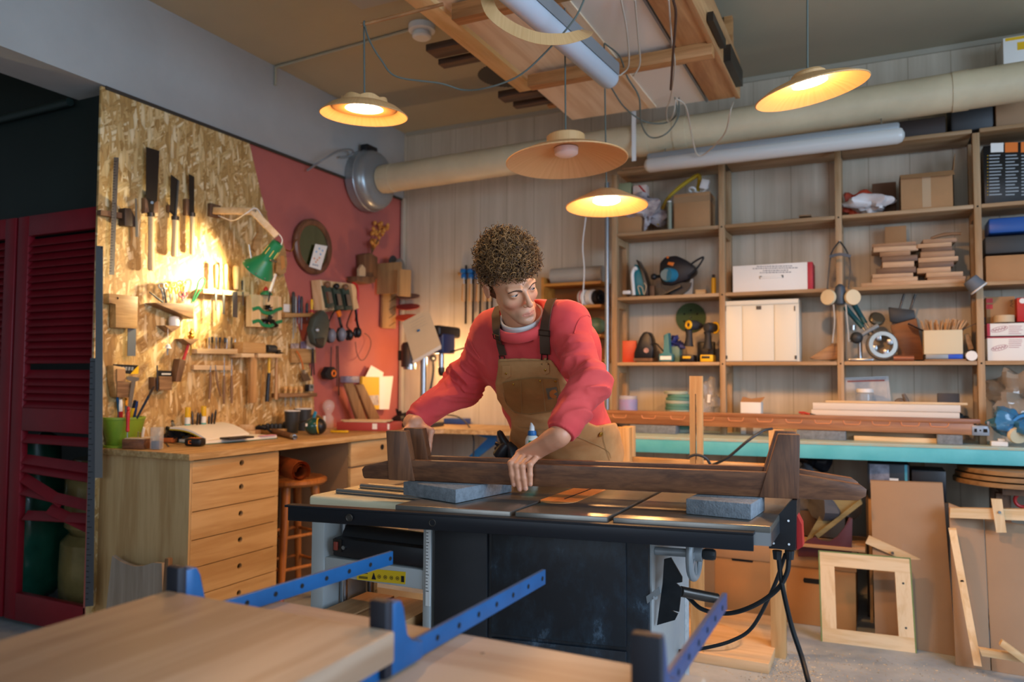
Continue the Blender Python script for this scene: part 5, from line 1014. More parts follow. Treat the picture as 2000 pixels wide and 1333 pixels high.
# gouge with round handle and cups of bits
s = T('palm_tool', 'carving tool with round wooden knob leaning in a dark cup', 'gouge'); b_ = away(D(350, 838), .05); a = PY(318, 799, b_.y); k_ = (a - b_); s.part('knob', B().sph(a, (.026, .026, .024), 18), M_WENGE('z')); s.part('ferrule', B().cyl(b_ + k_ * .45 + V((0, 0, .02)), a, .013, .010), M_DSTEEL); s.part('blade', B().cyl(b_ + V((0, 0, .03)), b_ + k_ * .5 + V((0, 0, .02)), .008), M_STEEL); s.done()
c = away(D(342, 842), .06); solo('wire_bundle', lump(c + V((0, 0, .031)), (.055, .045, .03), .03, 40, 2, 20, c.z), mat('black_cord_heap', '23201e', .6), 'bundle of black cord behind the open notebook', 'cord bundle')
for x, y0, y1, r, m, lb, cat in ((366, 835, 796, .014, M_WHITEP, 'white glue stick with yellow cap behind the notebook, left one', 'glue stick'), (397, 830, 794, .014, M_PAPER, 'clear glue stick with yellow cap behind the notebook, right one', 'glue stick')):
 c = away(D(x, y0), .05); h = topz(x, y1, c) - c.z; s = T('glue_stick', lb, cat, 'glue sticks behind the notebook'); s.part('barrel', B().lathe([(r, 0), (r, h * .68), (r * .8, h * .7)], c, n=20), m); s.part('cap', B().lathe([(r * .95, h * .7), (r, h * .72), (r * .95, h), (r * .5, h + .002)], c, n=20), M_YEL, label='yellow cap'); s.part('band', B().cyl(c + V((0, 0, h * .25)), c + V((0, 0, h * .5)), r * 1.03, n=20), mat('teal_label', '3f9e95', .5), 0); s.done()
for k, (x, y1, dx) in enumerate(((378, 803, -3), (382, 806, 4), (389, 806, 2), (407, 812, 1), (411, 806, 3), (415, 800, 5))):
 c = away(D(x, 834), .05); h = topz(x, y1, c) - c.z; solo('drill_bit', B().lathe([(.003, 0), (.003, h * .5), (.005, h * .55), (.006, h * .9), (.002, h)], c, (dx * .03, 0, 1), 8), M_DSTEEL, ['drill bit leaning left beside the left glue stick', 'drill bit leaning right beside the left glue stick', 'shortest drill bit between the glue sticks', 'stubby drill bit right of the right glue stick', 'middle drill bit of three right of the glue sticks', 'tallest drill bit, right of both glue sticks'][k], 'drill bit', 'drill bits standing behind the notebook')
for k, (x, y, w, h, d_, m, lb) in enumerate(((485, 828, .12, .03, .06, M_CARD, 'lower brown block behind the notebook'), (483, 819, .075, .03, .04, M_PALE('y'), 'upper pale block behind the notebook'), (472, 843, .14, .028, .07, M_PALE('x'), 'flat pale block just behind the notebook pages'))):
 c = away(D(x, y, DZ + (.031 if k == 1 else .001)), .05); solo('wood_block', B().box(c + V((0, 0, h / 2)), (w, d_, h), M.Rotation(.4, 3, 'Z'), .001), m, lb, 'block', 'small wood blocks on the desk')
s = T('yellow_brush', 'small yellow-backed brush with dark bristles on the desk', 'brush'); c = away(D(452, 832), .03); q = B(); q.tube(arc([c + V((-.05, -.03, .01)), c + V((0, 0, .022)), c + V((.05, .02, .03))], 5), .012, 10, flat=.6); s.part('back', q, M_YEL); s.part('bristles', B().box(c + V((0, 0, .009)), (.09, .02, .016), M.Rotation(.45, 3, 'Z')), M_CHAR); s.done()
s = T('spokeshave', 'black metal spokeshave with brass knobs right of the notebook', 'spokeshave'); c = away(D(507, 846), .03); s.part('body', B().tube(arc([c + V((-.07, -.03, .015)), c + V((-.03, -.01, .02)), c + V((0, 0, .04)), c + V((.03, .02, .035)), c + V((.06, .03, .012))], 5), [.008] * 5 + [.016] * 11 + [.008] * 5, 10), M_BLACK); s.part('thumbscrew', B().cyl(c + V((-.04, -.02, .02)), c + V((-.04, -.02, .05)), .008).cyl(c + V((.01, .0, .045)), c + V((.01, 0, .06)), .007), M_BRASS); s.done()
s = T('ear_plug_tray', 'long shallow wooden tray of black router bits on the desk', 'tray'); c = away(D(533, 826), .05); s.part('tray', B().box(c + V((0, 0, .013)), (.16, .06, .025), M.Rotation(.4, 3, 'Z'), .002), M_OAKY); s.done()
for k in range(4): p = c + M.Rotation(.4, 3, 'Z') @ V((-.03 + k * .024, 0, .0265)); solo('router_bit', B().lathe([(.010, 0), (.013, .01), (.012, .024), (.006, .03)], p, n=14), M_CHAR, ['first black bit from the left in the shallow tray', 'second black bit from the left in the shallow tray', 'third black bit from the left in the shallow tray', 'rightmost black bit in the shallow tray'][k], 'router bit', 'black bits in the shallow tray')
s = T('wood_handled_tool', 'dark wooden handled tool with steel ferrule near the desk edge', 'tool'); a = away(D(532, 848), .0) + V((0, 0, .016)); b_ = away(D(572, 858), 0) + V((0, 0, .014)); s.part('handle', B().lathe([(.010, 0), (.016, .02), (.017, .08), (.014, (b_ - a).length)], a, b_ - a, 18), M_WENGE('x')); s.part('ferrule', B().cyl(b_, b_ + (b_ - a).normalized() * .03, .016, .012), M_STEEL); s.part('tip', B().cyl(b_ + (b_ - a).normalized() * .03, b_ + (b_ - a).normalized() * .06, .007), M_DSTEEL); s.done()
s = T('ear_defenders', 'dark green shiny ear defenders lying on the desk', 'ear defenders'); c = away(D(611, 851), .03); M_EG = mat('glossy_green', '12423d', .15, coat=.5); s.part('cup', B().sph(c + V((0, 0, .049)), (.05, .045, .048), 24), M_EG); s.part('band', B().torus(c + V((.025, .02, .05)), (1, .5, .1), .043, .004), M_YEL); s.part('cushion', B().sph(c + V((.022, .02, .048)), (.045, .045, .046), 20), M_BLACK); q = M.Rotation(.4, 3, 'Z'); s.part('badge', B().box(c + V((-.008, -.045, .058)), (.012, .004, .016), q, .001), M_WHITEP, 0, label='pale square badge'); c2 = away(D(566, 846), .06); s.part('cup', B().box(c2 + V((0, 0, .035)), (.09, .05, .06), M.Rotation(.3, 3, 'Z'), .02, 3), M_CHAR); s.part('headband', B().tube(arc([c2 + V((.02, 0, .05)), (c + c2) / 2 + V((0, .03, .07)), c + V((-.01, .01, .09))], 6), .008, 8, flat=.4), M_BLACK); s.done()
c = away(D(548, 842), .09); solo('black_pouch', B().box(c + V((0, 0, .014)), (.15, .06, .026), M.Rotation(.3, 3, 'Z'), .01), M_CHAR, 'flat black pouch behind the dark wooden handled tool', 'pouch')
for x, y0, y1, w, lb, in ((570, 838, 803, 29, 'front paper cup, dark with a pale rim, below the gouge shelf'), (592, 833, 799, 31, 'rear paper cup, dark with a pale rim, below the gouge shelf')):
 c = away(D(x, y0 + 8), .0 if 'front' in lb else .1); m_ = mpx(c); r = w / 2 * m_ * 1.02; h = topz(x, y1, c) - c.z; s = T('paper_cup', lb, 'cup', 'dark paper cups'); s.part('cup', B().lathe([(r * .5, 0), (r * .78, 0), (r, h), (r * .95, h), (r * .72, .005), (.01, .005)], c, n=32, cap=False), M_CHAR); s.part('rim', B().torus(c + V((0, 0, h)), (0, 0, 1), r, .003, 32, 8), M_WHITEP); s.done()
s = T('hexagon_holder', 'wooden six-sided holder tilted behind the green ear defenders', 'holder'); c = away(D(613, 826), .12); q = B(); q.lathe([(.05, 0), (.05, .06), (.042, .06), (.042, .01), (.005, .01)], c + V((0, 0, .02)), (.4, -.35, 1), 6, cap=False); s.part('body', q, M_OAKY); s.done(); solo('blue_eraser', B().box(c + V((.01, -.01, .085)), (.016, .016, .06), M.Rotation(.4, 3, 'Y'), .003), mat('cyan_plastic', '3a9cc4', .4), 'blue stick in the six-sided holder', 'marker')
c = away(D(641, 838), .05); m_ = mpx(c); q = B(); q.lathe([(.03, 0), (.034, .004), (.034, .07), (.022, .085), (.02, .092), (.034, .115), (.040, .14), (.034, .165), (.018, .18), (.004, .183)], c, n=32, cap=False); solo('glass_bottle', q, mat('thin_glass', 'e6e0da', .05, alpha=.28, coat=1.), 'clear rounded bottle at the foot of the pink wall', 'bottle')
c = away(D(633, 838), .03); solo('white_pen', B().cyl(c, c + V((0, 0, .08)), .008, n=12), M_WHITEP, 'white capped tube in front of the clear bottle', 'tube')
s = T('utility_knife', 'yellow and black utility knife on the desk', 'knife'); c = away(D(663, 846), .02); s.part('body', B().box(c + V((0, 0, .007)), (.11, .022, .013), M.Rotation(.25, 3, 'Z'), .004), M_YEL); s.part('grip', B().box(c + V((.003, 0, .0145)), (.07, .012, .003), M.Rotation(.25, 3, 'Z'), .001), M_BLACK, 0); s.done()
# right end: red box, leaning boards, books, papers
RZ_ = M.Rotation(.25, 3, 'Z')
c = away(D(722, 842), .10); s = T('red_tray', 'long low red box of wooden slats at the desk end', 'box'); q = B(); ln, wd, ht = .34, .2, .05
for o_, d_ in (((0, -wd / 2, ht / 2), (ln, .01, ht)), ((0, wd / 2, ht / 2), (ln, .01, ht)), ((-ln / 2, 0, ht / 2), (.01, wd, ht)), ((ln / 2, 0, ht / 2), (.01, wd, ht)), ((0, 0, .004), (ln, wd, .006))): q.box(c + RZ_ @ V(o_), d_, RZ_, .001)
s.part('box', q, mat('red_lacquer', 'a8413a', .45)); s.part('label', B().box(c + RZ_ @ V((.075, -wd / 2 - .006, .028)), (.03, .002, .034), RZ_).box(c + RZ_ @ V((.163, -wd / 2 - .006, .028)), (.012, .002, .034), RZ_), M_PAPER, 0, label='torn white paper label'); s.done()
for k in range(5): p = c + RZ_ @ V((-.02 + random.uniform(-.02, .02), -.07 + k * .035, .055 + .002 * (k % 2))); solo('wood_strip', B().box(p, (.27, .028, .009), M.Rotation(.25 + random.uniform(-.06, .06), 3, 'Z'), .001), M_PALE('x'), ['front wooden slat in the red box', 'second wooden slat from the front in the red box', 'middle wooden slat in the red box', 'fourth wooden slat from the front in the red box', 'rearmost wooden slat in the red box'][k], 'slat', 'slats in the red box')
for k, (pts, lb) in enumerate((([(675, 750), (690, 748), (717, 822), (700, 824)], 'left brown board leaning at the desk end'), ([(696, 752), (710, 751), (743, 818), (724, 822)], 'right brown board leaning at the desk end'))):
 q = B(); lprism(q, pts, .13 - .02 * k, .022, .001); solo('leaning_board', q, wood('board_walnut', '8d6a47', '6f5033', 'z', 1.), lb, 'board', 'leaning boards at the desk end')
c = away(D(735, 826), .36)
s = T('yellow_book', 'yellow picture book standing against the pink wall', 'book'); q = B(); lprism(q, [(708, 736), (741, 737), (741, 800), (706, 800)], .055, .02); s.part('cover', q, mat('book_cover_yellow', 'd9b03a', .5)); q = B(); lprism(q, [(710, 774), (740, 772), (740, 792), (712, 792)], .0558, .0008); s.part('picture', q, mat('book_picture', 'd8d2c4', .5, hex2='7a6a72', vs=30), 0); s.done()
for k, (pts, d, lb) in enumerate((([(713, 738), (725, 714), (749, 728), (745, 760), (712, 760)], .03, 'white sheet sticking up behind the yellow book'), ([(741, 736), (768, 735), (760, 800), (741, 800)], .04, 'white sheet right of the yellow book'))): q = B(); lprism(q, pts, d, .001); solo('paper_sheet', q, M_PAPER, lb, 'paper', 'sheets by the yellow book')
q = B(); lprism(q, [(676, 735), (702, 735), (702, 748), (676, 748)], .06, .05, .002); solo('cd_case', q, mat('iridescent', 'a9a6b4', .15, .4, hex2='7f86a8', vs=40), 'shiny box of discs above the left leaning board', 'case')
q = B(); c = away(D(762, 826), .40); q.box(c + V((0, 0, .05)), (.09, .02, .1), RZ_, .002); solo('grey_block', q, mat('sandpaper_grey', '9b9489', .8), 'upright grey block behind the red box', 'block')
c = away(D(775, 828), .30); solo('black_tool_heap', lump(c + V((0, 0, .041)), (.10, .05, .04), .05, 22, 5, 22, c.z), M_BLACK, 'black power tool lying behind the red box', 'power tool')
c = away(D(800, 826), .42); solo('brown_case', B().box(c + V((0, 0, .035)), (.16, .08, .07), RZ_, .004), M_CARD, 'brown box behind the black tool at the desk corner', 'box')
# drill press in the corner
s = T('drill_press', 'black and blue bench drill press in the corner with a note clipped on', 'drill press'); yd = 4.35
cb = PY(826, 830, yd); cb.z = DZ + .001; s.part('base', B().box(cb + V((.03, -.05, .014)), (.18, .26, .026), None, .004), M_CHAR); s.part('column', B().cyl(cb + V((0, 0, .026)), V((cb.x, cb.y, PY(826, 655, yd).z)), .023), M_STEEL)
hh_ = PY(866, 672, yd - .05); s.part('head', B().box(hh_ + V((0, 0, .0)), (.09, .16, .13), None, .012, 3), mat('drill_blue', '1a2f5c', .35)); s.part('belt_cover', B().box(PY(868, 655, yd - .02) + V((0, 0, .02)), (.10, .28, .075), None, .02, 3), M_BLACK)
s.part('motor', B().lathe([(.03, -.10), (.05, -.095), (.052, .05), (.04, .07), (.02, .075)], PY(798, 690, yd), (0, 0, 1), 24).box(PY(783, 695, yd), (.02, .05, .07), None, .004), mat('motor_brown', '4a3a34', .4, .3)); s.part('motor_cap', B().cyl(PY(800, 722, yd), PY(800, 712, yd), .045), M_STEEL)
s.part('quill', B().cyl(PY(862, 722, yd - .05), PY(862, 690, yd - .05), .018), M_STEEL); s.part('chuck', B().lathe([(.008, -.03), (.018, -.02), (.022, 0), (.022, .025), (.014, .03)], PY(862, 726, yd - .05), n=18), M_DSTEEL); s.part('feed_lever', B().cyl(PY(880, 688, yd - .06), PY(907, 680, yd - .12), .005), M_BLACK); s.done()
s = T('work_note', 'old paper note in a plastic sleeve with a blue clip, by the drill press', 'paper'); yn = 4.12; q = B(); q.prism([PY(x, y, yn) for x, y in ((785, 629.7), (836.5, 602.6), (862, 676.7), (808, 708))], (.0, .0012, 0)); s.part('sheet', q, mat('aged_paper', 'd0bd9c', .7, var=.05, vs=6)); q = B(); q.prism([PY(x, y, yn - .001) for x, y in ((805, 706), (861, 674), (862, 681), (808, 711))], (0, .0012, 0)); s.part('sleeve', q, M_WHITEP); c = PY(817, 646, yn - .006); s.part('clip', B().box(c, (.02, .008, .012), M.Rotation(-.4, 3, 'Y'), .002), M_BLUE); q = B()
for k in range(4): a, b_ = PY(800 + k * 1.5, 632 + k * 5, yn - .0008), PY(828 + k * 2, 617 + k * 5, yn - .0008); q.cyl(a, b_, .0005, n=4)
s.part('handwriting', q, M_GREYM, 0); s.done()
solo('task_lamp', B().tube(arc([PY(836, 826, 4.55), PY(838, 780, 4.6), PY(846, 730, 4.62), PY(846, 705, 4.6)], 6), .008).sph(PY(846, 700, 4.6), .025, 14), M_BLACK, 'dark flexible task lamp half hidden behind the drill press', 'lamp')
pl_ = PY(846, 700, 4.6) + V((.0, .02, -.04)); point('task_lamp_light', PY(852, 705, 4.52), 5, 'ffc98a', .03)
solo('blue_case', B().box(away(D(893, 833), .25) + V((0, 0, .02)), (.16, .12, .04), M.Rotation(.1, 3, 'Z'), .006), mat('case_blue', '27457f', .4), 'flat blue case on the corner end of the desk', 'case')
cable('desk_cable', [PY(868, 810, 4.5), PY(895, 815, 4.5), PY(915, 832, 4.4), PY(925, 858, 4.3), PY(924, 900, 4.3)], .005, M_CHAR, 'dark cable trailing over the corner end of the desk')
# bar clamps on the back wall, wall shelf behind the man
for k, x in enumerate((906, 920, 934, 948, 957)):
 s = T('bar_clamp', ['leftmost wooden-handled clamp hanging on the back wall', 'second wooden-handled clamp from the left on the back wall', 'third wooden-handled clamp from the left on the back wall', 'fourth wooden-handled clamp, by the man hair', 'wooden-handled clamp hidden most behind the man head'][k], 'clamp', 'clamps on the back wall'); y_ = 4.66
 s.part('bar', B().box((PY(x + 4, 575, y_ + .03) + PY(x + 4, 560, y_ + .03)) / 2 + V((0, 0, -.03)), (.016, .006, .42), None, .001), M_DSTEEL); s.part('jaw', B().box(PY(x, 530, y_) + V((0, .02, 0)), (.035, .09, .03), None, .005).box(PY(x, 540, y_) + V((0, .01, 0)), (.028, .06, .035), None, .005), M_BLUE); a, b_ = PY(x - 1, 589, y_ - .02), PY(x, 555, y_ - .02); s.part('handle', B().lathe([(.012, 0), (.014, .01), (.012, (b_ - a).length), (.005, (b_ - a).length)], a, b_ - a, 12), M_HZ); s.part('screw', B().cyl(b_, PY(x, 542, y_ - .02), .004), M_STEEL); s.done()
solo('clamp_rail', B().bx(PY(896, 530, 4.72).x, PY(985, 530, 4.72).x, 4.705, 4.748, 1.935, 1.955, .002), M_OAKY, 'wooden rail carrying the hanging clamps on the back wall', 'rail')
s = T('wall_shelf', 'orange pine wall shelf behind the man with rolls of tape', 'shelf'); M_OP = wood('orange_pine', 'c98a3c', 'ab6f28', 'x', 1., .5); x0, x1 = PY(1068, 600, 4.6).x, PY(1179, 600, 4.6).x
for z in (1.80, 1.65, 1.46, 1.30): s.part('board', B().bx(x0, x1, 4.55, YB - .003, z, z + .018, .001), M_OP)
s.part('side', B().bx(x0 - .02, x0, 4.55, YB - .003, 1.30, 1.86), M_OP); s.part('back', B().bx(x0, x1, YB - .012, YB - .003, 1.30, 1.82), mat('shelf_back', '8a5524', .6)); s.done()
solo('paper_roll', B().cyl((x0 + .03, 4.62, 1.872), (x1 - .01, 4.62, 1.872), .052, n=28), mat('grey_film_roll', 'a89f90', .45), 'long grey roll lying on top of the orange wall shelf', 'roll')
for k, (dx, r, m, lb) in enumerate(((.10, .05, M_WHITEP, 'white and red tape roll on the orange wall shelf'), (.05, .05, M_PAPER, 'white tape roll on the orange wall shelf'), (.005, .048, M_BLACK, 'black tape roll on the orange wall shelf'))):
 c = V((x1 - dx - .03, 4.60, 1.669 + r)); s = T('tape_roll', lb, 'tape', 'tape rolls on the wall shelf'); s.part('roll', B().lathe([(r * .5, -.018), (r, -.018), (r, .018), (r * .5, .018), (r * .5, -.018)], c, (1, -.4, 0), 28, cap=False), m)
 if k == 0: s.part('stripe', B().torus(c, (1, -.4, 0), r * .98, .004), M_RED, 0)
 s.done()
solo('green_helmet', B().sph((x1 - .06, 4.62, 1.535), (.07, .06, .055), 20), mat('grey_green', '5d7a66', .4), 'round green-grey object on the middle board of the orange shelf', 'container')
# ================================================================== SHELF CONTENTS
def sbox(px0, px1, pyt, lv, dep, yf=None, z1=None):
 yf = YF + .03 if yf is None else yf; a, b = PY(px0, pyt, yf), PY(px1, pyt, yf); return a.x, b.x, yf, yf + dep, lv + .0008, (a.z + b.z) / 2
def shelfbox(name, lab, cat, m, px0, px1, pyt, lv, dep, yf=None, grp=None, bev=.002, rot=0):
 x0, x1, y0, y1, z0, z1 = sbox(px0, px1, pyt, lv, dep, yf)
 q = B(); q.box(((x0 + x1) / 2, (y0 + y1) / 2, (z0 + z1) / 2), (x1 - x0, y1 - y0, z1 - z0), M.Rotation(rot, 3, 'Z') if rot else None, bev); return solo(name, q, m, lab, cat, grp)
def lines(q, px0, px1, py0, n, dy, y, h=1.1, slope=0., rag=.3):
 for k in range(n):
  e = px1 - random.uniform(0, rag) * (px1 - px0); yy = py0 + k * dy
  q.prism([PY(px0, yy, y), PY(e, yy + slope * (e - px0), y), PY(e, yy + slope * (e - px0) + h, y), PY(px0, yy + h, y)], (0, .0006, 0))
Z1, Z2, Z3, Z4 = LV; BZ = .88
# --- top row, first bay
bb1 = sbox(1196, 1250, 418, Z3, .16); shelfbox('cardboard_box', 'plain brown box behind the small cone lamp, left end of the top row', 'box', M_CARD, 1196, 1252, 400, Z3, .17)
zc = PY(1220, 400, YF + .03).z
shelfbox('green_box', 'grey-green box on top of the left brown box', 'box', mat('sage', '8f9673', .6), 1203, 1232, 358, zc, .1, YF + .05); shelfbox('gift_box', 'pinkish white box with red stripe beside the grey-green box', 'box', mat('pink_white', 'cfa98f', .6, hex2='d9d3cf', vs=20), 1236, 1262, 362, zc, .07, YF + .05)
q = B(); q.prism([PY(x, y, YF + .049) for x, y in ((1246, 362), (1250, 362), (1263, 377), (1262, 381))], (0, .001, 0)); solo('ribbon', q, M_RED, 'red stripe stuck across the pinkish white box', 'ribbon')
q = lump(PY(1264, 423, YF + .10), (.075, .06, .075), .05, 16, 8, 30, Z3 + .001); solo('crumpled_bag', q, mat('striped_bag', 'cfc9c6', .5, hex2='6a5f6c', vs=22), 'crumpled white and purple bag in the top left bay', 'bag')
q = B(); q.tube(arc([PY(x, y, YF + .12) for x, y in ((1285, 440), (1292, 415), (1303, 390), (1325, 368), (1350, 350), (1364, 343), (1366, 355), (1362, 375))], 6), [.011] * 18 + [.013] * 24 + [.012]); solo('yellow_hose', q, mat('yellow_hose', 'b59a1e', .5), 'yellow hose bent over the cardboard box in the top left bay', 'hose')
a = PY(1308, 448, YF + .05); a.z = Z3 + .001; s = T('rolled_poster', 'grey-green roll standing left of the cardboard box', 'roll'); s.part('roll', B().cyl(a, a + V((0, 0, .17)), .014, n=20), mat('roll_grey', '8a8f7c', .6)); s.part('cap', B().cyl(a + V((0, 0, .1705)), a + V((0, 0, .178)), .0145, n=20), M_WHITEP); s.done()
s = T('cardboard_box', 'taped cardboard box at the right of the top left bay', 'box'); x0, x1, y0, y1, z0, z1 = sbox(1316, 1386, 377, Z3, .17); s.part('box', B().bx(x0, x1, y0, y1, z0, z1, .004), M_CARD); s.part('tape', B().bx(x0 - .001, x1 + .001, y0 - .0012, y1, z1 - .055, z1 - .02), mat('packing_tape', 'b08f6a', .25, alpha=.6), 0); s.done(); ztop = z1
solo('white_cable', B().torus(PY(1352, 371, YF + .08), (.2, .6, 1), .02, .006).tube(arc([PY(1355, 374, YF + .08), PY(1370, 376, YF + .07), PY(1384, 366, YF + .07)], 5), .004), M_WHITEP, 'bundled white cable on the taped cardboard box', 'cable')
solo('charger', B().box(PY(1377, 361, YF + .08), (.05, .04, .06), M.Rotation(.3, 3, 'Y'), .006), M_WHITEP, 'white charger lying at the corner of the taped box', 'charger')
# --- top row others
for k, (x0_, x1_, y_, lb) in enumerate(((1530, 1600, 426, 'longer offcut lying at the right of the second top bay'), (1560, 1584, 420, 'short offcut lying on the longer one in the second top bay'))):
 shelfbox('offcut', lb, 'offcut', M_WAL('x'), x0_, x1_, y_, Z3 + (.02 if k else 0), .08, YF + .05, 'offcuts in the second top bay')
q = lump(PY(1702, 401, YF + .10), (.115, .07, .05), .03, 14, 11, 30, Z3 + .001); solo('plastic_bag', q, mat('white_red_bag', 'd8d4d2', .35, hex2='c9c2c0', vs=6), 'white plastic bag lying in the third top bay', 'bag')
q = lump(PY(1672, 400, YF + .16), (.07, .05, .06), .03, 14, 12, 24, Z3 + .001); solo('plastic_bag', q, mat('red_bag', 'a83a20', .4), 'orange-red bag behind the white one in the third top bay', 'bag')
shelfbox('small_box', 'small dark brown box behind the white bag', 'box', mat('dark_card', '6b4d38', .8), 1703, 1750, 357, Z3, .05, YF + .19)
s = T('cardboard_box', 'open cardboard box with one flap standing up in the third top bay', 'box'); x0, x1, y0, y1, z0, z1 = sbox(1757, 1862, 338, Z3, .17)
s.part('box', B().bx(x0, x1, y0, y0 + .004, z0, z1).bx(x0, x1, y1 - .004, y1, z0, z1).bx(x0, x0 + .004, y0, y1, z0, z1).bx(x1 - .004, x1, y0, y1, z0, z1).bx(x0, x1, y0, y1, z0, z0 + .004), M_CARD)
s.part('flap', B().prism([V((x0, y0, z1)), V((x1, y0, z1)), V((x1 + .004, y0 - .03, z1 - .03)), V((x0 + .005, y0 - .03, z1 - .025))], (0, .002, .002)), M_CARD); s.part('flap', B().prism([V((x1, y0, z1)), V((x1, y1, z1)), V((x1 + .012, y0 + .05, z1 + .10))], (.003, 0, 0)), M_CARD); s.part('tape', B().bx((x0 + x1) / 2 - .02, (x0 + x1) / 2 + .02, y0 - .001, y0, z0 + .01, z1 - .02), mat('clear_tape', 'b89a78', .2), 0); s.done()
s = T('printed_box', 'black box covered with white lines of print at the right of the top row', 'box'); x0, x1, y0, y1, z0, z1 = sbox(1920, 2075, 277, Z3, .18); s.part('box', B().bx(x0, x1, y0, y1, z0, z1, .003), mat('glossy_black', '0f1013', .3)); q = B(); yy = y0 - .0007
for c0 in (1932, 1964, 1995, 2026): lines(q, c0, c0 + 26, 303, 13, 6.4, yy, 2.2, -.05, .35)
s.part('print', q, mat('print_grey', '9aa3a8', .6), 0)
for c0, m in ((1935, M_PAPER), (1963, M_ORANGE), (1994, M_ORANGE), (2026, M_PAPER)): s.part('picture', B().prism([PY(c0, 280 - (c0 - 1935) * .04, yy), PY(c0 + 25, 279 - (c0 - 1935) * .04, yy), PY(c0 + 25, 297, yy), PY(c0, 298, yy)], (0, .0006, 0)), m, 0)
q = B()
for k in range(13): q.sph(PY(1929, 304 + k * 6.4, yy), .0025, 6)
s.part('bullets', q, M_YEL, 0); s.done()
# --- second row
s = T('steam_iron', 'white and teal steam iron standing upright on the shelf', 'iron'); yi = YF + .10; M_TEAL = mat('teal_plastic', '16707a', .35)
q = B(); q.prism([PY(x, y, yi) for x, y in ((1239, 516), (1246, 518), (1256, 540), (1262, 577), (1234, 577), (1232, 545))], (0, .06, 0), .006); s.part('body', q, M_TEAL); s.part('soleplate', B().prism([PY(x, y, yi - .01) for x, y in ((1242, 508), (1245, 508), (1257, 530), (1264, 555), (1265, 578), (1260, 578), (1259, 555), (1253, 533))], (0, .085, 0), .002), M_DSTEEL); s.part('handle', B().tube(arc([PY(x, y, yi - .012) for x, y in ((1238, 577), (1236, 555), (1235, 535), (1240, 524), (1243, 528))], 5), .012, 12), M_WHITEP); s.part('plug', B().box(PY(1224, 573, yi - .03) + V((0, 0, .004)), (.05, .025, .024), None, .006), M_WHITEP); s.part('cord', B().tube(arc([PY(x, y, yi - .02) for x, y in ((1250, 576), (1246, 560), (1254, 562), (1258, 576), (1262, 560), (1258, 553))], 5), .003), M_BRL); s.done()
s = T('circular_saw', 'black circular saw with orange switch and blue motor end on the shelf', 'circular saw'); ys = YF + .07
s.part('housing', B().prism([PY(x, y, ys + .03) for x, y in ((1287, 538), (1288, 514), (1298, 502), (1320, 499), (1340, 508), (1356, 520), (1358, 532), (1340, 548), (1312, 558), (1292, 556))], (0, .09, 0), .012), M_BLACK); s.part('motor', B().lathe([(.02, -.005), (.042, 0), (.044, .01), (.044, .06), (.03, .07)], PY(1302, 537, ys) + V((0, .0, 0)), (.45, .9, 0), 28), mat('motor_teal', '2f7a96', .35)); s.part('motor_vent', B().cyl(PY(1301, 537, ys - .008), PY(1301, 537, ys), .034, n=28), mat('vent_grey', '6e7a72', .5))
s.part('switch', B().prism([PY(x, y, ys + .026) for x, y in ((1305, 512), (1317, 513), (1314, 520), (1303, 517))], (0, .01, 0), .002).sph(PY(1304, 503, ys + .03), .008, 10), M_ORANGE); s.part('front_knob', B().sph(PY(1277, 541, ys + .02), .02, 14).cyl(PY(1277, 541, ys + .02), PY(1290, 540, ys + .04), .01), M_BLACK); s.part('blade_guard', B().prism([PY(1320 + 30 * math.cos(a), 552 + 24 * math.sin(a), ys + .045) for a in np.linspace(0, PI, 20)], (0, .03, 0)), mat('guard_dark', '3a3836', .4, .5)); s.part('base_plate', B().prism([PY(x, y, ys + .01) for x, y in ((1290, 576), (1296, 576), (1330, 560), (1328, 557))], (0, .12, 0)), M_DSTEEL); s.part('cord', B().tube(arc([PY(x, y, ys + .03) for x, y in ((1350, 516), (1362, 508), (1374, 503), (1366, 518), (1354, 532), (1344, 540))], 6), .006), M_BLACK); s.part('foot', B().prism([PY(x, y, ys + .06) for x, y in ((1335, 577), (1352, 577), (1354, 545), (1350, 545))], (0, .02, 0)), M_GREYM); s.done()
shelfbox('wood_handle_box', 'brown wooden piece standing behind the circular saw', 'block', M_DW, 1265, 1278, 558, Z2, .03, YF + .15); shelfbox('offcut', 'curved pale offcut at the right of the circular saw', 'offcut', M_PALE('x'), 1358, 1378, 566, Z2, .04, YF + .13); a = PY(1394, 575, YF + .10); a.z = Z2 + .001; s = T('oil_bottle', 'slim yellow bottle with dark cap beside the shelf post', 'bottle'); s.part('body', B().cyl(a, a + V((0, 0, .10)), .014, n=16), M_YEL); s.part('cap', B().cyl(a + V((0, 0, .1005)), a + V((0, 0, .12)), .009), M_CHAR); s.done()
s = T('white_carton', 'long white carton with a red end and grey print in the second bay', 'box'); x0, x1, y0, y1, z0, z1 = sbox(1431, 1587, 516, Z2, .18, YF + .02); xr = PY(1577, 540, y0).x; s.part('box', B().bx(x0, xr, y0, y1, z0, z1, .002), M_PAPER); s.part('red_end', B().bx(xr, x1, y0, y1, z0, z1, .002), mat('crimson', 'b02a3c', .5)); q = B(); yy = y0 - .0006
for k, (a, b) in enumerate(((1478, 1548), (1470, 1552), (1490, 1540), (1484, 1546))):
 x = a
 while x < b: w_ = random.uniform(2, 6); q.prism([PY(x, 520 + k * 4 - .02 * (x - a), yy), PY(x + w_, 520 + k * 4 - .02 * (x - a), yy), PY(x + w_, 522 + k * 4 - .02 * (x - a), yy), PY(x, 522 + k * 4 - .02 * (x - a), yy)], (0, .0005, 0)); x += w_ + 1.2
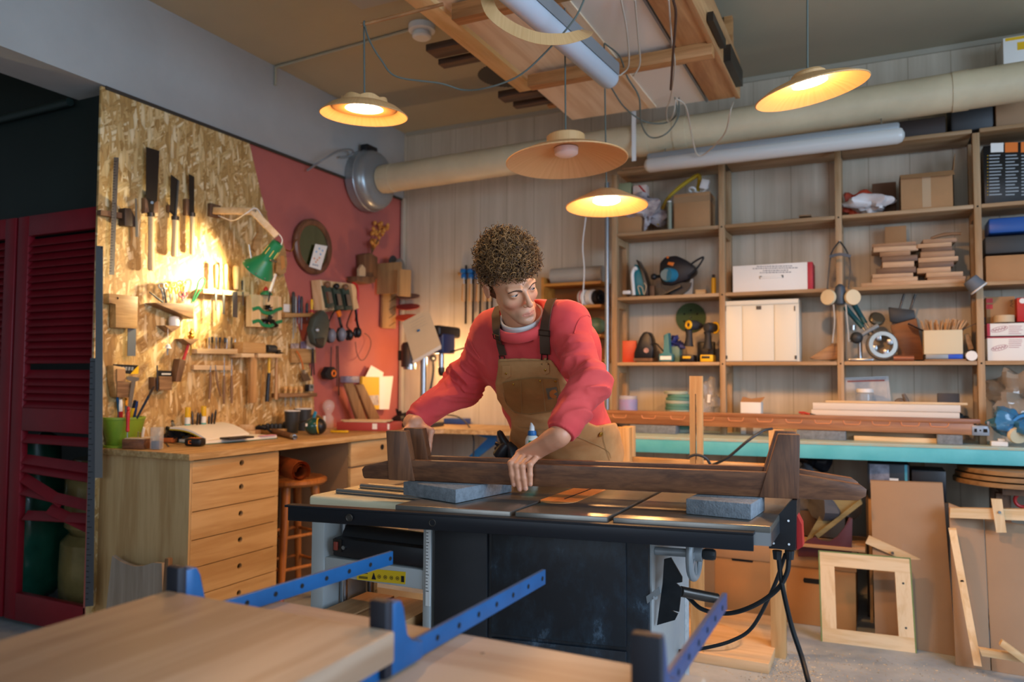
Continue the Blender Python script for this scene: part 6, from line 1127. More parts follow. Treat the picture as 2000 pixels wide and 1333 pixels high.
s.part('print', q, mat('print_mid', '8a8d92', .6), 0); s.part('handle', B().box((PY(1506, 542, y0 - .003)), (.12, .006, .012), None, .003), M_PAPER); s.part('handle_slot', B().bx(PY(1484, 542, yy).x, PY(1488, 542, yy).x, yy - .004, y0, PY(1484, 545, yy).z, PY(1484, 540, yy).z), M_HOLE, 0); s.part('handle_slot', B().bx(PY(1526, 542, yy).x, PY(1530, 542, yy).x, yy - .004, y0, PY(1484, 545, yy).z, PY(1484, 540, yy).z), M_HOLE, 0); s.done()
# stacks of offcuts
M_OS = [wood('offcut_pale', 'c6a27c', 'a98460', 'x', 1.2), wood('offcut_mid', 'a9835f', '8a6545', 'x', 1.2), wood('offcut_dark', '7d5d43', '5f4430', 'x', 1.2)]
def stack(rows, side_, yf=YF + .04):
 z = Z2 + .001; n = len(rows)
 for i, (a, b, h, mi, tw) in enumerate(rows):
  x0 = PY(a, 520, yf).x; x1 = PY(b, 520, yf).x; hh = h * .0031
  pos = 'bottom piece' if i == 0 else 'top piece' if i == n - 1 else ('second piece', 'third piece', 'fourth piece', 'fifth piece', 'sixth piece', 'seventh piece', 'eighth piece', 'ninth piece')[i - 1] + ' from below'
  solo('offcut', B().box(((x0 + x1) / 2, yf + .075, z + hh / 2), (x1 - x0, .14, hh - .0006), M.Rotation(tw, 3, 'Z'), .001), M_OS[mi], f'{("dark", "pale", "brown")[0 if mi == 2 else 1 if mi == 0 else 2]} offcut, {pos} of the {side_} stack on the shelf', 'offcut', f'offcuts in the {side_} stack'); z += hh
 return z
shelfbox('offcut', 'longest thin board lying under both offcut stacks', 'board', M_OS[0], 1682, 1885, 549, Z2, .2, YF + .02)
Z2 += .012
zt1 = stack([(1702, 1792, 11, 0, 0), (1702, 1782, 7, 0, .05), (1712, 1790, 10, 2, -.04), (1722, 1784, 10, 0, .06), (1722, 1792, 10, 2, .02), (1720, 1780, 8, 1, -.05), (1704, 1792, 9, 0, .08), (1704, 1790, 6, 1, 0)], 'left')
zt2 = stack([(1811, 1886, 8, 1, .0), (1808, 1880, 8, 0, .03), (1792, 1858, 9, 0, -.03), (1793, 1862, 9, 2, .04), (1794, 1872, 8, 0, 0), (1797, 1864, 10, 1, .05), (1802, 1862, 7, 2, -.05), (1793, 1860, 7, 0, 0), (1802, 1868, 7, 1, .06)], 'right')
Z2 -= .012
q = B(); a, b = PY(1818, 462, YF + .09), PY(1877, 451, YF + .09); a.z, b.z = zt2 + .012, zt2 + .026; q.tube(arc([a, (a + b) / 2 + V((0, 0, .008)), b], 4), [.008, .012, .013, .013, .014, .013, .012, .012, .010], 10, flat=.7); solo('curved_offcut', q, M_OS[1], 'curved brown piece on top of the right offcut stack', 'offcut')
shelfbox('cardboard_piece', 'square brown card standing behind the left offcut stack', 'board', M_CARD, 1728, 1770, 442, Z2 + .014, .006, YF + .20)
# respirator on the post
s = T('respirator', 'grey half-mask respirator with two round filters hanging on a shelf post', 'respirator'); yr = YF - .09; M_RS = mat('respirator_grey', '3c4a58', .45)
s.part('face_piece', B().lathe([(.012, .075), (.03, .06), (.036, .03), (.036, 0), (.03, -.03), (.02, -.035)], PY(1641, 583, yr + .02), (0, 0, 1), 20, squash=.8), M_RS)
for x, sg in ((1618, -1), (1665, 1)): c = PY(x, 581, yr); s.part('filter', B().lathe([(.01, -.012), (.04, -.010), (.043, 0), (.04, .010), (.01, .012)], c, (.55 * sg, -1, 0), 28), mat('filter_cream', 'd2c3a0', .7)); s.part('filter_mount', B().cyl(c, PY(1641 + 6 * sg, 585, yr + .02), .018), M_RS)
s.part('strap', B().ribbon(arc([PY(1640, 471, yr + .06), PY(1626, 490, yr + .02), PY(1621, 510, yr), PY(1618, 540, yr), PY(1616, 565, yr)], 4), .008, (0, -1, .1), .002), M_CHAR); s.part('strap', B().ribbon(arc([PY(1640, 471, yr + .06), PY(1652, 488, yr + .02), PY(1660, 510, yr), PY(1660, 535, yr), PY(1657, 565, yr)], 4), .008, (0, -1, .1), .002), M_CHAR); s.part('head_cradle', B().ribbon(arc([PY(1620, 502, yr - .002), PY(1640, 497, yr - .006), PY(1662, 501, yr - .002)], 4), .016, (0, -1, .1), .003), M_RS); s.part('strap', B().ribbon(arc([PY(1628, 595, yr), PY(1630, 630, yr), PY(1626, 670, yr)], 4), .007, (0, -1, .1), .0015), M_GREYM); s.part('strap', B().ribbon(arc([PY(1652, 595, yr), PY(1656, 640, yr), PY(1658, 668, yr)], 4), .007, (0, -1, .1), .0015), M_GREYM); s.part('hook', B().cyl(PY(1640, 471, YF), PY(1640, 471, yr + .05), .003), M_STEEL); s.done()
s = T('tin_cup', 'grey crumpled cup hanging on the right shelf post', 'cup'); yr = YF - .05; a, b = PY(1893, 545, yr), PY(1912, 564, yr); s.part('cup', B().lathe([(.02, 0), (.036, .005), (.042, (b - a).length), (.038, (b - a).length), (.03, .01), (.005, .01)], a, b - a, 22, cap=False), mat('grey_felt', '5d6670', .6)); s.part('rim', B().torus(b, b - a, .041, .004), M_WHITEP); s.done()
# right bay, second row
shelfbox('cardboard_box', 'light brown carton, lowest of three in the right bay second row', 'box', M_CARD, 1925, 2070, 497, Z2, .18); zz_ = PY(1960, 496, YF + .03).z + .002
shelfbox('tool_case', 'black tool case between the blue case and the brown carton', 'case', M_CHAR, 1923, 2070, 458, zz_, .18, bev=.01); zz_ = PY(1960, 456, YF + .03).z + .002
shelfbox('tool_case', 'blue tool case on top of the black one', 'case', mat('case_blue2', '1d4f9a', .35), 1930, 2070, 422, zz_, .17, bev=.012)
# --- third row first bay
shelfbox('orange_case', 'orange and black tool leaning at the left end of the third row', 'tool', mat('orange_red', 'c4431c', .45), 1214, 1240, 666, Z1, .07, YF + .08, rot=.2)
s = T('sander', 'black orbital sander with round front hose socket', 'sander'); ys = YF + .05; s.part('body', B().prism([PY(x, y, ys) for x, y in ((1237, 703), (1237, 690), (1248, 660), (1256, 648), (1266, 648), (1272, 660), (1276, 682), (1274, 703))], (0, .10, 0), .014), M_BLACK); s.part('hose_socket', B().torus(PY(1262, 685, ys - .004), (0, 1, 0), .012, .004).cyl(PY(1262, 685, ys - .002), PY(1262, 685, ys + .01), .011), mat('socket_pink', 'b08a80', .5)); s.part('pad', B().prism([PY(x, y, ys - .01) for x, y in ((1237, 706), (1237, 700), (1274, 700), (1274, 706))], (0, .12, 0)), M_DW); s.part('cord', B().tube(arc([PY(x, y, ys - .01) for x, y in ((1272, 672), (1282, 672), (1290, 680), (1300, 690), (1312, 694))], 5), .005), M_BLACK); s.done()
s = T('teal_tool', 'teal tool holder with white label on the shelf edge', 'tool'); ys = YF + .02; s.part('body', B().prism([PY(x, y, ys) for x, y in ((1287, 706), (1287, 692), (1297, 690), (1296, 655), (1306, 650), (1306, 690), (1313, 692), (1313, 706))], (0, .06, 0), .004), mat('teal_body', '3f7a80', .45)); s.part('label', B().prism([PY(x, y, ys - .0012) for x, y in ((1289, 703), (1289, 696), (1311, 696), (1311, 703))], (0, .001, 0)), M_PAPER, 0, label='white label with a red corner'); s.done()
shelfbox('parts_box', 'grey-green parts box behind the teal tool', 'box', mat('greygreen', '5f7d70', .5), 1308, 1327, 677, Z1, .08, YF + .09); q = lump(PY(1318, 671, YF + .12), (.032, .03, .022), .02, 40, 3, 18); solo('blue_bits', q, mat('violet_blue', '2e3472', .5), 'dark blue bits heaped on the grey-green parts box', 'bits', kind='stuff')
def drill(x0, yt, lab, face):
 s = T('cordless_drill', lab, 'drill', 'yellow cordless drills'); ys = YF + .04
 s.part('head', B().lathe([(.012, -.02), (.026, -.015), (.03, 0), (.03, .05), (.022, .075), (.014, .10)], PY(x0, yt, ys) + V((0, .02, 0)), (.55, .83, 0), 24), mat('tool_grey', '34363a', .5)); s.part('rear_cap' if face else 'gear_ring', (B().torus(PY(x0, yt, ys - .002) + V((0, .0, 0)), (.55, .83, 0), .019, .008) if face else B().torus(PY(x0 + 8, yt, ys) + V((.012, .04, 0)), (.55, .83, 0), .030, .006)), M_YEL)
 if face: s.part('vents', B().box(PY(x0, yt - 3, ys + .002), (.03, .004, .006)).box(PY(x0, yt + 3, ys + .002), (.03, .004, .006)), M_ORANGE)
 s.part('grip', B().tube(arc([PY(x0, yt + 8, ys + .03), PY(x0 + 1, yt + 22, ys + .03), PY(x0, yt + 42, ys + .03)], 5), [.019, .018, .016, .016, .016, .016, .017, .018, .02, .022, .026], 14, flat=1.2), mat('grip_black', '232427', .6)); c = PY(x0 + 1, 695, ys + .03); c.z = Z1 + .022; s.part('battery', B().box(c, (.075, .10, .042), None, .007), M_BLACK if face else M_YEL); s.part('battery_face', B().box(c + V((-.004, -.051, .006)), (.048, .004, .014), None, .002), M_YEL if face else M_BLACK); s.done()
drill(1345, 635, 'left yellow and black cordless drill, its vented end facing forward', True); drill(1382, 640, 'right yellow and black cordless drill by the shelf post', False)
s = T('sanding_disc', 'round dark green sanding disc on the wall behind the drills', 'disc'); c = PY(1349, 621, YB - .012); r = .093; s.part('disc', B().cyl(c, c + V((0, .008, 0)), r, n=44), mat('disc_green', '4a5f3a', .8)); q = B()
for k in range(6): a = k * PI / 3 + .5; q.cyl(c + V((r * .5 * math.cos(a), -.0006, r * .5 * math.sin(a))), c + V((r * .5 * math.cos(a), .001, r * .5 * math.sin(a))), .006, n=10)
s.part('dust_holes', q, M_HOLE, 0); s.part('screw', B().sph(c + V((0, -.001, 0)), .006, 10), M_STEEL); s.done()
shelfbox('battery_charger', 'black charger behind the right cordless drill', 'charger', M_BLACK, 1362, 1394, 668, Z1, .06, YF + .15, bev=.006)
# white ribbed box
s = T('white_cabinet', 'white ribbed plastic box filling the second bay of the third row', 'box'); x0, x1, y0, y1, z0, z1 = sbox(1414, 1560, 586, Z1, .19, YF + .015); M_IV = mat('ivory_plastic', 'd3d1c2', .4); s.part('body', B().bx(x0, x1, y0 + .006, y1, z0, z1, .004), M_IV)
for a, b in ((1415, 1449), (1451, 1511), (1513, 1556)): s.part('front_panel', B().bx(PY(a, 640, y0).x, PY(b, 640, y0).x, y0, y0 + .008, z0 + .004, z1 - .03, .002), M_IV)
s.part('lid', B().bx(x0 + .001, x1 - .002, y0 - .001, y0 + .01, z1 - .028, z1 - .001, .002), M_IV); s.part('badge', B().bx(PY(1477, 602, y0).x, PY(1487, 602, y0).x, y0 - .003, y0, PY(1480, 605, y0).z, PY(1480, 598, y0).z), M_DSTEEL)
for px in (1416, 1551): s.part('latch', B().bx(PY(px, 602, y0).x, PY(px + 2, 602, y0).x, y0 - .003, y0, PY(px, 608, y0).z, PY(px, 598, y0).z).bx(PY(px, 602, y0).x, PY(px + 4, 602, y0).x, y0 - .003, y0, PY(px, 702, y0).z, PY(px, 695, y0).z), M_CHAR)
s.done()
q = B(); q.prism([PY(x, y, YF + .05) for x, y in ((1580, 700), (1600, 703), (1638, 703), (1640, 670), (1625, 672))], (0, .08, 0), .003); solo('wedge_block', q, M_WAL('x'), 'wedge of brown wood right of the white ribbed box', 'block')
# third bay clutter
ys = YF + .08
for k, ((xa, ya), (xb, yb), lb) in enumerate((((1650, 600), (1685, 640), 'left teal-handled tool leaning in the third bay'), ((1666, 592), (1690, 632), 'right teal-handled tool leaning in the third bay'))):
 s = T('teal_handled_tool', lb, 'tool', 'teal handled tools'); a, b = PY(xa, ya, ys + .04), PY(xb, yb, ys + .02); s.part('handle', B().cyl(a, b, .015, .013, 12), mat('teal_grip', '1d5052', .45)); s.part('shaft', B().cyl(b, PY(xb + 18, yb + 22, ys), .006), M_STEEL); s.done()
s = T('router', 'silver router with chrome posts and base standing in the third bay', 'router'); c = PY(1682, 700, ys - .02); c.z = Z1 + .001; s.part('base', B().box(c + V((0, 0, .008)), (.12, .10, .015), None, .005), M_STEEL); s.part('column', B().cyl(c + V((-.005, 0, .016)), c + V((-.005, 0, .15)), .011), M_STEEL); s.part('arm', B().tube(arc([PY(1660, 665, ys - .03), PY(1675, 660, ys - .03), PY(1690, 650, ys - .03), PY(1715, 636, ys - .02)], 5), .012), M_GREYM); s.part('knob', B().sph(PY(1673, 660, ys - .045), .032, 16), M_CHAR); s.part('top_knob', B().cyl(PY(1666, 645, ys), PY(1666, 636, ys), .014), M_STEEL); s.part('motor', B().lathe([(.02, 0), (.04, .004), (.04, .02), (.03, .03)], PY(1711, 626, ys + .02), (.3, -.8, .5), 26), mat('pewter', '6a6352', .35, .7)); s.done()
s = T('chuck', 'round scroll chuck with four jaws lying on edge in the third bay', 'chuck'); c = PY(1720, 676, ys - .03); ax = V((.25, -1, .1)).normalized(); s.part('ring', B().lathe([(.045, 0), (.075, 0), (.078, .01), (.078, .04), (.07, .05), (.05, .05), (.045, 0)], c, ax, 32, cap=False), mat('chuck_grey', '8f8b82', .35, .6)); x_, y_, _ = basis(ax)
for k in range(4): w_ = x_ * math.cos(k * PI / 2 + .4) + y_ * math.sin(k * PI / 2 + .4); s.part('jaw', B().box(c + w_ * .042 + ax * .03, (.026, .03, .03), None, .004), M_STEEL)
s.done()
q = B(); q.prism([PY(x, y, YF + .14) for x, y in ((1739, 636), (1790, 622), (1803, 690), (1803, 703), (1757, 703))], (0, .06, 0), .002); solo('wooden_case', q, wood('case_orange', '8f5a2c', '75451f', 'x', .7), 'orange-brown wooden box tilted behind the box of sticks', 'box')
s = T('black_vise', 'dark metal bracket with two upright prongs on top of the tilted wooden box', 'vise'); yv = YF + .16; s.part('body', B().prism([PY(x, y, yv) for x, y in ((1735, 600), (1752, 602), (1786, 606), (1788, 622), (1752, 632), (1738, 628))], (0, .04, 0), .004), M_CHAR)
for xa, xb in ((1757, 1766), (1778, 1788)): s.part('prong', B().cyl(PY(xa, 605, yv + .01), PY(xb, 575, yv + .01), .006), M_DSTEEL)
s.done()
s = T('stick_box', 'cream box on the shelf stuffed with thin wooden sticks', 'box'); x0, x1, y0, y1, z0, z1 = sbox(1804, 1880, 645, Z1 + .035, .11, YF + .02); s.part('box', B().bx(x0, x1, y0, y1, z0, z1, .002), mat('cream_card', 'd3c4a2', .7)); s.part('flap', B().prism([V((x0, y0, z1)), V((x0, y1, z1)), V((x0 - .07, y1, z1 + .04)), V((x0 - .07, y0, z1 + .04))], (0, 0, .002)), M_CHAR); s.part('flap', B().prism([V((x1, y0, z1)), V((x1, y1, z1)), V((x1 + .08, y1, z1 + .04)), V((x1 + .08, y0, z1 + .04))], (0, 0, .002)), M_CHAR); s.done()
random.seed(5); q = B()
for k in range(90): xx = random.uniform(x0 + .008, x1 - .008); yy = random.uniform(y0 + .01, y1 - .01); tl = (xx - x0) / (x1 - x0) - .35; h = random.uniform(.03, .062); q.cyl((xx, yy, z1 - .02), (xx + tl * .06 + random.uniform(-.01, .01), yy + random.uniform(-.01, .01), z1 + h), .0028, n=5)
solo('wooden_sticks', q, wood('stick_wood', 'd3a878', 'a0764a', 'z', 2.), 'thin wooden sticks crammed into the cream box', 'sticks', kind='stuff')
s = T('blue_tray', 'grey tray with a bright blue end under the cream box', 'tray'); a, b, c_ = PY(1808, 690, YF + .02).x, PY(1852, 690, YF + .02).x, PY(1881, 690, YF + .02).x; s.part('tray', B().bx(a, b, YF + .02, YF + .13, Z1 + .012, Z1 + .035, .001), M_GREYM); s.part('blue_end', B().bx(b, c_, YF + .02, YF + .13, Z1 + .012, Z1 + .035, .001), mat('vivid_blue', '1f4fc0', .4)); s.done()
shelfbox('flat_board', 'flat brown board under the grey and blue tray', 'board', M_WAL('x'), 1806, 1888, 702, Z1, .13, YF + .018); a = PY(1898, 694, YF + .0); a.z = Z1 + .026; solo('paper_roll', B().cyl(a, a + V((0, .15, 0)), .025, n=24), M_PAPER, 'white paper roll with its round end facing forward', 'roll')
q = B(); q.prism([PY(x, y, YF + .08) for x, y in ((1883, 654), (1892, 651), (1902, 682), (1892, 684))], (0, .02, 0), .002); solo('offcut', q, M_OS[0], 'small pale stick leaning between the cream box and the post', 'offcut'); q = B(); q.tube(arc([PY(x, 700, YF + .03) for x in (1745, 1765, 1785)], 4), .016, 12); solo('copper_roll', q, mat('copper_tape', '9a6248', .35, .5), 'roll of coppery tape lying in front of the tilted wooden box', 'roll')
# right bay third row
for k, (yt, yb, lb) in enumerate(((658, 702, 'lower white carton with pink oval print in the right bay'), (631, 656, 'upper white carton with pink oval print and dark red edge in the right bay'))):
 s = T('white_carton', lb, 'box', 'white cartons in the right bay'); x0, x1, y0, y1, z0, z1 = sbox(1928, 2075, yt, Z1 if k == 0 else PY(1960, 657, YF + .03).z + .001, .18); s.part('box', B().bx(x0, x1, y0, y1, z0, z1, .002), M_PAPER); s.part('edge', B().bx(x0 - .0006, x0 + .012, y0 - .0008, y1, z0, z1 - .0006) if k else B().bx(x0 - .0006, x1, y0 - .0008, y1, z1 - .005, z1 + .0004), mat('crimson', 'b02a3c', .5), 0)
 q = B(); c = PY(1952, (yt + yb) / 2, y0 - .0007); ax_ = M.Rotation(-.25, 3, 'Y'); q.tube([c + ax_ @ V((.036 * math.cos(a), 0, .012 * math.sin(a))) for a in np.linspace(0, 2 * PI, 28)[:-1]], .0012, 6, closed=True)
 for j in range(9): q.box(c + ax_ @ V((-.026 + j * .0065, 0, .002 * (-1) ** j)), (.004, .0008, .009), ax_)
 s.part('oval_print', q, mat('print_pink', 'a8707c', .6), 0); q = B(); lines(q, 1970, 1998, yt + 6, 5, 3.6, y0 - .0007, 1.); lines(q, 2005, 2045, yt + 6, 5, 3.6, y0 - .0007, 1.); s.part('print', q, mat('print_pink', 'a8707c', .6), 0); s.done()
zr = PY(1960, 630, YF + .03).z + .001
s = T('cardboard_box', 'brown box with orange-red marking in the right bay third row', 'box'); x0, x1, y0, y1, z0, z1 = sbox(1926, 1982, 580, zr, .1, YF + .10); s.part('box', B().bx(x0, x1, y0, y1, z0, z1, .002), M_CARD); s.part('mark', B().prism([PY(x, y, y0 - .001) for x, y in ((1926, 584), (1939, 583), (1939, 592), (1926, 592))], (0, .001, 0)).prism([PY(x, y, y0 - .001) for x, y in ((1926, 595), (1939, 595), (1939, 604), (1926, 604))], (0, .001, 0)), M_RED, 0); s.part('scrawl', B().tube([PY(x, y, y0 - .001) for x, y in ((1972, 588), (1978, 586), (1974, 592), (1979, 593), (1973, 598), (1979, 600))], .0014, 5), M_BLACK, 0); s.done()
s = T('red_box', 'bright red box with a white round badge at the right edge', 'box'); x0, x1, y0, y1, z0, z1 = sbox(1986, 2050, 581, zr, .08, YF + .03); s.part('box', B().bx(x0, x1, y0, y1, z0, z1, .002), M_RED); c = PY(1997, 588, y0 - .001); s.part('badge', B().cyl(c, c + V((0, .001, 0)), .013, n=24), M_PAPER, 0); s.done()
for k, (px, m, r, lb) in enumerate(((1961, mat('tape_cream', 'cbb08a', .6), .045, 'cream tape roll lying on the upper white carton'), (1944, M_NAVY, .05, 'dark blue tape roll behind the cream one'))): c = PY(px, 629, YF + (.055 if k == 0 else .16)); c.z = zr; solo('tape_roll', B().lathe([(r * .6, 0), (r, 0), (r, .035), (r * .6, .035), (r * .6, 0)], c, n=32, cap=False), m, lb, 'tape', 'tape rolls in the right bay')
# --- on the back bench
s = T('plastic_tub', 'clear tub with pink label and black capped marker at the left end of the bench', 'tub'); c = PY(1226, 800, YF + .08); c.z = BZ + .001; s.part('tub', B().lathe([(.045, 0), (.055, .002), (.058, .21), (.054, .21), (.05, .01), (.01, .01)], c, n=30, cap=False), mat('clear_tub', 'c9c6cc', .15, alpha=.5)); s.part('label', B().lathe([(.0585, .1), (.0595, .1), (.0595, .19), (.0585, .19)], c, n=30, cap=False), mat('pink_label', 'b08ab8', .5, hex2='8a9cc0', vs=16), 0); s.done()
c = PY(1224, 806, YF - .0); c.z = BZ + .095; a = PY(1240, 800, YF + .12); a.z = BZ + .001; solo('tan_disc', B().cyl(a + V((0, .0, .045)), a + V((0, .02, .05)), .045, n=28), mat('tan_disc', '9d8b74', .7), 'tan round disc leaning beside the clear tub', 'disc')
for k in range(13):
 c = PY(1325, 800, YF + .10); c.x += random.uniform(-.008, .008) + (-.012 if k == 12 else 0); c.z = BZ + .001 + k * .0188; r = .072
 solo('sanding_pad', B().lathe([(.01, 0), (r * .98, 0), (r, .004), (r, .0145), (r * .96, .018), (.01, .018)], c, n=36), mat('pad_green', '5c8a78', .7) if k % 3 else mat('pad_pale', 'a8b09c', .8), ('bottom' if k == 0 else 'topmost, slightly shifted' if k == 12 else ('second', 'third', 'fourth', 'fifth', 'sixth', 'seventh', 'eighth', 'ninth', 'tenth', 'eleventh', 'twelfth')[k - 1] + ' from below') + ' green sanding pad of the stack on the bench', 'sanding pad', 'stack of green sanding pads')
q = lump(PY(1384, 782, YF + .12), (.055, .06, .10), .03, 14, 21, 26, BZ + .001); solo('film_bag', q, mat('clear_film', 'b9b6b2', .12, alpha=.45, coat=1.), 'clear plastic bag beside the second shelf post', 'bag'); q = B(); q.prism([PY(x, y, YF + .05) for x, y in ((1382, 771), (1388, 771), (1387, 787), (1381, 787))], (0, .001, 0)); solo('bag_label', q, M_PAPER, 'small white tag on the clear plastic bag', 'tag')
s = T('white_carton', 'small white taped carton, torn open on top, on the bench', 'box'); x0, x1, y0, y1, z0, z1 = sbox(1446, 1486, 786, BZ, .10, YF + .10); s.part('box', B().bx(x0, x1, y0, y1, z0, z1, .003), M_PAPER); s.part('flap', B().prism([V((x0, y0, z1)), V((x1, y0, z1)), V((x1 + .02, y0 + .02, z1 + .03)), V(((x0 + x1) / 2, y0 + .03, z1 + .018)), V((x0 + .01, y0 + .02, z1 + .03))], (0, .003, .001)), M_CARD); s.part('tape', B().bx(x0 + .03, x0 + .07, y0 - .001, y0, z0, z0 + .045), mat('packing_tape', 'b08f6a', .25, alpha=.6), 0); s.done()
# carved rail
s = T('carved_rail', 'long brown rail with oval slots and a metal end plate on the bench', 'rail'); yr0 = 4.36; zb = BZ + .048
def rz(px, py): return PY(px, py, yr0)
x0 = PY(1150, 830, yr0).x; x1 = PY(1902, 840, yr0).x; zb = PY(1500, 850, yr0).z
zt_ = PY(1500, 822, yr0).z
M_TEAK = wood('teak', 'a9754b', '845433', 'x', 1.2, .4)
s.part('body', B().bx(x0, x1, yr0, yr0 + .05, BZ + .050, BZ + .105, .002), M_TEAK); s.part('upper_step', B().bx(x0, x1 + .03, yr0 + .012, yr0 + .06, BZ + .105, BZ + .128, .002), M_TEAK)
for k in range(12):
 px = 1210 + k * 56 + k * .8; c = PY(px, 835, yr0); c.z = BZ + .096; q = B(); q.tube([c + V((-.042, -.0015, .009)), c + V((-.038, -.0015, -.006)), c + V((-.03, -.0015, -.011)), c + V((.03, -.0015, -.011)), c + V((.038, -.0015, -.006)), c + V((.042, -.0015, .009))], .0026, 6); s.part('slot', q, mat('slot_edge', 'd98d5c', .4))
ep = B(); xe = x1 + .001; ep.bx(xe - .01, xe + .065, yr0 - .003, yr0 + .05, BZ + .048, BZ + .098, .004).bx(xe + .055, xe + .068, yr0 - .003, yr0 + .05, BZ + .098, BZ + .12, .002); p = s.part('end_plate', ep, mat('zinc', '9aa2ac', .35, .6)); s.part('plate_hole', B().bx(xe + .0, xe + .012, yr0 - .0036, yr0, BZ + .065, BZ + .082).cyl((xe + .026, yr0 - .0036, BZ + .074), (xe + .026, yr0, BZ + .074), .004).bx(xe + .038, xe + .056, yr0 - .0036, yr0, BZ + .065, BZ + .082), M_HOLE, p); s.done()
for px0, px1, lb in ((1230, 1320, 'grey foam block under the left part of the carved rail'), (1556, 1652, 'grey foam block under the middle of the carved rail'), (1830, 1880, 'grey foam block under the right end of the carved rail')): a, b = PY(px0, 855, 4.34).x, PY(px1, 855, 4.34).x; solo('foam_block', B().bx(a, b, 4.335, 4.44, BZ + .0005, BZ + .048, .003), M_FOAM, lb, 'block', 'foam blocks under the carved rail')
a, b = PY(1668, 855, 4.40).x, PY(1868, 855, 4.40).x; solo('pale_board', B().bx(a, b, 4.38, 4.45, BZ + .0005, BZ + .025, .002), M_PALE('x'), 'pale board lying under the right half of the carved rail', 'board')
zq = BZ + .0005; yw = YF + .0
for k, (p0, p1, pt, th, lb) in enumerate(((1585, 1874, 812, .05, 'lower white shelf board of the stack behind the carved rail'), (1588, 1876, 800, .036, 'middle white shelf board of the stack behind the carved rail'), (1613, 1890, 789, .014, 'thin top board of the stack behind the carved rail'))):
 a, b = PY(p0, 812, 4.44).x, PY(p1, 812, 4.44).x; zlo = BZ + .115 + (0, .042, .079)[k]; solo('white_board', B().bx(a, b, 4.40 + .03, 4.448, zlo, zlo + (.040, .036, .012)[k], .001), mat('white_laminate', 'd6cdbf', .5) if k < 2 else M_PALE('x'), lb, 'board', 'white boards behind the carved rail')
solo('board_support', B().bx(PY(1600, 840, 4.44).x, PY(1868, 840, 4.44).x, 4.426, 4.446, BZ + .0005, BZ + .1145), M_SHELF('x'), 'plank on edge under the white boards behind the rail', 'plank')
s = T('pliers', 'red-handled pliers sticking out left of the white boards', 'pliers'); c = PY(1560, 806, 4.43); d_ = PY(1582, 810, 4.43); s.part('handle', B().tube([c, (c + d_) / 2 + V((0, 0, .004)), d_], .006), M_RED); s.part('handle', B().tube([c + V((.01, 0, -.012)), d_ + V((0, 0, -.008))], .005), M_RED); s.part('jaws', B().cyl(d_, d_ + V((.03, 0, -.004)), .008, .004), M_DSTEEL); s.done()
# third bay of bench: packs, jar, horn, dark box
s = T('parts_pack', 'clear hanging pack with printed card standing in the bench bay', 'pack'); yy = YF + .16; q = B(); q.prism([PY(x, y, yy) for x, y in ((1650, 738), (1735, 735), (1742, 800), (1650, 800))], (0, .004, 0)); s.part('sleeve', q, mat('sleeve_film', 'cfd0d0', .2, alpha=.5)); q = B(); q.prism([PY(x, y, yy - .001) for x, y in ((1652, 741), (1731, 737), (1735, 795), (1654, 797))], (0, .001, 0)); s.part('card', q, mat('card_print', 'c4c2bc', .5, hex2='8f97a0', vs=14), 0); s.part('print', B().prism([PY(x, y, yy - .002) for x, y in ((1655, 744), (1728, 742), (1728, 745), (1655, 747))], (0, .0008, 0)), mat('dull_red', '8a3a2c', .4), 0); s.done()
s = T('glass_jar', 'glass jar with white lid in front of the printed pack', 'jar'); c = PY(1690, 800, YF + .06); c.z = BZ + .0008; zj = PY(1690, 763, YF + .06).z; s.part('jar', B().lathe([(.03, 0), (.046, .004), (.046, zj - BZ - .02), (.038, zj - BZ - .012)], c, n=30), mat('jar_glass', 'bfc0bd', .08, alpha=.4, coat=1.)); s.part('lid', B().cyl(c + V((0, 0, zj - BZ - .0115)), c + V((0, 0, zj - BZ + .008)), .043, n=30), M_WHITEP); s.done()
q = B(); q.tube(arc([PY(x, y, YF + .14) for x, y in ((1748, 800), (1752, 786), (1762, 784), (1772, 798))], 6), [.010] * 6 + [.014] * 6 + [.012] * 7); q.tube(arc([PY(x, y, YF + .13) for x, y in ((1764, 770), (1768, 778), (1774, 792))], 5), [.008, .009, .01, .011, .011, .012, .012, .012, .012, .012, .012]); solo('antler_piece', q, mat('horn', '6d6054', .6), 'curled dark horn piece in the bench bay', 'horn'); shelfbox('dark_box', 'flat black box on edge at the right of the bench bay', 'box', mat('slate_box', '3a3a3f', .5), 1831, 1874, 769, BZ, .04, YF + .13)
q = lump(PY(1880, 822, YF + .06), (.035, .05, .05), .03, 20, 14, 20, BZ + .001); solo('black_cloth', q, M_CHAR, 'dark cloth bundle right of the white boards', 'cloth')
# right end of bench
q = lump(PY(1995, 775, YF + .10), (.13, .10, .14), .05, 9, 31, 34, BZ + .001); solo('film_bag', q, mat('film_tan', 'a89a88', .12, alpha=.6, coat=1.), 'big clear tan plastic bag at the right end of the bench', 'bag'); q = lump(PY(1985, 825, YF - .09), (.10, .08, .055), .03, 14, 33, 28, BZ + .001); solo('blue_gloves', q, mat('blue_film', '2f6c94', .3, coat=.5), 'crumpled blue plastic in front of the tan bag', 'plastic')
s = T('respirator', 'mask filter with a bright blue strap at the right edge of the bench', 'respirator'); c = PY(1988, 850, 4.33); s.part('filter', B().lathe([(.01, -.012), (.048, -.010), (.052, 0), (.048, .012), (.01, .014)], c, (.5, -.8, -.2), 30, squash=.8), mat('filter_cream', 'd2c3a0', .7)); s.part('strap', B().ribbon(arc([PY(x, y, 4.31) for x, y in ((1978, 860), (1972, 845), (1978, 826), (1990, 815), (2002, 812))], 6), .012, (0, -1, .1), .002), mat('strap_blue', '2f7fc0', .5)); s.done()
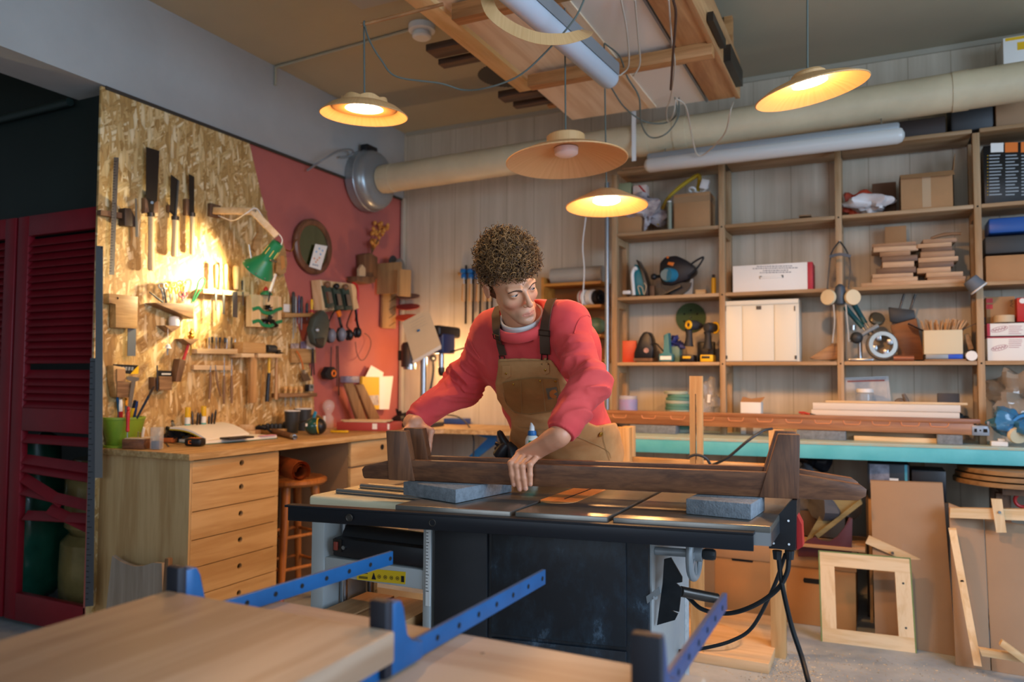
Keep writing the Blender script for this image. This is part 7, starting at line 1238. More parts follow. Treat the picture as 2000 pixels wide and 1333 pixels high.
c = PY(1951, 862, 4.36); c.z = BZ + .001; solo('plastic_clip', B().box(c + V((0, 0, .012)), (.07, .05, .024), None, .004).box(c + V((.01, 0, .03)), (.03, .03, .012), None, .003), M_WHITEP, 'pale plastic fitting beside the rail end plate', 'fitting')
# --- top of the shelving
zt = Z4 + .001
for k, (yt, lb) in enumerate(((80, 'lower white carton with yellow stickers at the top right'), (42, 'upper white carton with yellow stickers at the top right'))):
 s = T('white_carton', lb, 'box', 'white cartons on top of the shelving'); x0, x1 = .60, .95; z0 = 2.50 + k * .145 + .15; s.part('box', B().bx(x0, x1, 4.48, 4.70, z0, z0 + .143, .002), M_PAPER); s.part('sticker', B().bx(x0 + .06, x0 + .2, 4.479, 4.48, z0 + .07, z0 + .11).bx(x0 + .01, x0 + .10, 4.479, 4.48, z0 + .125, z0 + .140), M_YEL, 0); s.done()
solo('wooden_crate', B().bx(.56, 1.0, 4.47, 4.71, zt, zt + .165, .003), M_MDF2, 'brown box under the white cartons on top of the shelving', 'box'); solo('dark_case', B().bx(.36, .555, 4.48, 4.70, zt, zt + .30, .02), M_CHAR, 'dark case left of the white cartons on top of the shelving', 'case')
solo('dark_crate', B().bx(-.02, .34, 4.50, 4.70, zt, zt + .10, .004), mat('dark_crate', '3a2f2a', .6), 'long dark box lying on top of the shelving under the duct', 'box')
for k in range(5): a = V((-1.42 + k * .05, 4.50 + k * .04, zt + .012 * (k + .5))); solo('timber_board', B().box((-.78 + k * .05, 4.50 + k * .035, zt + .008 + k * .013), (1.25 - k * .06, .09, .0115), None, .001), M_OS[k % 3], ('bottom', 'second', 'third', 'fourth', 'topmost')[k] + ' long board of the pile on top of the shelving', 'board', 'boards on top of the shelving')
# ================================================================== FLOOR AND UNDER THE BENCH
M_PW = lambda a='z': wood('pine_stud', 'd3aa74', 'bd9058', a, .8, .5, .7)
# trestle behind the saw
s = T('pine_trestle', 'pale pine frame standing behind the walnut frame', 'trestle'); yt = 3.49
def post(pxa, pxb, pyt, y, base=0): a, b = PY(pxa, pyt + 20, y), PY(pxb, pyt + 20, y); z1 = PY(pxa, pyt, y).z; return B().bx(a.x, b.x, y, y + .05, base, z1, .002)
xa, xb = PY(1505, 1200, yt).x, PY(1534, 1200, yt).x; zt_ = PY(1510, 840, yt).z
s.part('leg', B().bx(xa, xb, yt, yt + .05, 0, zt_, .002), M_PW()); s.part('leg', post(1203, 1229, 835, yt), M_PW()); s.part('leg', post(1215, 1236, 833, yt + .11), M_PW())
a, b = PY(1232, 912, yt + .1).x, PY(1492, 912, yt + .1).x; s.part('cross_bar', B().bx(a, xa + .02, yt + .051, yt + .09, PY(1400, 918, yt).z, PY(1400, 905, yt).z, .001), M_PW('x')); s.done()
s = T('slotted_batten', 'tall pale batten with a long narrow slot standing behind the walnut frame', 'batten'); yb_ = 3.30; a, b, c, d = (PY(x, 850, yb_).x for x in (1347, 1357.5, 1360.5, 1372)); z1 = PY(1359, 735, yb_).z; zs = PY(1359, 770, yb_).z
s.part('strip', B().bx(a, b, yb_, yb_ + .02, 0, z1), M_PW()); s.part('strip', B().bx(c, d, yb_, yb_ + .02, 0, z1), M_PW()); s.part('bridge', B().bx(b, c, yb_, yb_ + .02, zs, z1), M_PW()); s.part('bridge', B().bx(b, c, yb_, yb_ + .02, 0, .5), M_PW()); s.done()
cable('tool_cable', [PY(1345, 893, 3.26), PY(1360, 889, 3.26), PY(1378, 895, 3.27), PY(1388, 910, 3.3), PY(1384, 912, 3.4), PY(1420, 895, 3.38), PY(1460, 862, 3.36), PY(1490, 842, 3.4), PY(1508, 838, 3.44)], .006, M_CHAR, 'dark cable looped round the slotted batten and over the pine post')
solo('glue_tray', B().bx(PY(1020, 900, 3.49).x, PY(1195, 900, 3.49).x, 3.4, 3.5, 0, .01), M_PW('x'), 'flat board on the floor behind the saw', 'board')
# floor slab with disc
s0 = V((-.756, 3.285, 0)); solo('floor_slab', B().bx(-1.05, -.418, 3.285, 3.95, .0005, .042, .002), wood('slab_pale', 'dcb88c', 'c69c6c', 'x', .6), 'pale wide wooden slab lying on the floor under the cables', 'slab')
c = PZ(1392, 1236, .075); q = B(); q.lathe([(.02, 0), (.155, 0), (.16, .004), (.16, .024), (.155, .028), (.02, .028)], V((c.x - .04, c.y, .0425)), n=56); solo('round_board', q, wood('round_maple', 'd8ab78', 'c3935c', 'x', .8), 'round wooden board lying on the floor slab', 'board')
c = PZ(1362, 1268, .06); solo('small_block', B().box((c.x, 3.37, .0525), (.055, .03, .02), None, .001), M_PW('x'), 'small block in front of the round board', 'block')
# cardboard boxes
def carton(x0, x1, y0, y1, h, lab, hole=None, tape=False):
 s = T('cardboard_box', lab, 'box', 'cartons on the floor'); s.part('box', B().bx(x0, x1, y0, y1, .0005, h, .003), mat('carton_orange', 'ad7843', .75, var=.06, vs=4)); s.part('lid_flap', B().bx(x0 - .006, x1 + .006, y0 - .006, y1, h - .10, h + .004, .003), M_CARD)
 if hole: s.part('hand_hole', B().prism([V((x, y0 - .0012, z)) for x, z in ((hole[0] - .05, hole[1] - .012), (hole[0] + .05, hole[1] - .012), (hole[0] + .055, hole[1]), (hole[0] + .05, hole[1] + .012), (hole[0] - .05, hole[1] + .012), (hole[0] - .055, hole[1]))], (0, .001, 0)), M_HOLE, 0)
 if tape: s.part('tape', B().bx(x0 + .03, x0 + .09, y0 - .0075, y0, .0, h), mat('packing_tape', 'b08f6a', .25, alpha=.6), 0)
 s.done()
yA = 4.02
carton(PY(1362, 1200, yA).x, PY(1515, 1200, yA).x, yA, yA + .35, .385, 'taped carton on the floor behind the hand wheel', (PY(1450, 1112, yA).x, .285), True); carton(PY(1532, 1200, yA).x, PY(1672, 1200, yA).x, yA, yA + .35, .38, 'carton on the floor behind the square green-edged frame', (PY(1592, 1143, yA).x, .215))
solo('cardboard_stack', B().bx(PY(1375, 1050, 4.1).x, PY(1515, 1050, 4.1).x, 4.06, 4.35, .3935, .50, .003), M_CARD, 'flat brown carton on top of the taped one', 'box')
# square frame leaning
fa, fb, fc_, fd = V((-.248, 3.80, .0005)), V((.129, 3.825, .0005)), V((.125, 3.93, .375)), V((-.262, 3.905, .385)); n_ = (fb - fa).cross(fd - fa).normalized()
s = T('square_frame', 'square pine frame with worn green edge leaning against the cartons', 'frame'); ux = (fb - fa).normalized(); W = (fb - fa).length; uz = (fd - fa); Hh = uz.length; uz.normalize(); th = -n_ * .03 if n_.y > 0 else n_ * .03
def fp(u, v): return fa + ux * u + uz * v
bw = .062; M_FG = mat('frame_green', '6d7d45', .6, var=.2, vs=20)
s.part('rail', B().prism([fp(0, Hh - bw), fp(W, Hh - bw), fp(W, Hh), fp(0, Hh)], -th * 1), M_PALE('x')); s.part('rail', B().prism([fp(0, 0), fp(W, 0), fp(W, bw), fp(0, bw)], -th), M_PALE('x')); s.part('stile', B().prism([fp(0, bw), fp(bw, bw), fp(bw, Hh - bw), fp(0, Hh - bw)], -th), M_PALE('z')); s.part('stile', B().prism([fp(W - bw, bw), fp(W, bw), fp(W, Hh - bw), fp(W - bw, Hh - bw)], -th), M_PALE('z'))
e = -th * .9; q = B()
for (u0, v0, u1, v1) in ((-.006, 0, 0, Hh + .006), (W, 0, W + .006, Hh + .006), (0, Hh, W, Hh + .006)): q.prism([fp(u0, v0), fp(u1, v0), fp(u1, v1), fp(u0, v1)], e)
s.part('green_edging', q, M_FG); q = B()
for v in (.1, .29): q.cyl(fp(W - bw * .5, v) + n_ * .0005, fp(W - bw * .5, v) - n_ * .0005, .005, n=10)
s.part('nail_heads', q, M_DSTEEL, 3); s.done()
# mdf sheets
def lean(name, lab, cat, m, pts, t, grp=None): q = B(); q.prism(pts, t, .001); return solo(name, q, m, lab, cat, grp)
m0, m1, m2, m3 = V((-.03, 3.90, .0005)), V((.287, 3.86, .0005)), PY(1841, 945, 4.16), PY(1700, 940, 4.16)
lean('mdf_sheet', 'tall plain brown board leaning under the bench, left one', 'board', M_MDF, [m0, m1, m2, m3], (.0, .016, .004), 'brown boards leaning under the bench')
q = B(); q.prism([PY(x, y, 4.03 - .0) for x, y in ((1690, 1062), (1697, 1047), (1853, 1118), (1850, 1132))], (0, .014, 0)); s = T('screwed_batten', 'pale batten fixed slantwise across the left brown board with two screws', 'batten'); s.part('batten', q, M_PALE('x'))
for x, y in ((1743, 1080), (1824, 1114)): c = PY(x, y, 4.028); s.part('screw', B().cyl(c, c + V((0, -.012, 0)), .004).cyl(c + V((0, -.010, 0)), c + V((0, -.014, 0)), .007), M_STEEL, 0)
s.done()
g0, g1, g2, g3 = V((.275, 3.74, .0005)), V((.40, 3.735, .0005)), PY(1921, 1012, 4.05), PY(1853, 985, 4.05)
lean('mdf_sheet', 'middle brown board leaning under the bench with the upright batten', 'board', M_MDF, [g0, g1, g2, g3], (0, .016, .004), 'brown boards leaning under the bench')
h0, h1, h2, h3 = V((.404, 3.735, .0005)), V((.66, 3.72, .0005)), PY(2010, 1030, 4.05), PY(1923, 1013, 4.05)
lean('mdf_sheet', 'right brown board leaning under the bench at the frame edge', 'board', M_MDF, [h0, h1, h2, h3], (0, .016, .004), 'brown boards leaning under the bench')
s = T('cross_batten', 'wide pale cross batten fixed over the middle and right boards', 'batten'); q = B(); q.prism([PY(x, y, 3.98) for x, y in ((1856, 993), (2010, 996), (2010, 1018), (1855, 1012))], (0, .03, 0)); s.part('batten', q, M_PALE('x')); q = B(); q.prism([PY(x, y, 3.965) for x, y in ((1936, 975), (1957, 976), (1966, 1041), (1946, 1041))], (0, .014, 0)); p = s.part('short_piece', q, M_PALE('z')); c = PY(1952, 1001, 3.964); s.part('screw', B().cyl(c, c + V((0, -.006, 0)), .006), M_STEEL, p); s.done()
s = T('upright_batten', 'pale batten with a dark hole leaning on the middle brown board', 'batten'); q = B(); A = [PY(1853, 1036, 3.95), PY(1868, 1036, 3.95)]; Bt = [V((PY(1917, 1260, 3.68).x, 3.68, .03)), V((PY(1901, 1260, 3.68).x, 3.68, .03))]; q.prism([A[0], A[1], Bt[0], Bt[1]], (.0, .022, .006)); s.part('batten', q, M_PALE('z')); c = (A[0] + A[1]) / 2 * .6 + (Bt[0] + Bt[1]) / 2 * .4; s.part('hole', B().cyl(c + V((0, -.001, 0)), c + V((0, .001, 0)), .007, n=14), M_HOLE, 0); s.done()
for k, (pts, lb) in enumerate(((((1912, 1268), (1918, 1283), (2000, 1296), (2010, 1283)), 'pale block lying at the foot of the right brown board'), (((1952, 1262), (1958, 1252), (2010, 1290), (2006, 1302)), 'pale slanting piece lying over the block at the right edge'))):
 q = B(); q.prism([PY(x, y, 3.62 - .03 * k) for x, y in pts], (0, .03, 0), .002); solo('offcut', q, M_PALE('x'), lb, 'offcut', 'offcuts at the foot of the boards')
# dark things under the bench
solo('pine_stud', B().bx(PY(1698, 1100, 4.2).x, PY(1704, 1100, 4.2).x, 4.2, 4.24, 0, .6), M_PW(), 'narrow pine stud behind the left brown board', 'stud')
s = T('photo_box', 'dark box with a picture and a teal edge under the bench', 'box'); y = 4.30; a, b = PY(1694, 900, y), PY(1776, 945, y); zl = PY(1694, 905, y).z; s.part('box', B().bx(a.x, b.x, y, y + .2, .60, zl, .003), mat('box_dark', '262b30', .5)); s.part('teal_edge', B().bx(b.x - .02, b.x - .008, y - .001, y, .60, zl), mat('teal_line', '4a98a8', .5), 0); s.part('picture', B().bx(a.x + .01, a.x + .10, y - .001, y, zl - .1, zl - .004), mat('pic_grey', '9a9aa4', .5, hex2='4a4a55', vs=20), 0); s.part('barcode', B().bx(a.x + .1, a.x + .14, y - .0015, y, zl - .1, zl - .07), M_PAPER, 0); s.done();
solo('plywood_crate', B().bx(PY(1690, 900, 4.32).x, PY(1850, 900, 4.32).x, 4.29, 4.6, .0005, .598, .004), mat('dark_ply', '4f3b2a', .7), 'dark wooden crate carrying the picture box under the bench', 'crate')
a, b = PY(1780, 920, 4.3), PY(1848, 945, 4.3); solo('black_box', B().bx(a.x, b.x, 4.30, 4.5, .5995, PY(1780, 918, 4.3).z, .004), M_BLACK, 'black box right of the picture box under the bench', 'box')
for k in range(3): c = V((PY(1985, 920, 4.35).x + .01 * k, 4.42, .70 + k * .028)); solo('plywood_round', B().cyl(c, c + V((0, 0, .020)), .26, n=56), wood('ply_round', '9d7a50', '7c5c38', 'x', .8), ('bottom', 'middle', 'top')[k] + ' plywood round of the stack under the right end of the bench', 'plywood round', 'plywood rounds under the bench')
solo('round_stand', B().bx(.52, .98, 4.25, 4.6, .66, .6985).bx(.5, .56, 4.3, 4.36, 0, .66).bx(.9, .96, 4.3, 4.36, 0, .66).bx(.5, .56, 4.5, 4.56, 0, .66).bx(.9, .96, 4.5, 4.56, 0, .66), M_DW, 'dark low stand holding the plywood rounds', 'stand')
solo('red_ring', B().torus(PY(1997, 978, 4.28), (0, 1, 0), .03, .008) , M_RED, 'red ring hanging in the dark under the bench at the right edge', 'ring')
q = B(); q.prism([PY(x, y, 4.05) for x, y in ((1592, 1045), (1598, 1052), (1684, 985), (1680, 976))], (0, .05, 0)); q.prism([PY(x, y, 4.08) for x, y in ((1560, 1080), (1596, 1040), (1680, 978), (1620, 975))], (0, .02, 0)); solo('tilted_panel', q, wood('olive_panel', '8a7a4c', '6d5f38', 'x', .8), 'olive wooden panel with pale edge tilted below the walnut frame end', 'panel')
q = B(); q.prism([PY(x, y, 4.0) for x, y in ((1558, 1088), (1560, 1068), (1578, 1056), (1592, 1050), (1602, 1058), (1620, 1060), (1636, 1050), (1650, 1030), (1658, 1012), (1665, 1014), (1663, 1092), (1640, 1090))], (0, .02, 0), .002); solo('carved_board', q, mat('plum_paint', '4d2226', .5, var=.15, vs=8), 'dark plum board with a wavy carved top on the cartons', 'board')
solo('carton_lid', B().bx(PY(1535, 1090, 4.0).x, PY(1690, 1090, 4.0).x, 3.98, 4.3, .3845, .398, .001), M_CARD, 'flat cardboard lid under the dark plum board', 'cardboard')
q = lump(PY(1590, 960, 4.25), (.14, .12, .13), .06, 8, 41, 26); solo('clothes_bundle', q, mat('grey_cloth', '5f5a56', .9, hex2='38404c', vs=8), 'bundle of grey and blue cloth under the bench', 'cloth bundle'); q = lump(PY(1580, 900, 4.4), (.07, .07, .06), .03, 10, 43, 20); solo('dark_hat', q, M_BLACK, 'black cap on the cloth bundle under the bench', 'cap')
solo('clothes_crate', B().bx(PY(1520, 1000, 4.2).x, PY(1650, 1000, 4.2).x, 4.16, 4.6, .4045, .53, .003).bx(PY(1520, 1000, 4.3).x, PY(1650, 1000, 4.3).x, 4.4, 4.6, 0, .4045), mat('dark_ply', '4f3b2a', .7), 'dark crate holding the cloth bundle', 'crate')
# left side bits
s = T('shaped_board', 'pale board with a curved top edge leaning on the cabinet side', 'board'); q = B(); q.prism([PY(x, y, 2.26) for x, y in ((206, 1200), (219, 1086), (230, 1094), (245, 1102), (262, 1107), (280, 1106), (298, 1100), (316, 1101), (318, 1200))], (0, .018, 0)); P_ = q.bm; s.part('board', q, wood('ash_grey', 'a6988a', '8f8172', 'z', .8)); s.done()
q = B(); q.prism([PY(x, y, 2.225) for x, y in ((313, 1215), (322, 1092), (329, 1092), (326, 1215))], (0, .02, 0)); solo('thin_strip', q, M_WAL('z'), 'thin brown strip beside the curved-top board', 'strip')
s = T('steel_rule', 'pale long steel rule hanging on the chipboard edge, upper one', 'ruler', 'steel rules on the chipboard edge'); q = B(); q.prism([PY(x, y, 2.262) for x, y in ((187, 480), (201, 481), (200, 934), (185, 934))], (0, .0015, 0)); p = s.part('blade', q, M_STEEL); s.part('nail', B().cyl(PY(196, 484, 2.285), PY(196, 484, 2.24), .003), M_CHAR); s.done()
s = T('steel_rule', 'dark long steel rule hanging lower on the chipboard edge', 'ruler', 'steel rules on the chipboard edge'); q = B(); q.prism([PY(x, y, 2.27) for x, y in ((176, 700), (188, 700), (182, 1184), (166, 1186))], (0, .0015, 0)); q.mi = 1
for k in range(44): t_ = k / 44; x = 176 - 9 * t_; q.prism([PY(x, 706 + k * 10.8, 2.2693), PY(x + (5 if k % 5 else 9), 706 + k * 10.8, 2.2693), PY(x + (5 if k % 5 else 9), 707.2 + k * 10.8, 2.2693), PY(x, 707.2 + k * 10.8, 2.2693)], (0, .0004, 0))
s.part('blade', q, [mat('rule_grey', '6d737c', .4, .7), M_HOLE]); s.done()
# sawdust
random.seed(11); q = B()
for k in range(1500):
 if k % 3 == 0: x, y = random.gauss(-.33, .08), random.gauss(3.35, .1)
 else: x, y = random.uniform(-.5, .45), random.uniform(2.7, 3.7)
 a = random.uniform(0, 6.28); l = random.uniform(.002, .006); p = V((x, y, .0006)); u = V((math.cos(a), math.sin(a), 0)); w_ = V((-u.y, u.x, 0)) * .4
 q._f([q.bm.verts.new(p + u * l), q.bm.verts.new(p + w_ * l + V((0, 0, .002))), q.bm.verts.new(p - u * l), q.bm.verts.new(p - w_ * l)])
q.recalc = False; solo('sawdust', q, mat('sawdust', 'd9c4a0', .9), 'wood chips and sawdust strewn on the concrete floor', 'sawdust', kind='stuff')
# ================================================================== THE MAN
import openvdb
from mathutils.bvhtree import BVHTree
A3 = lambda *v: np.array(v, dtype=np.float64)
npv = lambda p: np.array((p[0], p[1], p[2]), dtype=np.float64)
def J(x, y, d): return npv(PD(x, y, d))
def unit(v): return v / np.linalg.norm(v)
_rs = np.random.RandomState(5); _NT = _rs.rand(32, 32, 32).astype(np.float32) * 2 - 1
def vn(P):
 i = np.floor(P).astype(int); f = P - i; f = f * f * (3 - 2 * f); r = 0
 for a in (0, 1):
  for b in (0, 1):
   for c in (0, 1):
    w_ = (f[:, 0] if a else 1 - f[:, 0]) * (f[:, 1] if b else 1 - f[:, 1]) * (f[:, 2] if c else 1 - f[:, 2])
    r = r + w_ * _NT[(i[:, 0] + a) & 31, (i[:, 1] + b) & 31, (i[:, 2] + c) & 31]
 return r
def cone(P, a, b, ra, rb):
 ab = b - a; t = np.clip(((P - a) @ ab) / ab.dot(ab), 0, 1); return np.linalg.norm(P - a - t[:, None] * ab, axis=1) - (ra + (rb - ra) * t)
def ell_(P, c, r, R=None):
 q = P - c
 if R is not None: q = q @ R
 r = np.array(r); k0 = np.linalg.norm(q / r, axis=1); k1 = np.linalg.norm(q / (r * r), axis=1) + 1e-9; return k0 * (k0 - 1) / k1
def sm(a, b, k): h = np.clip(.5 + .5 * (b - a) / k, 0, 1); return b + (a - b) * h - k * h * (1 - h)
def smx(a, b, k): return -sm(-a, -b, k)
def sdf_mesh(f, lo, hi, res):
 lo, hi = np.array(lo, float), np.array(hi, float); c = 4; n = (np.ceil((hi - lo) / (res * c)).astype(int)) * c
 def pts(idx): return lo + idx * res
 nc = n // c; g = np.stack(np.meshgrid(*[np.arange(k) for k in nc], indexing='ij'), -1).reshape(-1, 3)
 dc = f(lo + (g * c + (c - 1) / 2) * res).reshape(nc).astype(np.float32)
 F = dc.repeat(c, 0).repeat(c, 1).repeat(c, 2); m = np.abs(F) < res * c * 1.6; idx = np.argwhere(m)
 for k in range(0, len(idx), 400000): s_ = idx[k:k + 400000]; F[s_[:, 0], s_[:, 1], s_[:, 2]] = f(pts(s_))
 F[0] = F[-1] = 1; F[:, 0] = F[:, -1] = 1; F[:, :, 0] = F[:, :, -1] = 1
 gr = openvdb.FloatGrid(1.); gr.copyFromArray(np.clip(F, -res * 6, res * 6)); p, q = gr.convertToQuads(0.); return p * res + lo, q[:, ::-1]
def to_bm(b, pq):
 p, q = pq; vs = [b.bm.verts.new(x) for x in p]
 for f in q: b._f([vs[i] for i in f])
 return b
def bvh(pq): return BVHTree.FromPolygons([tuple(x) for x in pq[0]], [tuple(int(i) for i in f) for f in pq[1]])
pel, hL, hR = J(1108, 890, 2.77), J(1136, 900, 2.70), J(1064, 905, 2.82)
spi, che, nek = J(1080, 790, 2.62), J(1050, 690, 2.46), J(1020, 622, 2.385)
sR, sL = J(965, 648, 2.47), J(1106, 633, 2.31)
eR, wR, eL, wL = J(903, 753, 2.57), J(806, 826, 2.44), J(1150, 752, 2.16), J(1094, 850, 2.075)
lat = unit(sL - sR); lat2 = unit(hL - hR)
kL, aL, kR, aR = A3(-.90, 2.60, .50), A3(-.88, 2.70, .09), A3(-1.14, 2.66, .50), A3(-1.15, 2.74, .09)
kL[1] = 2.62
# ---- head frame
e_ = (.45, -.45, 1.07); HS = .955
def rotm(e):
 a, b, c = e; ca, sa, cb, sb, cc, sc = math.cos(a), math.sin(a), math.cos(b), math.sin(b), math.cos(c), math.sin(c)
 return np.array([[cc, -sc, 0], [sc, cc, 0], [0, 0, 1]]) @ np.array([[1, 0, 0], [0, ca, -sa], [0, sa, ca]]) @ np.array([[cb, 0, sb], [0, 1, 0], [-sb, 0, cb]])
HR_ = rotm(e_); HC = J(994.5, 551.5, 2.25)
def hw(l): return HC + HR_ @ (np.array(l, float) * HS)
def hl(P): return ((P - HC) @ HR_) / HS
EY = (.0315, -.0775, 0)
def head_l(q):
 x, y, z = q[:, 0], q[:, 1], q[:, 2]; m = q.copy(); m[:, 0] = np.abs(x)
 d = ell_(q, A3(0, .012, .045), (.0655, .094, .086))                      # skull
 d = sm(d, ell_(q, A3(0, -.034, -.022), (.0535, .058, .064)), .03)          # face
 d = sm(d, ell_(q, A3(0, -.066, -.081), (.029, .034, .026)), .026)        # jaw / chin
 d = sm(d, ell_(q, A3(0, -.091, -.099), (.0155, .013, .0125)), .016)
 d = sm(d, cone(m, A3(.042, -.012, -.046), A3(.018, -.075, -.092), .012, .0135), .026)
 d = sm(d, ell_(m, A3(.040, -.062, -.030), (.015, .015, .012)), .028)     # cheek bones
 d = sm(d, cone(m, A3(.015, -.0905, .0145), A3(.043, -.074, .016), .0085, .008), .014)   # brow
 d = smx(d, -ell_(m, A3(.0305, -.100, -.001), (.0170, .014, .009)), .012)
 ey = np.linalg.norm(m - A3(*EY), axis=1)
 d = sm(d, ey - .0138, .007)
 d = smx(d, -ell_(m, A3(.0315, -.0905, .0118), (.0155, .0040, .0022)), .004)
 # nose
 n_ = cone(q, A3(0, -.0905, .008), A3(0, -.113, -.030), .0062, .0085); n_ = sm(n_, ell_(q, A3(0, -.1145, -.0335), (.0096, .0088, .0084)), .006); n_ = sm(n_, ell_(m, A3(.0115, -.103, -.0375), (.006, .0085, .0058)), .006)
 d = sm(d, n_, .009); d = smx(d, -ell_(m, A3(.0055, -.109, -.043), (.0035, .0045, .0026)), .003)
 # mouth
 d = sm(d, ell_(q, A3(0, -.084, -.069), (.025, .0165, .0165)), .014)
 up = cone(m, A3(0, -.1015, -.0655), A3(.0190, -.0910, -.0695), .0038, .002); lo = cone(m, A3(0, -.0995, -.0745), A3(.0165, -.0905, -.0710), .0044, .002)
 d = sm(d, up, .004); d = sm(d, lo, .004); d = smx(d, -cone(m, A3(0, -.1062, -.0703), A3(.0215, -.0945, -.0700), .0009, .0007), .0015)
 d = smx(d, -ell_(q, A3(0, -.1055, -.057), (.003, .003, .006)), .004); d = smx(d, -ell_(q, A3(0, -.1035, -.0845), (.013, .004, .003)), .007)
 # ears
 hs = .0027 * np.clip(1 - ((m[:, 0] - .0315) / .0150) ** 2, 0, 1); slit = np.maximum(np.maximum(np.abs(z - .0004 * (m[:, 0] * 30)) - hs, ey - .0165), y + .074)
 d = np.maximum(d, -slit)
 er = ell_(m, A3(.0720, .020, -.008), (.0065, .018, .029)); er = smx(er, -ell_(m, A3(.0790, .016, -.006), (.005, .012, .021)), .004); er = sm(er, cone(m, A3(.0720, .004, .005), A3(.0770, .028, .016), .0035, .004), .004)
 return sm(d, er, .005)
def f_head(P):
 q = hl(P); d = head_l(q) * HS; nb = nek + A3(.004, .0, -.03); return sm(d, cone(P, nb, J(1004, 590, 2.33), .056, .049), .022)
# ---- hands: fingers as chains of joints
def finger(ch, r): return [(npv(a), npv(b), r[i], r[i + 1]) for i, (a, b) in enumerate(zip(ch, ch[1:]))]
RT = RZ + HR                                # top of the rails
def railpt(px, top=True):                   # point on the front top edge of the front rail under pixel column px
 p = PZ(px, 908, RT); u = (p.x - a0.x) / ud.x; return a0 + ud * u, u
nrm = npv(nd)                               # pointing away from the camera, across the rail
segL = []
for (mx, px_, tx, dz, pz, rr, tl) in ((1009, 999, 1005, .010, .006, .0088, .054), (1023, 1011.5, 1018, .013, .013, .0092, .0655), (1038, 1025, 1031, .011, .014, .0088, .0635), (1052, 1041.5, 1042, .006, .008, .0078, .051)):
 def at_(px, z, o): b_, _ = railpt(px); return A3(b_.x, b_.y, RT + z) + nrm * o
 segL.append(([at_(mx, .022 + dz * .5, .028), at_(px_, .010 - pz * .9, -.015), at_((px_ + tx) / 2, -.5 * (tl + pz) + .004, -.0155), at_(tx, -tl, -.0115)], (rr * 1.12, rr * 1.05, rr * .98, rr * .84)))
thb, _ = railpt(1035); thm, _ = railpt(1012)
tb = npv(V((thb.x, thb.y, RT + .030))) + nrm * .055; tm = npv(V((thm.x, thm.y, RT + .016))) + nrm * .052; tt = npv(V((thm.x - .012, thm.y, RT - .018))) + nrm * .043
def f_handL(P):
 ms = [s_[0][0] for s_ in segL]; d = cone(P, wL + A3(0, 0, .0), wL + (ms[1] - wL) * .25, .027, .028)
 for m_, w_ in zip(ms, (.0155, .0155, .0150, .0135)): d = sm(d, cone(P, wL + (ms[1] - wL) * .22 + (m_ - ms[1]) * .35, m_, .021, w_ * .82), .012)
 for ch, r in segL:
  fd = 1e3
  for a, b, r0, r1 in finger(ch, r): fd = sm(np.full(len(P), 1e3) if isinstance(fd, float) else fd, cone(P, a, b, r0, r1), .004)
  for j, rj in ((ch[1], r[1] * 1.1), (ch[0], r[0] * 1.12)): fd = sm(fd, np.linalg.norm(P - j, axis=1) - rj, .003)
  d = sm(d, fd, .0045)
 th = sm(cone(P, wL + (ms[0] - wL) * .35, tb, .018, .0135), cone(P, tb, tm, .0125, .011), .006); th = sm(th, cone(P, tm, tt, .011, .009), .004); d = sm(d, th, .009)
 fore = cone(P, eL + (wL - eL) * .35, wL, .036, .0255); d = sm(d, fore, .02)
 return d
# right hand: on top of the rear left leg block
lt = fr(-.04, .150, .118); ltp = npv(lt)
segR = []
for k, (o, ln) in enumerate(((-.034, .85), (-.013, 1.), (.008, .95), (.027, .78))):
 m_ = ltp + npv(ud) * o + nrm * .030 + A3(0, 0, .012); segR.append(([m_, m_ + A3(0, 0, -.036 * ln) - nrm * .012, m_ + A3(0, 0, -.060 * ln) - nrm * .015, m_ + A3(0, 0, -.080 * ln) - nrm * .016], (.0095, .0092, .0085, .0075)))
def f_handR(P):
 d = cone(P, wR, wR + (ltp - wR) * .4 + A3(0, 0, .012), .026, .027)
 for ch, r in segR:
  d = sm(d, cone(P, wR + (ltp - wR) * .25, ch[0], .02, .012), .012); fd = None
  for a, b, r0, r1 in finger(ch, r): c_ = cone(P, a, b, r0, r1); fd = c_ if fd is None else sm(fd, c_, .004)
  d = sm(d, fd, .0045)
 tb_ = ltp + nrm * .02 - npv(ud) * .045 + A3(0, 0, .02); th = cone(P, wR + (ltp - wR) * .2, tb_, .017, .0125); th = sm(th, cone(P, tb_, tb_ - nrm * .035 + A3(0, 0, -.008), .0122, .009), .005); d = sm(d, th, .01)
 return sm(d, cone(P, eR + (wR - eR) * .4, wR, .036, .0255), .02)
# ---- torso and limbs
def f_torso(P, g=0.):
 d = None; up_ = che + (nek - che) * .55
 for o in (-1, 0, 1):
  c_ = [pel + lat2 * .075 * o, spi + lat2 * .060 * o, che + lat * .082 * o, up_ + lat * .075 * o]; r = (.125, .112, .118, .085) if o else (.120, .115, .122, .085)
  for i in range(3): k = cone(P, c_[i], c_[i + 1], r[i] + g, r[i + 1] + g); d = k if d is None else sm(d, k, .05)
 sh = cone(P, sR, sL, .060 + g, .060 + g); sh = sm(sh, cone(P, nek + A3(0, .02, -.02), sR, .06 + g, .062 + g), .03); sh = sm(sh, cone(P, nek + A3(0, .02, -.02), sL, .06 + g, .062 + g), .03); return sm(d, sh, .04)
def limb(P, a, e, w, r, k=.03): return sm(cone(P, a, e, r[0], r[1]), cone(P, e, w, r[1] * .98, r[2]), k)
def legs(P, g=0.):
 d = None
 for h, k, a in ((hL, kL, aL), (hR, kR, aR)): c_ = limb(P, h, k, a, (.098 + g, .080 + g, .072 + g)); d = c_ if d is None else sm(d, c_, .03)
 return d
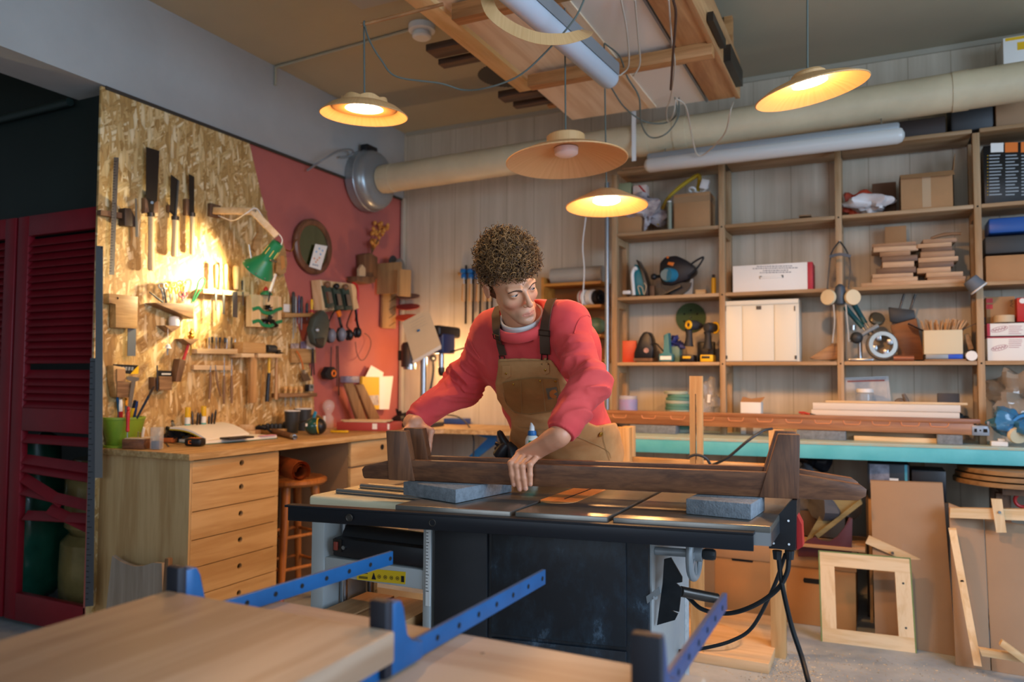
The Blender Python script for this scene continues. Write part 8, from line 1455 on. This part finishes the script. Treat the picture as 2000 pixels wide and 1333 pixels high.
def f_body(P): d = sm(f_torso(P, -.022), legs(P, -.022), .05); d = sm(d, limb(P, sR, eR, wR, (.05, .042, .028)), .04); d = sm(d, limb(P, sL, eL, wL, (.05, .042, .028)), .04); return sm(d, cone(P, nek, nek + (HC - nek) * .4, .055, .052), .03)
neckn = unit(A3(.06, -.66, .75)); NC = nek + A3(.020, -.052, -.002)
def folds(P, a, b, amp, fr, seed):
 ax = unit(b - a); t = (P - a) @ ax; L_ = np.linalg.norm(b - a); q = np.stack([t * fr + seed, (P @ lat) * fr * .35 + seed * 2.3, (P[:, 2]) * fr * .45 + t * fr * .3], 1); n = 1 - np.abs(vn(q)) * 2.6; n2 = 1 - np.abs(vn(q * 2.3 + 7.7)) * 2.6; return amp * (np.clip(n, -.4, 1) * .75 + .25 * np.clip(n2, -.4, 1))
def f_shirt(P):
 d = f_torso(P, .004) - .004 * vn(P * 13 + 3) - .004 * vn(P * 24 + 9)
 for s_, e, w, sd, r in ((sR, eR, wR, 1.3, (.062, .054, .040)), (sL, eL, wL, 4.1, (.058, .047, .040))):
  w2 = e + (w - e) * .78; a = sm(cone(P, s_, e, r[0], r[1]), cone(P, e, w2, r[1] * .98, .045), .035)
  a = a - folds(P, s_, e, .021, 25, sd) * np.clip(1 - np.abs((P - e) @ unit(w - s_)) / .22, .35, 1)
  cuff = cone(P, e + (w - e) * .80, e + (w - e) * .985, r[2] + .003, r[2]); a = sm(a, cuff, .004)
  cut = (P - w) @ unit(w - e) + .006; a = np.maximum(a, cut); d = sm(d, a, .03)
 q = P - NC; h = q @ neckn; rad = np.linalg.norm(q - h[:, None] * neckn, axis=1)
 d = smx(d, -np.maximum(rad - .076, -h - .04), .006)                                  # neck opening
 col = np.sqrt((rad - .082) ** 2 + (h * .6 + .010) ** 2) - .0115; d = sm(d, col, .005)
 low = -((P - (spi + (pel - spi) * .45)) @ unit(che - pel)); d = np.maximum(d, low)
 return d
def f_tee(P):
 q = P - (NC + A3(.0, .006, .002)); h = q @ neckn; rad = np.linalg.norm(q - h[:, None] * neckn, axis=1); return np.sqrt((np.abs(rad - .0655)) ** 2 * 1. + (np.clip(np.abs(h + .017) - .021, 0, 1)) ** 2) - .0045
def inpoly(P, poly, mode=1):                 # signed distance (metres) to an outline seen along the lines of sight
 q = (P - npv(CAM)) @ np.array(ROT); dep = -q[:, 2]; x = CX + q[:, 0] / dep * F_; y = CY - q[:, 1] / dep * F_
 poly = np.array(poly, float); n = len(poly); best = np.full(len(P), 1e9); ins = np.zeros(len(P), bool)
 for i in range(n):
  a, b = poly[i], poly[(i + 1) % n]; ab = b - a; t = np.clip(((x - a[0]) * ab[0] + (y - a[1]) * ab[1]) / (ab @ ab), 0, 1); best = np.minimum(best, np.hypot(x - a[0] - t * ab[0], y - a[1] - t * ab[1]))
  c_ = ((a[1] > y) != (b[1] > y)) & (x < (b[0] - a[0]) * (y - a[1]) / (b[1] - a[1] + 1e-12) + a[0]); ins ^= c_
 return np.where(ins, -best, best) * dep / F_
BIB = [(973, 701), (1020, 699), (1077, 703), (1090, 722), (1108, 748), (1122, 770), (1136, 800), (1150, 826), (1165, 832), (1200, 826), (1260, 840), (1260, 1300), (940, 1300), (940, 880), (994, 862), (999, 830), (997, 816), (984, 800), (971, 780), (967, 750), (972, 722)]
def f_over(P):
 d = sm(f_torso(P, .015), legs(P, .006), .05) - .003 * vn(P * 16 + 5) - .0035 * folds(P, che, pel, 1., 15, 2.2) * .8
 d = d - .012 * np.exp(-((P[:, 2] - 1.02) / .05) ** 2)
 reg = inpoly(P, BIB); d = smx(d, reg, .006); shell = f_torso(P, .0035); d = np.maximum(d, np.where(P[:, 2] > 1.05, -shell, -1.)) ; return d
hd_ = sdf_mesh(f_head, HC - .19, HC + A3(.17, .17, .15), .0019)
hl_ = sdf_mesh(f_handL, np.minimum(eL, wL) - A3(.2, .16, .20), np.maximum(eL, wL) + A3(.05, .06, .08), .0016)
hr_ = sdf_mesh(f_handR, np.minimum(eR, wR) - A3(.08, .13, .09), np.maximum(eR, wR) + A3(.10, .06, .08), .0019)
bd_ = sdf_mesh(f_body, A3(-1.5, 1.75, .0), A3(-.5, 2.95, 1.56), .011)
sh_ = sdf_mesh(f_shirt, A3(-1.46, 1.80, .95), A3(-.54, 2.68, 1.54), .0042)
ov_ = sdf_mesh(f_over, A3(-1.36, 1.95, .08), A3(-.62, 2.95, 1.36), .0055)
te_ = sdf_mesh(f_tee, NC - .12, NC + .12, .0024)
# ---- skin: tone varies over lips, cheeks, nose and the shaved beard
man = T('person', 'curly-haired man in red sweatshirt and brown bib overalls leaning over the saw', 'person')
t_ = NT('skin'); at = t_.n('ShaderNodeVertexColor'); at.layer_name = 'tone'; sp_ = t_.n('ShaderNodeSeparateColor'); t_.l(at.outputs[0], sp_.inputs[0])
sk = t_.mix(sp_.outputs[0], 'd99b75', 'b0594f'); sk = t_.mix(sp_.outputs[1], sk, 'a57c62'); sk = t_.mix(sp_.outputs[2], sk, 'cf8468')
t_.l(sk, t_.b.inputs['Base Color']); t_.b.inputs['Roughness'].default_value = .48; t_.b.inputs['Subsurface Weight'].default_value = .12; t_.b.inputs['Subsurface Radius'].default_value = (.012, .005, .003)
n_ = t_.n('ShaderNodeTexNoise', Scale=420., Detail=2.); t_.l(t_.coords(), n_.inputs['Vector']); t_.bump(n_.outputs[0], .12, .0006); M_SKIN = t_.m
b = B(); b.recalc = False; lay = b.bm.loops.layers.float_color.new('tone');
def ball(q, c, r): return np.clip(1 - np.linalg.norm((q - A3(*c)) / np.array(r), axis=1), 0, 1)
for pq, kind in ((hd_, 0), (hl_, 1), (hr_, 1), (bd_, 1)):
 k0 = len(b.bm.verts); q = hl(pq[0]); m = q.copy(); m[:, 0] = np.abs(m[:, 0]); Tn = np.zeros((len(q), 3))
 if kind == 0:
  Tn[:, 0] = np.clip(ball(m, (.004, -.101, -.0703), (.024, .016, .0095)) * 2., 0, .55); Tn[:, 1] = np.clip(ball(m, (.0, -.075, -.092), (.062, .06, .045)) * 1.6, 0, .55) * (Tn[:, 0] < .2); Tn[:, 2] = np.clip(ball(m, (.038, -.075, -.04), (.03, .04, .03)) + ball(m, (0, -.118, -.04), (.02, .02, .02)) + ball(m, (.085, .02, -.005), (.02, .03, .04)), 0, .8)
 else: Tn[:, 2] = .35
 vs = [b.bm.verts.new(x) for x in pq[0]]; ix = {v: i for i, v in enumerate(vs)}
 for f in pq[1]:
  fc = b._f([vs[i] for i in f])
  if fc:
   for lp_, i in zip(fc.loops, f): lp_[lay] = (*Tn[i], 1)
body = man.part('body', b, M_SKIN, ang=180)
# eyes
gz = unit(A3(.30, -1, -.25))
M_EW = mat('eye_white', 'b3a79e', .15, coat=.4); M_IR = mat('iris', '333d40', .2, coat=.5)
for sx in (-1, 1):
 c = A3(EY[0] * sx, EY[1], EY[2]); e = B(); e.sph(V(hw(c)), .0122 * HS, 24); p = man.part('eye', e, M_EW, body)
 o = HR_ @ gz; cw = hw(c); e = B(); e.lathe([(.0001, .0), (.0058, -.0011), (.0060, -.0018)][::-1], V(cw + o * .0125 * HS), V(o), 20); man.part('iris', e, M_IR, body)
 e = B(); e.lathe([(.0026, -.0002), (.0001, .0004)], V(cw + o * .0125 * HS), V(o), 16); man.part('pupil', e, M_BLACK, body)
# eyebrows and curls
HB = bvh(hd_); random.seed(21)
def cast(l, dirl): r = HB.ray_cast(V(hw(l)), V(HR_ @ np.array(dirl, float))); return r
t_ = NT('curly_hair'); n_ = t_.n('ShaderNodeTexNoise', Scale=26., Detail=3.); t_.l(t_.coords(), n_.inputs['Vector']); at = t_.n('ShaderNodeVertexColor'); at.layer_name = 'tone'; sp_ = t_.n('ShaderNodeSeparateColor'); t_.l(at.outputs[0], sp_.inputs[0])
t_.l(t_.mix(sp_.outputs[0], '3a2416', 'b07e48'), t_.b.inputs['Base Color']); t_.b.inputs['Roughness'].default_value = .55; M_HAIR = t_.m
M_BROW = mat('brow_hair', '5a4030', .8)
for sx in (-1, 1):
 e = B()
 for k in range(150):
  u = k / 149; x = .012 + .036 * u; z = .0115 + .006 * math.sin(u * 2.4) - .004 * u * u + random.uniform(-.0028, .0028) * (1.2 - u); r = cast((x * sx, -.16, z), (0, 1, 0))
  if r[0] is None: continue
  d_ = HR_ @ np.array((sx * (.35 + u * .6), -.12, .75 * (1 - u) - .15)); e.tube([r[0] - V(d_) * .002, r[0] + V(d_) * .004 + r[1] * .0004], [.0008, .0004], 4)
 man.part('eyebrow', e, M_BROW, body)
hb = B(); hb.recalc = False; lay = hb.bm.loops.layers.float_color.new('tone'); hc = A3(.013, .018, .062)
def hair_ok(dl):                             # directions (head frame) that carry hair
 el = math.degrees(math.asin(dl[2])); az = math.degrees(math.atan2(abs(dl[0]), -dl[1]))   # az 0 = face
 lim = -5 if az < 50 else -5 - (az - 50) * .4 if az < 90 else -20 - (az - 90) * .9 if az < 120 else -47
 return el > lim
cnt = 0
def strip(ch, r, tone):
 k0 = len(hb.bm.faces); hb.tube(ch, r, 4); hb.bm.faces.ensure_lookup_table()
 for f in hb.bm.faces[k0:]:
  for lp_ in f.loops: lp_[lay] = (tone, tone, tone, 1)
HS_ = sdf_mesh(lambda P: (lambda q: smx(np.minimum(ell_(q, A3(.010, .018, .062), (.077, .103, .085)), ell_(q, A3(0, .05, .02), (.073, .08, .085))), -ell_(q, A3(0, -.075, -.035), (.075, .095, .082)), .01) - .007 * vn(q * 46) - .004 * vn(q * 95))(hl(P)) * HS, HC - .2, HC + A3(.2, .2, .2), .0032)
vs = [hb.bm.verts.new(x) for x in HS_[0]]
for f in HS_[1]:
 fc = hb._f([vs[i] for i in f])
 if fc:
  for lp_ in fc.loops: lp_[lay] = (.08, 0, 0, 1)
while cnt < 4200:
 v = V((random.gauss(0, 1), random.gauss(0, 1), random.gauss(0, 1))).normalized()
 if not hair_ok(v): continue
 cnt += 1; R0 = random.uniform(.078, .099); top = .004; base = hc + np.array(v) * np.array((R0 * .83, R0 * 1.05, (R0 + top) * .98)); out = np.array(v); t1 = unit(np.cross(out, A3(random.uniform(-1, 1), random.uniform(-1, 1), random.uniform(-1, 1)))); t2 = np.cross(out, t1)
 dr = unit(out * random.uniform(.2, .9) + t1 * .6 + A3(0, -.35 if v.y < 0 else .1, -.55)); x_ = unit(np.cross(dr, out) + 1e-6); y_ = np.cross(dr, x_); cr = random.uniform(.003, .008); ln = random.uniform(.016, .036); n = 11; ph = random.uniform(0, 6); trn = random.uniform(1.1, 1.9); ch = []
 for k in range(n): u = k / (n - 1); a = ph + trn * 2 * PI * u; ch.append(V(hw(base + dr * ln * u + (x_ * math.cos(a) + y_ * math.sin(a)) * cr)))
 strip(ch, [.0011 * (.7 + .5 * math.sin(PI * min(1, .15 + k / (n - 1) * .9))) for k in range(n)], min(1, max(0, random.betavariate(1.3, 1.7) * (1.1 if v.z > .2 else .8))))  # blond strands, with backlit gold added to their colour, more on upper curls
e = B()
for ch, rr_ in segL:
 ax_ = unit(ch[3] - ch[2]); ct = ch[3] - nrm * rr_[3] * .78 - ax_ * .001; R3 = M((V(np.cross(ax_, nrm)), V(ax_), V(nrm))).transposed(); e.sph(V(ct), (.0052, .0068, .0022), 12, R3)
man.part('fingernails', e, mat('nail', 'd0937a', .35), body, kind='stuff')
man.part('hair', hb, M_HAIR, ang=180)
# ---- clothes
t_ = NT('red_sweatshirt'); n_ = t_.n('ShaderNodeTexNoise', Scale=600., Detail=2.); t_.l(t_.coords(), n_.inputs['Vector']); n2 = t_.n('ShaderNodeTexNoise', Scale=7., Detail=4.); t_.l(t_.coords(), n2.inputs['Vector'])
t_.l(t_.ramp(n2.outputs[0], [(.3, 'cc3639'), (.7, 'df4f4a')]), t_.b.inputs['Base Color']); t_.b.inputs['Roughness'].default_value = .85; t_.b.inputs['Sheen Weight'].default_value = .35; t_.b.inputs['Sheen Roughness'].default_value = .5; t_.b.inputs['Sheen Tint'].default_value = lin('e88a86'); t_.bump(n_.outputs[0], .25, .0006); M_SWEAT = t_.m
b = to_bm(B(), sh_); b.recalc = False; shirt = man.part('sweatshirt', b, M_SWEAT, ang=180)
b = to_bm(B(), te_); b.recalc = False; man.part('tee_collar', b, mat('white_cotton', 'd9d5cd', .85), ang=180)
M_DUCK = mat('brown_duck', 'ad7642', .85, hex2='c89560', vs=9, bump=.3, bs=500); M_DUCK2 = mat('brown_duck_pocket', '95622f', .85, hex2='ae7a44', vs=9, bump=.3, bs=500)
b = to_bm(B(), ov_); b.recalc = False; over = man.part('overalls', b, M_DUCK, ang=180)
SB, OB = bvh(sh_), bvh(ov_)
def hit(px, py, trees, off=0.):
 best = None; d = ray(px, py).normalized()
 for t in trees:
  r = t.ray_cast(CAM, d)
  if r[0] is not None and (best is None or r[3] < best[3]): best = r
 if best is None: return None, None
 n = best[1] if best[1].dot(d) < 0 else -best[1]; return best[0] + n * off, n
def onp(pts, trees, off): return [hit(x, y, trees, off) for x, y in pts]
BOTH = [SB, OB]
M_STRAP = mat('dark_strap', '46301f', .8, bump=.3, bs=300); M_BUCK = mat('dark_buckle', '3b332b', .35, .8); M_THREAD = mat('tan_thread', '9c7a4c', .8)
def strap(path, w, nm, m, off=.004):
 P = arc([V((x, y, 0)) for x, y in path], 6); h = [hit(p.x, p.y, [SB], off) for p in P]; h = [x for x in h if x[0] is not None]
 pts = [x[0] for x in h]; ns = [x[1] for x in h]; k = len(pts); pts = [sum((pts[max(0, min(k - 1, i + j))] for j in (-2, -1, 0, 1, 2)), V()) / 5 for i in range(k)]; ns = [sum((ns[max(0, min(k - 1, i + j))] for j in (-3, -2, -1, 0, 1, 2, 3)), V()).normalized() for i in range(k)]
 e = B(); e.ribbon([p + n * .003 for p, n in zip(pts, ns)], w, ns, .003); return man.part(nm, e, m, over), pts, ns
def frame_ring(px, py, wx, wz, ang, nm, r=.0018):
 p, n = hit(px, py, BOTH, .0085)
 if p is None: return
 x_ = V((SX.x, SX.y, 0)); x_ = (x_ - n * x_.dot(n)).normalized(); y_ = n.cross(x_); c_, s_ = math.cos(ang), math.sin(ang); u = x_ * c_ + y_ * s_; v = n.cross(u); e = B(); e.tube([p + u * wx + v * wz, p - u * wx + v * wz, p - u * wx - v * wz, p + u * wx - v * wz], r, 6, closed=True); man.part(nm, e, M_BUCK, over)
strap([(976, 600), (970, 615), (969, 632), (974, 655), (980, 675), (985, 694)], .026, 'strap', M_STRAP); strap([(1086, 580), (1077, 592), (1071, 612), (1067, 635), (1065, 662), (1066, 694)], .031, 'strap', M_STRAP)
frame_ring(974, 657, .017, .008, .35, 'slider'); frame_ring(1066, 650, .018, .008, .0, 'slider'); frame_ring(984, 700, .009, .010, .2, 'buckle', .0025); frame_ring(1065, 697, .009, .010, 0, 'buckle', .0025)
def patch(poly, nm, m, off, th, tr=None, sub=3):
 ps = []; n = len(poly)
 for i in range(n):
  a, b_ = poly[i], poly[(i + 1) % n]
  for k in range(sub): ps.append((a[0] + (b_[0] - a[0]) * k / sub, a[1] + (b_[1] - a[1]) * k / sub))
 h = onp(ps, tr or [OB], 0); c = (sum(p[0] for p in ps) / len(ps), sum(p[1] for p in ps) / len(ps)); e = B(); rings = []
 if any(x[0] is None for x in h): return
 lv = [(1., off * .2), (1., off), (.66, off), (.33, off)]
 for s_, o_ in lv: rings.append([(lambda r: r[0] if r[0] is not None else h[0][0])(hit(c[0] + (x - c[0]) * s_, c[1] + (y - c[1]) * s_, tr or [OB], o_)) for x, y in ps])
 vv = [[e.bm.verts.new(p) for p in r] for r in rings]; N = len(ps)
 for a, b_ in zip(vv, vv[1:]):
  for j in range(N): e._f([a[j], a[(j + 1) % N], b_[(j + 1) % N], b_[j]])
 cv = e.bm.verts.new(hit(c[0], c[1], tr or [OB], off)[0])
 for j in range(N): e._f([vv[-1][j], vv[-1][(j + 1) % N], cv])
 return man.part(nm, e, m, over)
def stitch(path, nm='seam', closed=False, off=.0045, m=None, r=.0008, tr=None):
 P = arc([V((x, y, 0)) for x, y in path], 5); h = [hit(p.x, p.y, tr or [OB], off)[0] for p in P]; h = [x for x in h if x is not None]; e = B(); e.tube(h, r, 5); return man.part(nm, e, m or M_THREAD, over)
patch([(983, 747), (1010, 741), (1036, 738), (1064, 738), (1090, 740), (1095, 765), (1090, 791), (1075, 803), (1037, 810), (1007, 806), (989, 784)], 'bib_pocket', M_DUCK2, .0045, .004)
stitch([(983, 747), (1010, 741), (1036, 738), (1064, 738), (1090, 740)], off=.006); stitch([(985, 765), (991, 786), (1008, 803), (1037, 807), (1074, 800), (1088, 789), (1092, 766), (1089, 744)], off=.006); stitch([(1019, 742), (1020, 770), (1021, 806)], off=.006); stitch([(1060, 740), (1063, 770), (1066, 800)], off=.006); stitch([(976, 706), (1020, 704), (1072, 706)])
patch([(983, 714), (997, 713), (998, 735), (990, 739), (982, 735)], 'strap_tab', M_DUCK, .005, .003); patch([(1058, 703), (1073, 703), (1074, 727), (1066, 731), (1057, 727)], 'strap_tab', M_DUCK, .005, .003)
for x, y in ((1004, 750), (1056, 743), (1085, 743), (990, 729), (1066, 722), (1172, 848)):
 p, n = hit(x, y, BOTH, .006)
 if p is not None: e = B(); e.lathe([(.0035, -.002), (.004, 0), (.0025, .0012), (.0002, .0014)] if x != 1172 else [(.0085, -.003), (.0088, .0), (.006, .0015), (.0002, .0018)], p, n, 14); man.part('rivet' if x != 1172 else 'hip_button', e, M_BRASS, over)
pt = patch([(1067, 757), (1087, 755), (1091, 774), (1071, 778)], 'square_emblem', mat('worn_patch', '6f6351', .8), .0065, .002)
patch([(1074, 764), (1078, 759), (1085, 758), (1088, 763), (1084, 765), (1080, 764), (1079, 768), (1083, 771), (1088, 770), (1085, 775), (1078, 774), (1074, 770)], 'emblem_mark', mat('rust_orange', 'b4682c', .7), .0078, .002, sub=2)
stitch([(1012, 834), (1060, 838), (1112, 838)], off=.003); stitch([(1120, 850), (1150, 862), (1185, 880), (1192, 895)], off=.003); stitch([(1176, 835), (1178, 860), (1190, 900)], off=.003)
stitch([(916, 652), (918, 662), (925, 680), (938, 700)], 'shoulder_seam', off=.001, m=M_SWEAT, r=.0018, tr=[SB]); stitch([(1122, 652), (1126, 636), (1134, 622), (1146, 616), (1152, 620)], 'shoulder_seam', off=.001, m=M_SWEAT, r=.0018, tr=[SB])
e = B()
for c, a, ax in ((aL, A3(.03, -.19, -.045), 0), (aR, A3(-.03, -.19, -.045), 0)):
 e.tube([V(c + A3(0, .03, -.045)), V(c + A3(0, -.02, -.04)), V(c + a * .6 + A3(0, 0, -.01)), V(c + a)], [.045, .048, .046, .036], 16, flat=.9)
man.part('boots', e, M_DW); man.done()
# ---- things at his side
s = T('glue_bottle', 'white glue bottle with a blue collar and green label behind his hand', 'bottle'); yb_ = 2.27; c = PY(1039, 900, yb_); c.z = .8615; zt_ = lambda y: PY(1039, y, yb_).z
r = 14 * 2.38 / F_; s.part('bottle', B().lathe([(r * .6, 0), (r, .006), (r, zt_(860) - c.z), (r * .8, zt_(853) - c.z), (r * .5, zt_(850) - c.z)], c, n=28), mat('bottle_white', 'd3d2c6', .35)); s.part('collar', B().lathe([(r * .62, zt_(851) - c.z), (r * .66, zt_(849) - c.z), (r * .58, zt_(842) - c.z), (r * .3, zt_(841) - c.z)], c, n=22), M_BLUE); s.part('nozzle', B().lathe([(r * .42, zt_(841.5) - c.z), (r * .36, zt_(833) - c.z), (r * .3, zt_(831) - c.z), (r * .26, zt_(825) - c.z), (r * .1, zt_(823) - c.z)], c, n=18), M_WHITEP); lb_ = B(); n_ = 12; an = [math.radians(-95 + 100 * k / n_) for k in range(n_ + 1)]
lb_.rings([[c + V((1.012 * r * math.cos(a), 1.012 * r * math.sin(a), z)) for a in an] + [c + V((.99 * r * math.cos(a), .99 * r * math.sin(a), z)) for a in an[::-1]] for z in (.03, zt_(860) - c.z)]); s.part('label', lb_, M_GREEN, 0); s.done()
g = B(); yg = 2.34
for pts, rr in (([(975, 893), (984, 880), (992, 868)], [.026, .026, .018]), ([(990, 870), (982, 858), (976, 846), (974, 842)], [.014, .013, .011, .006]), ([(985, 877), (976, 870), (968, 866)], [.011, .01, .006]), ([(983, 882), (974, 877), (967, 876)], [.011, .010, .006]), ([(992, 868), (1000, 878), (1003, 895)], [.014, .02, .022])):
 g.tube([PY(x, y, yg) for x, y in pts], rr, 12)
solo('work_glove', g, M_BLACK, 'black work glove tucked at the hip of the man', 'glove')
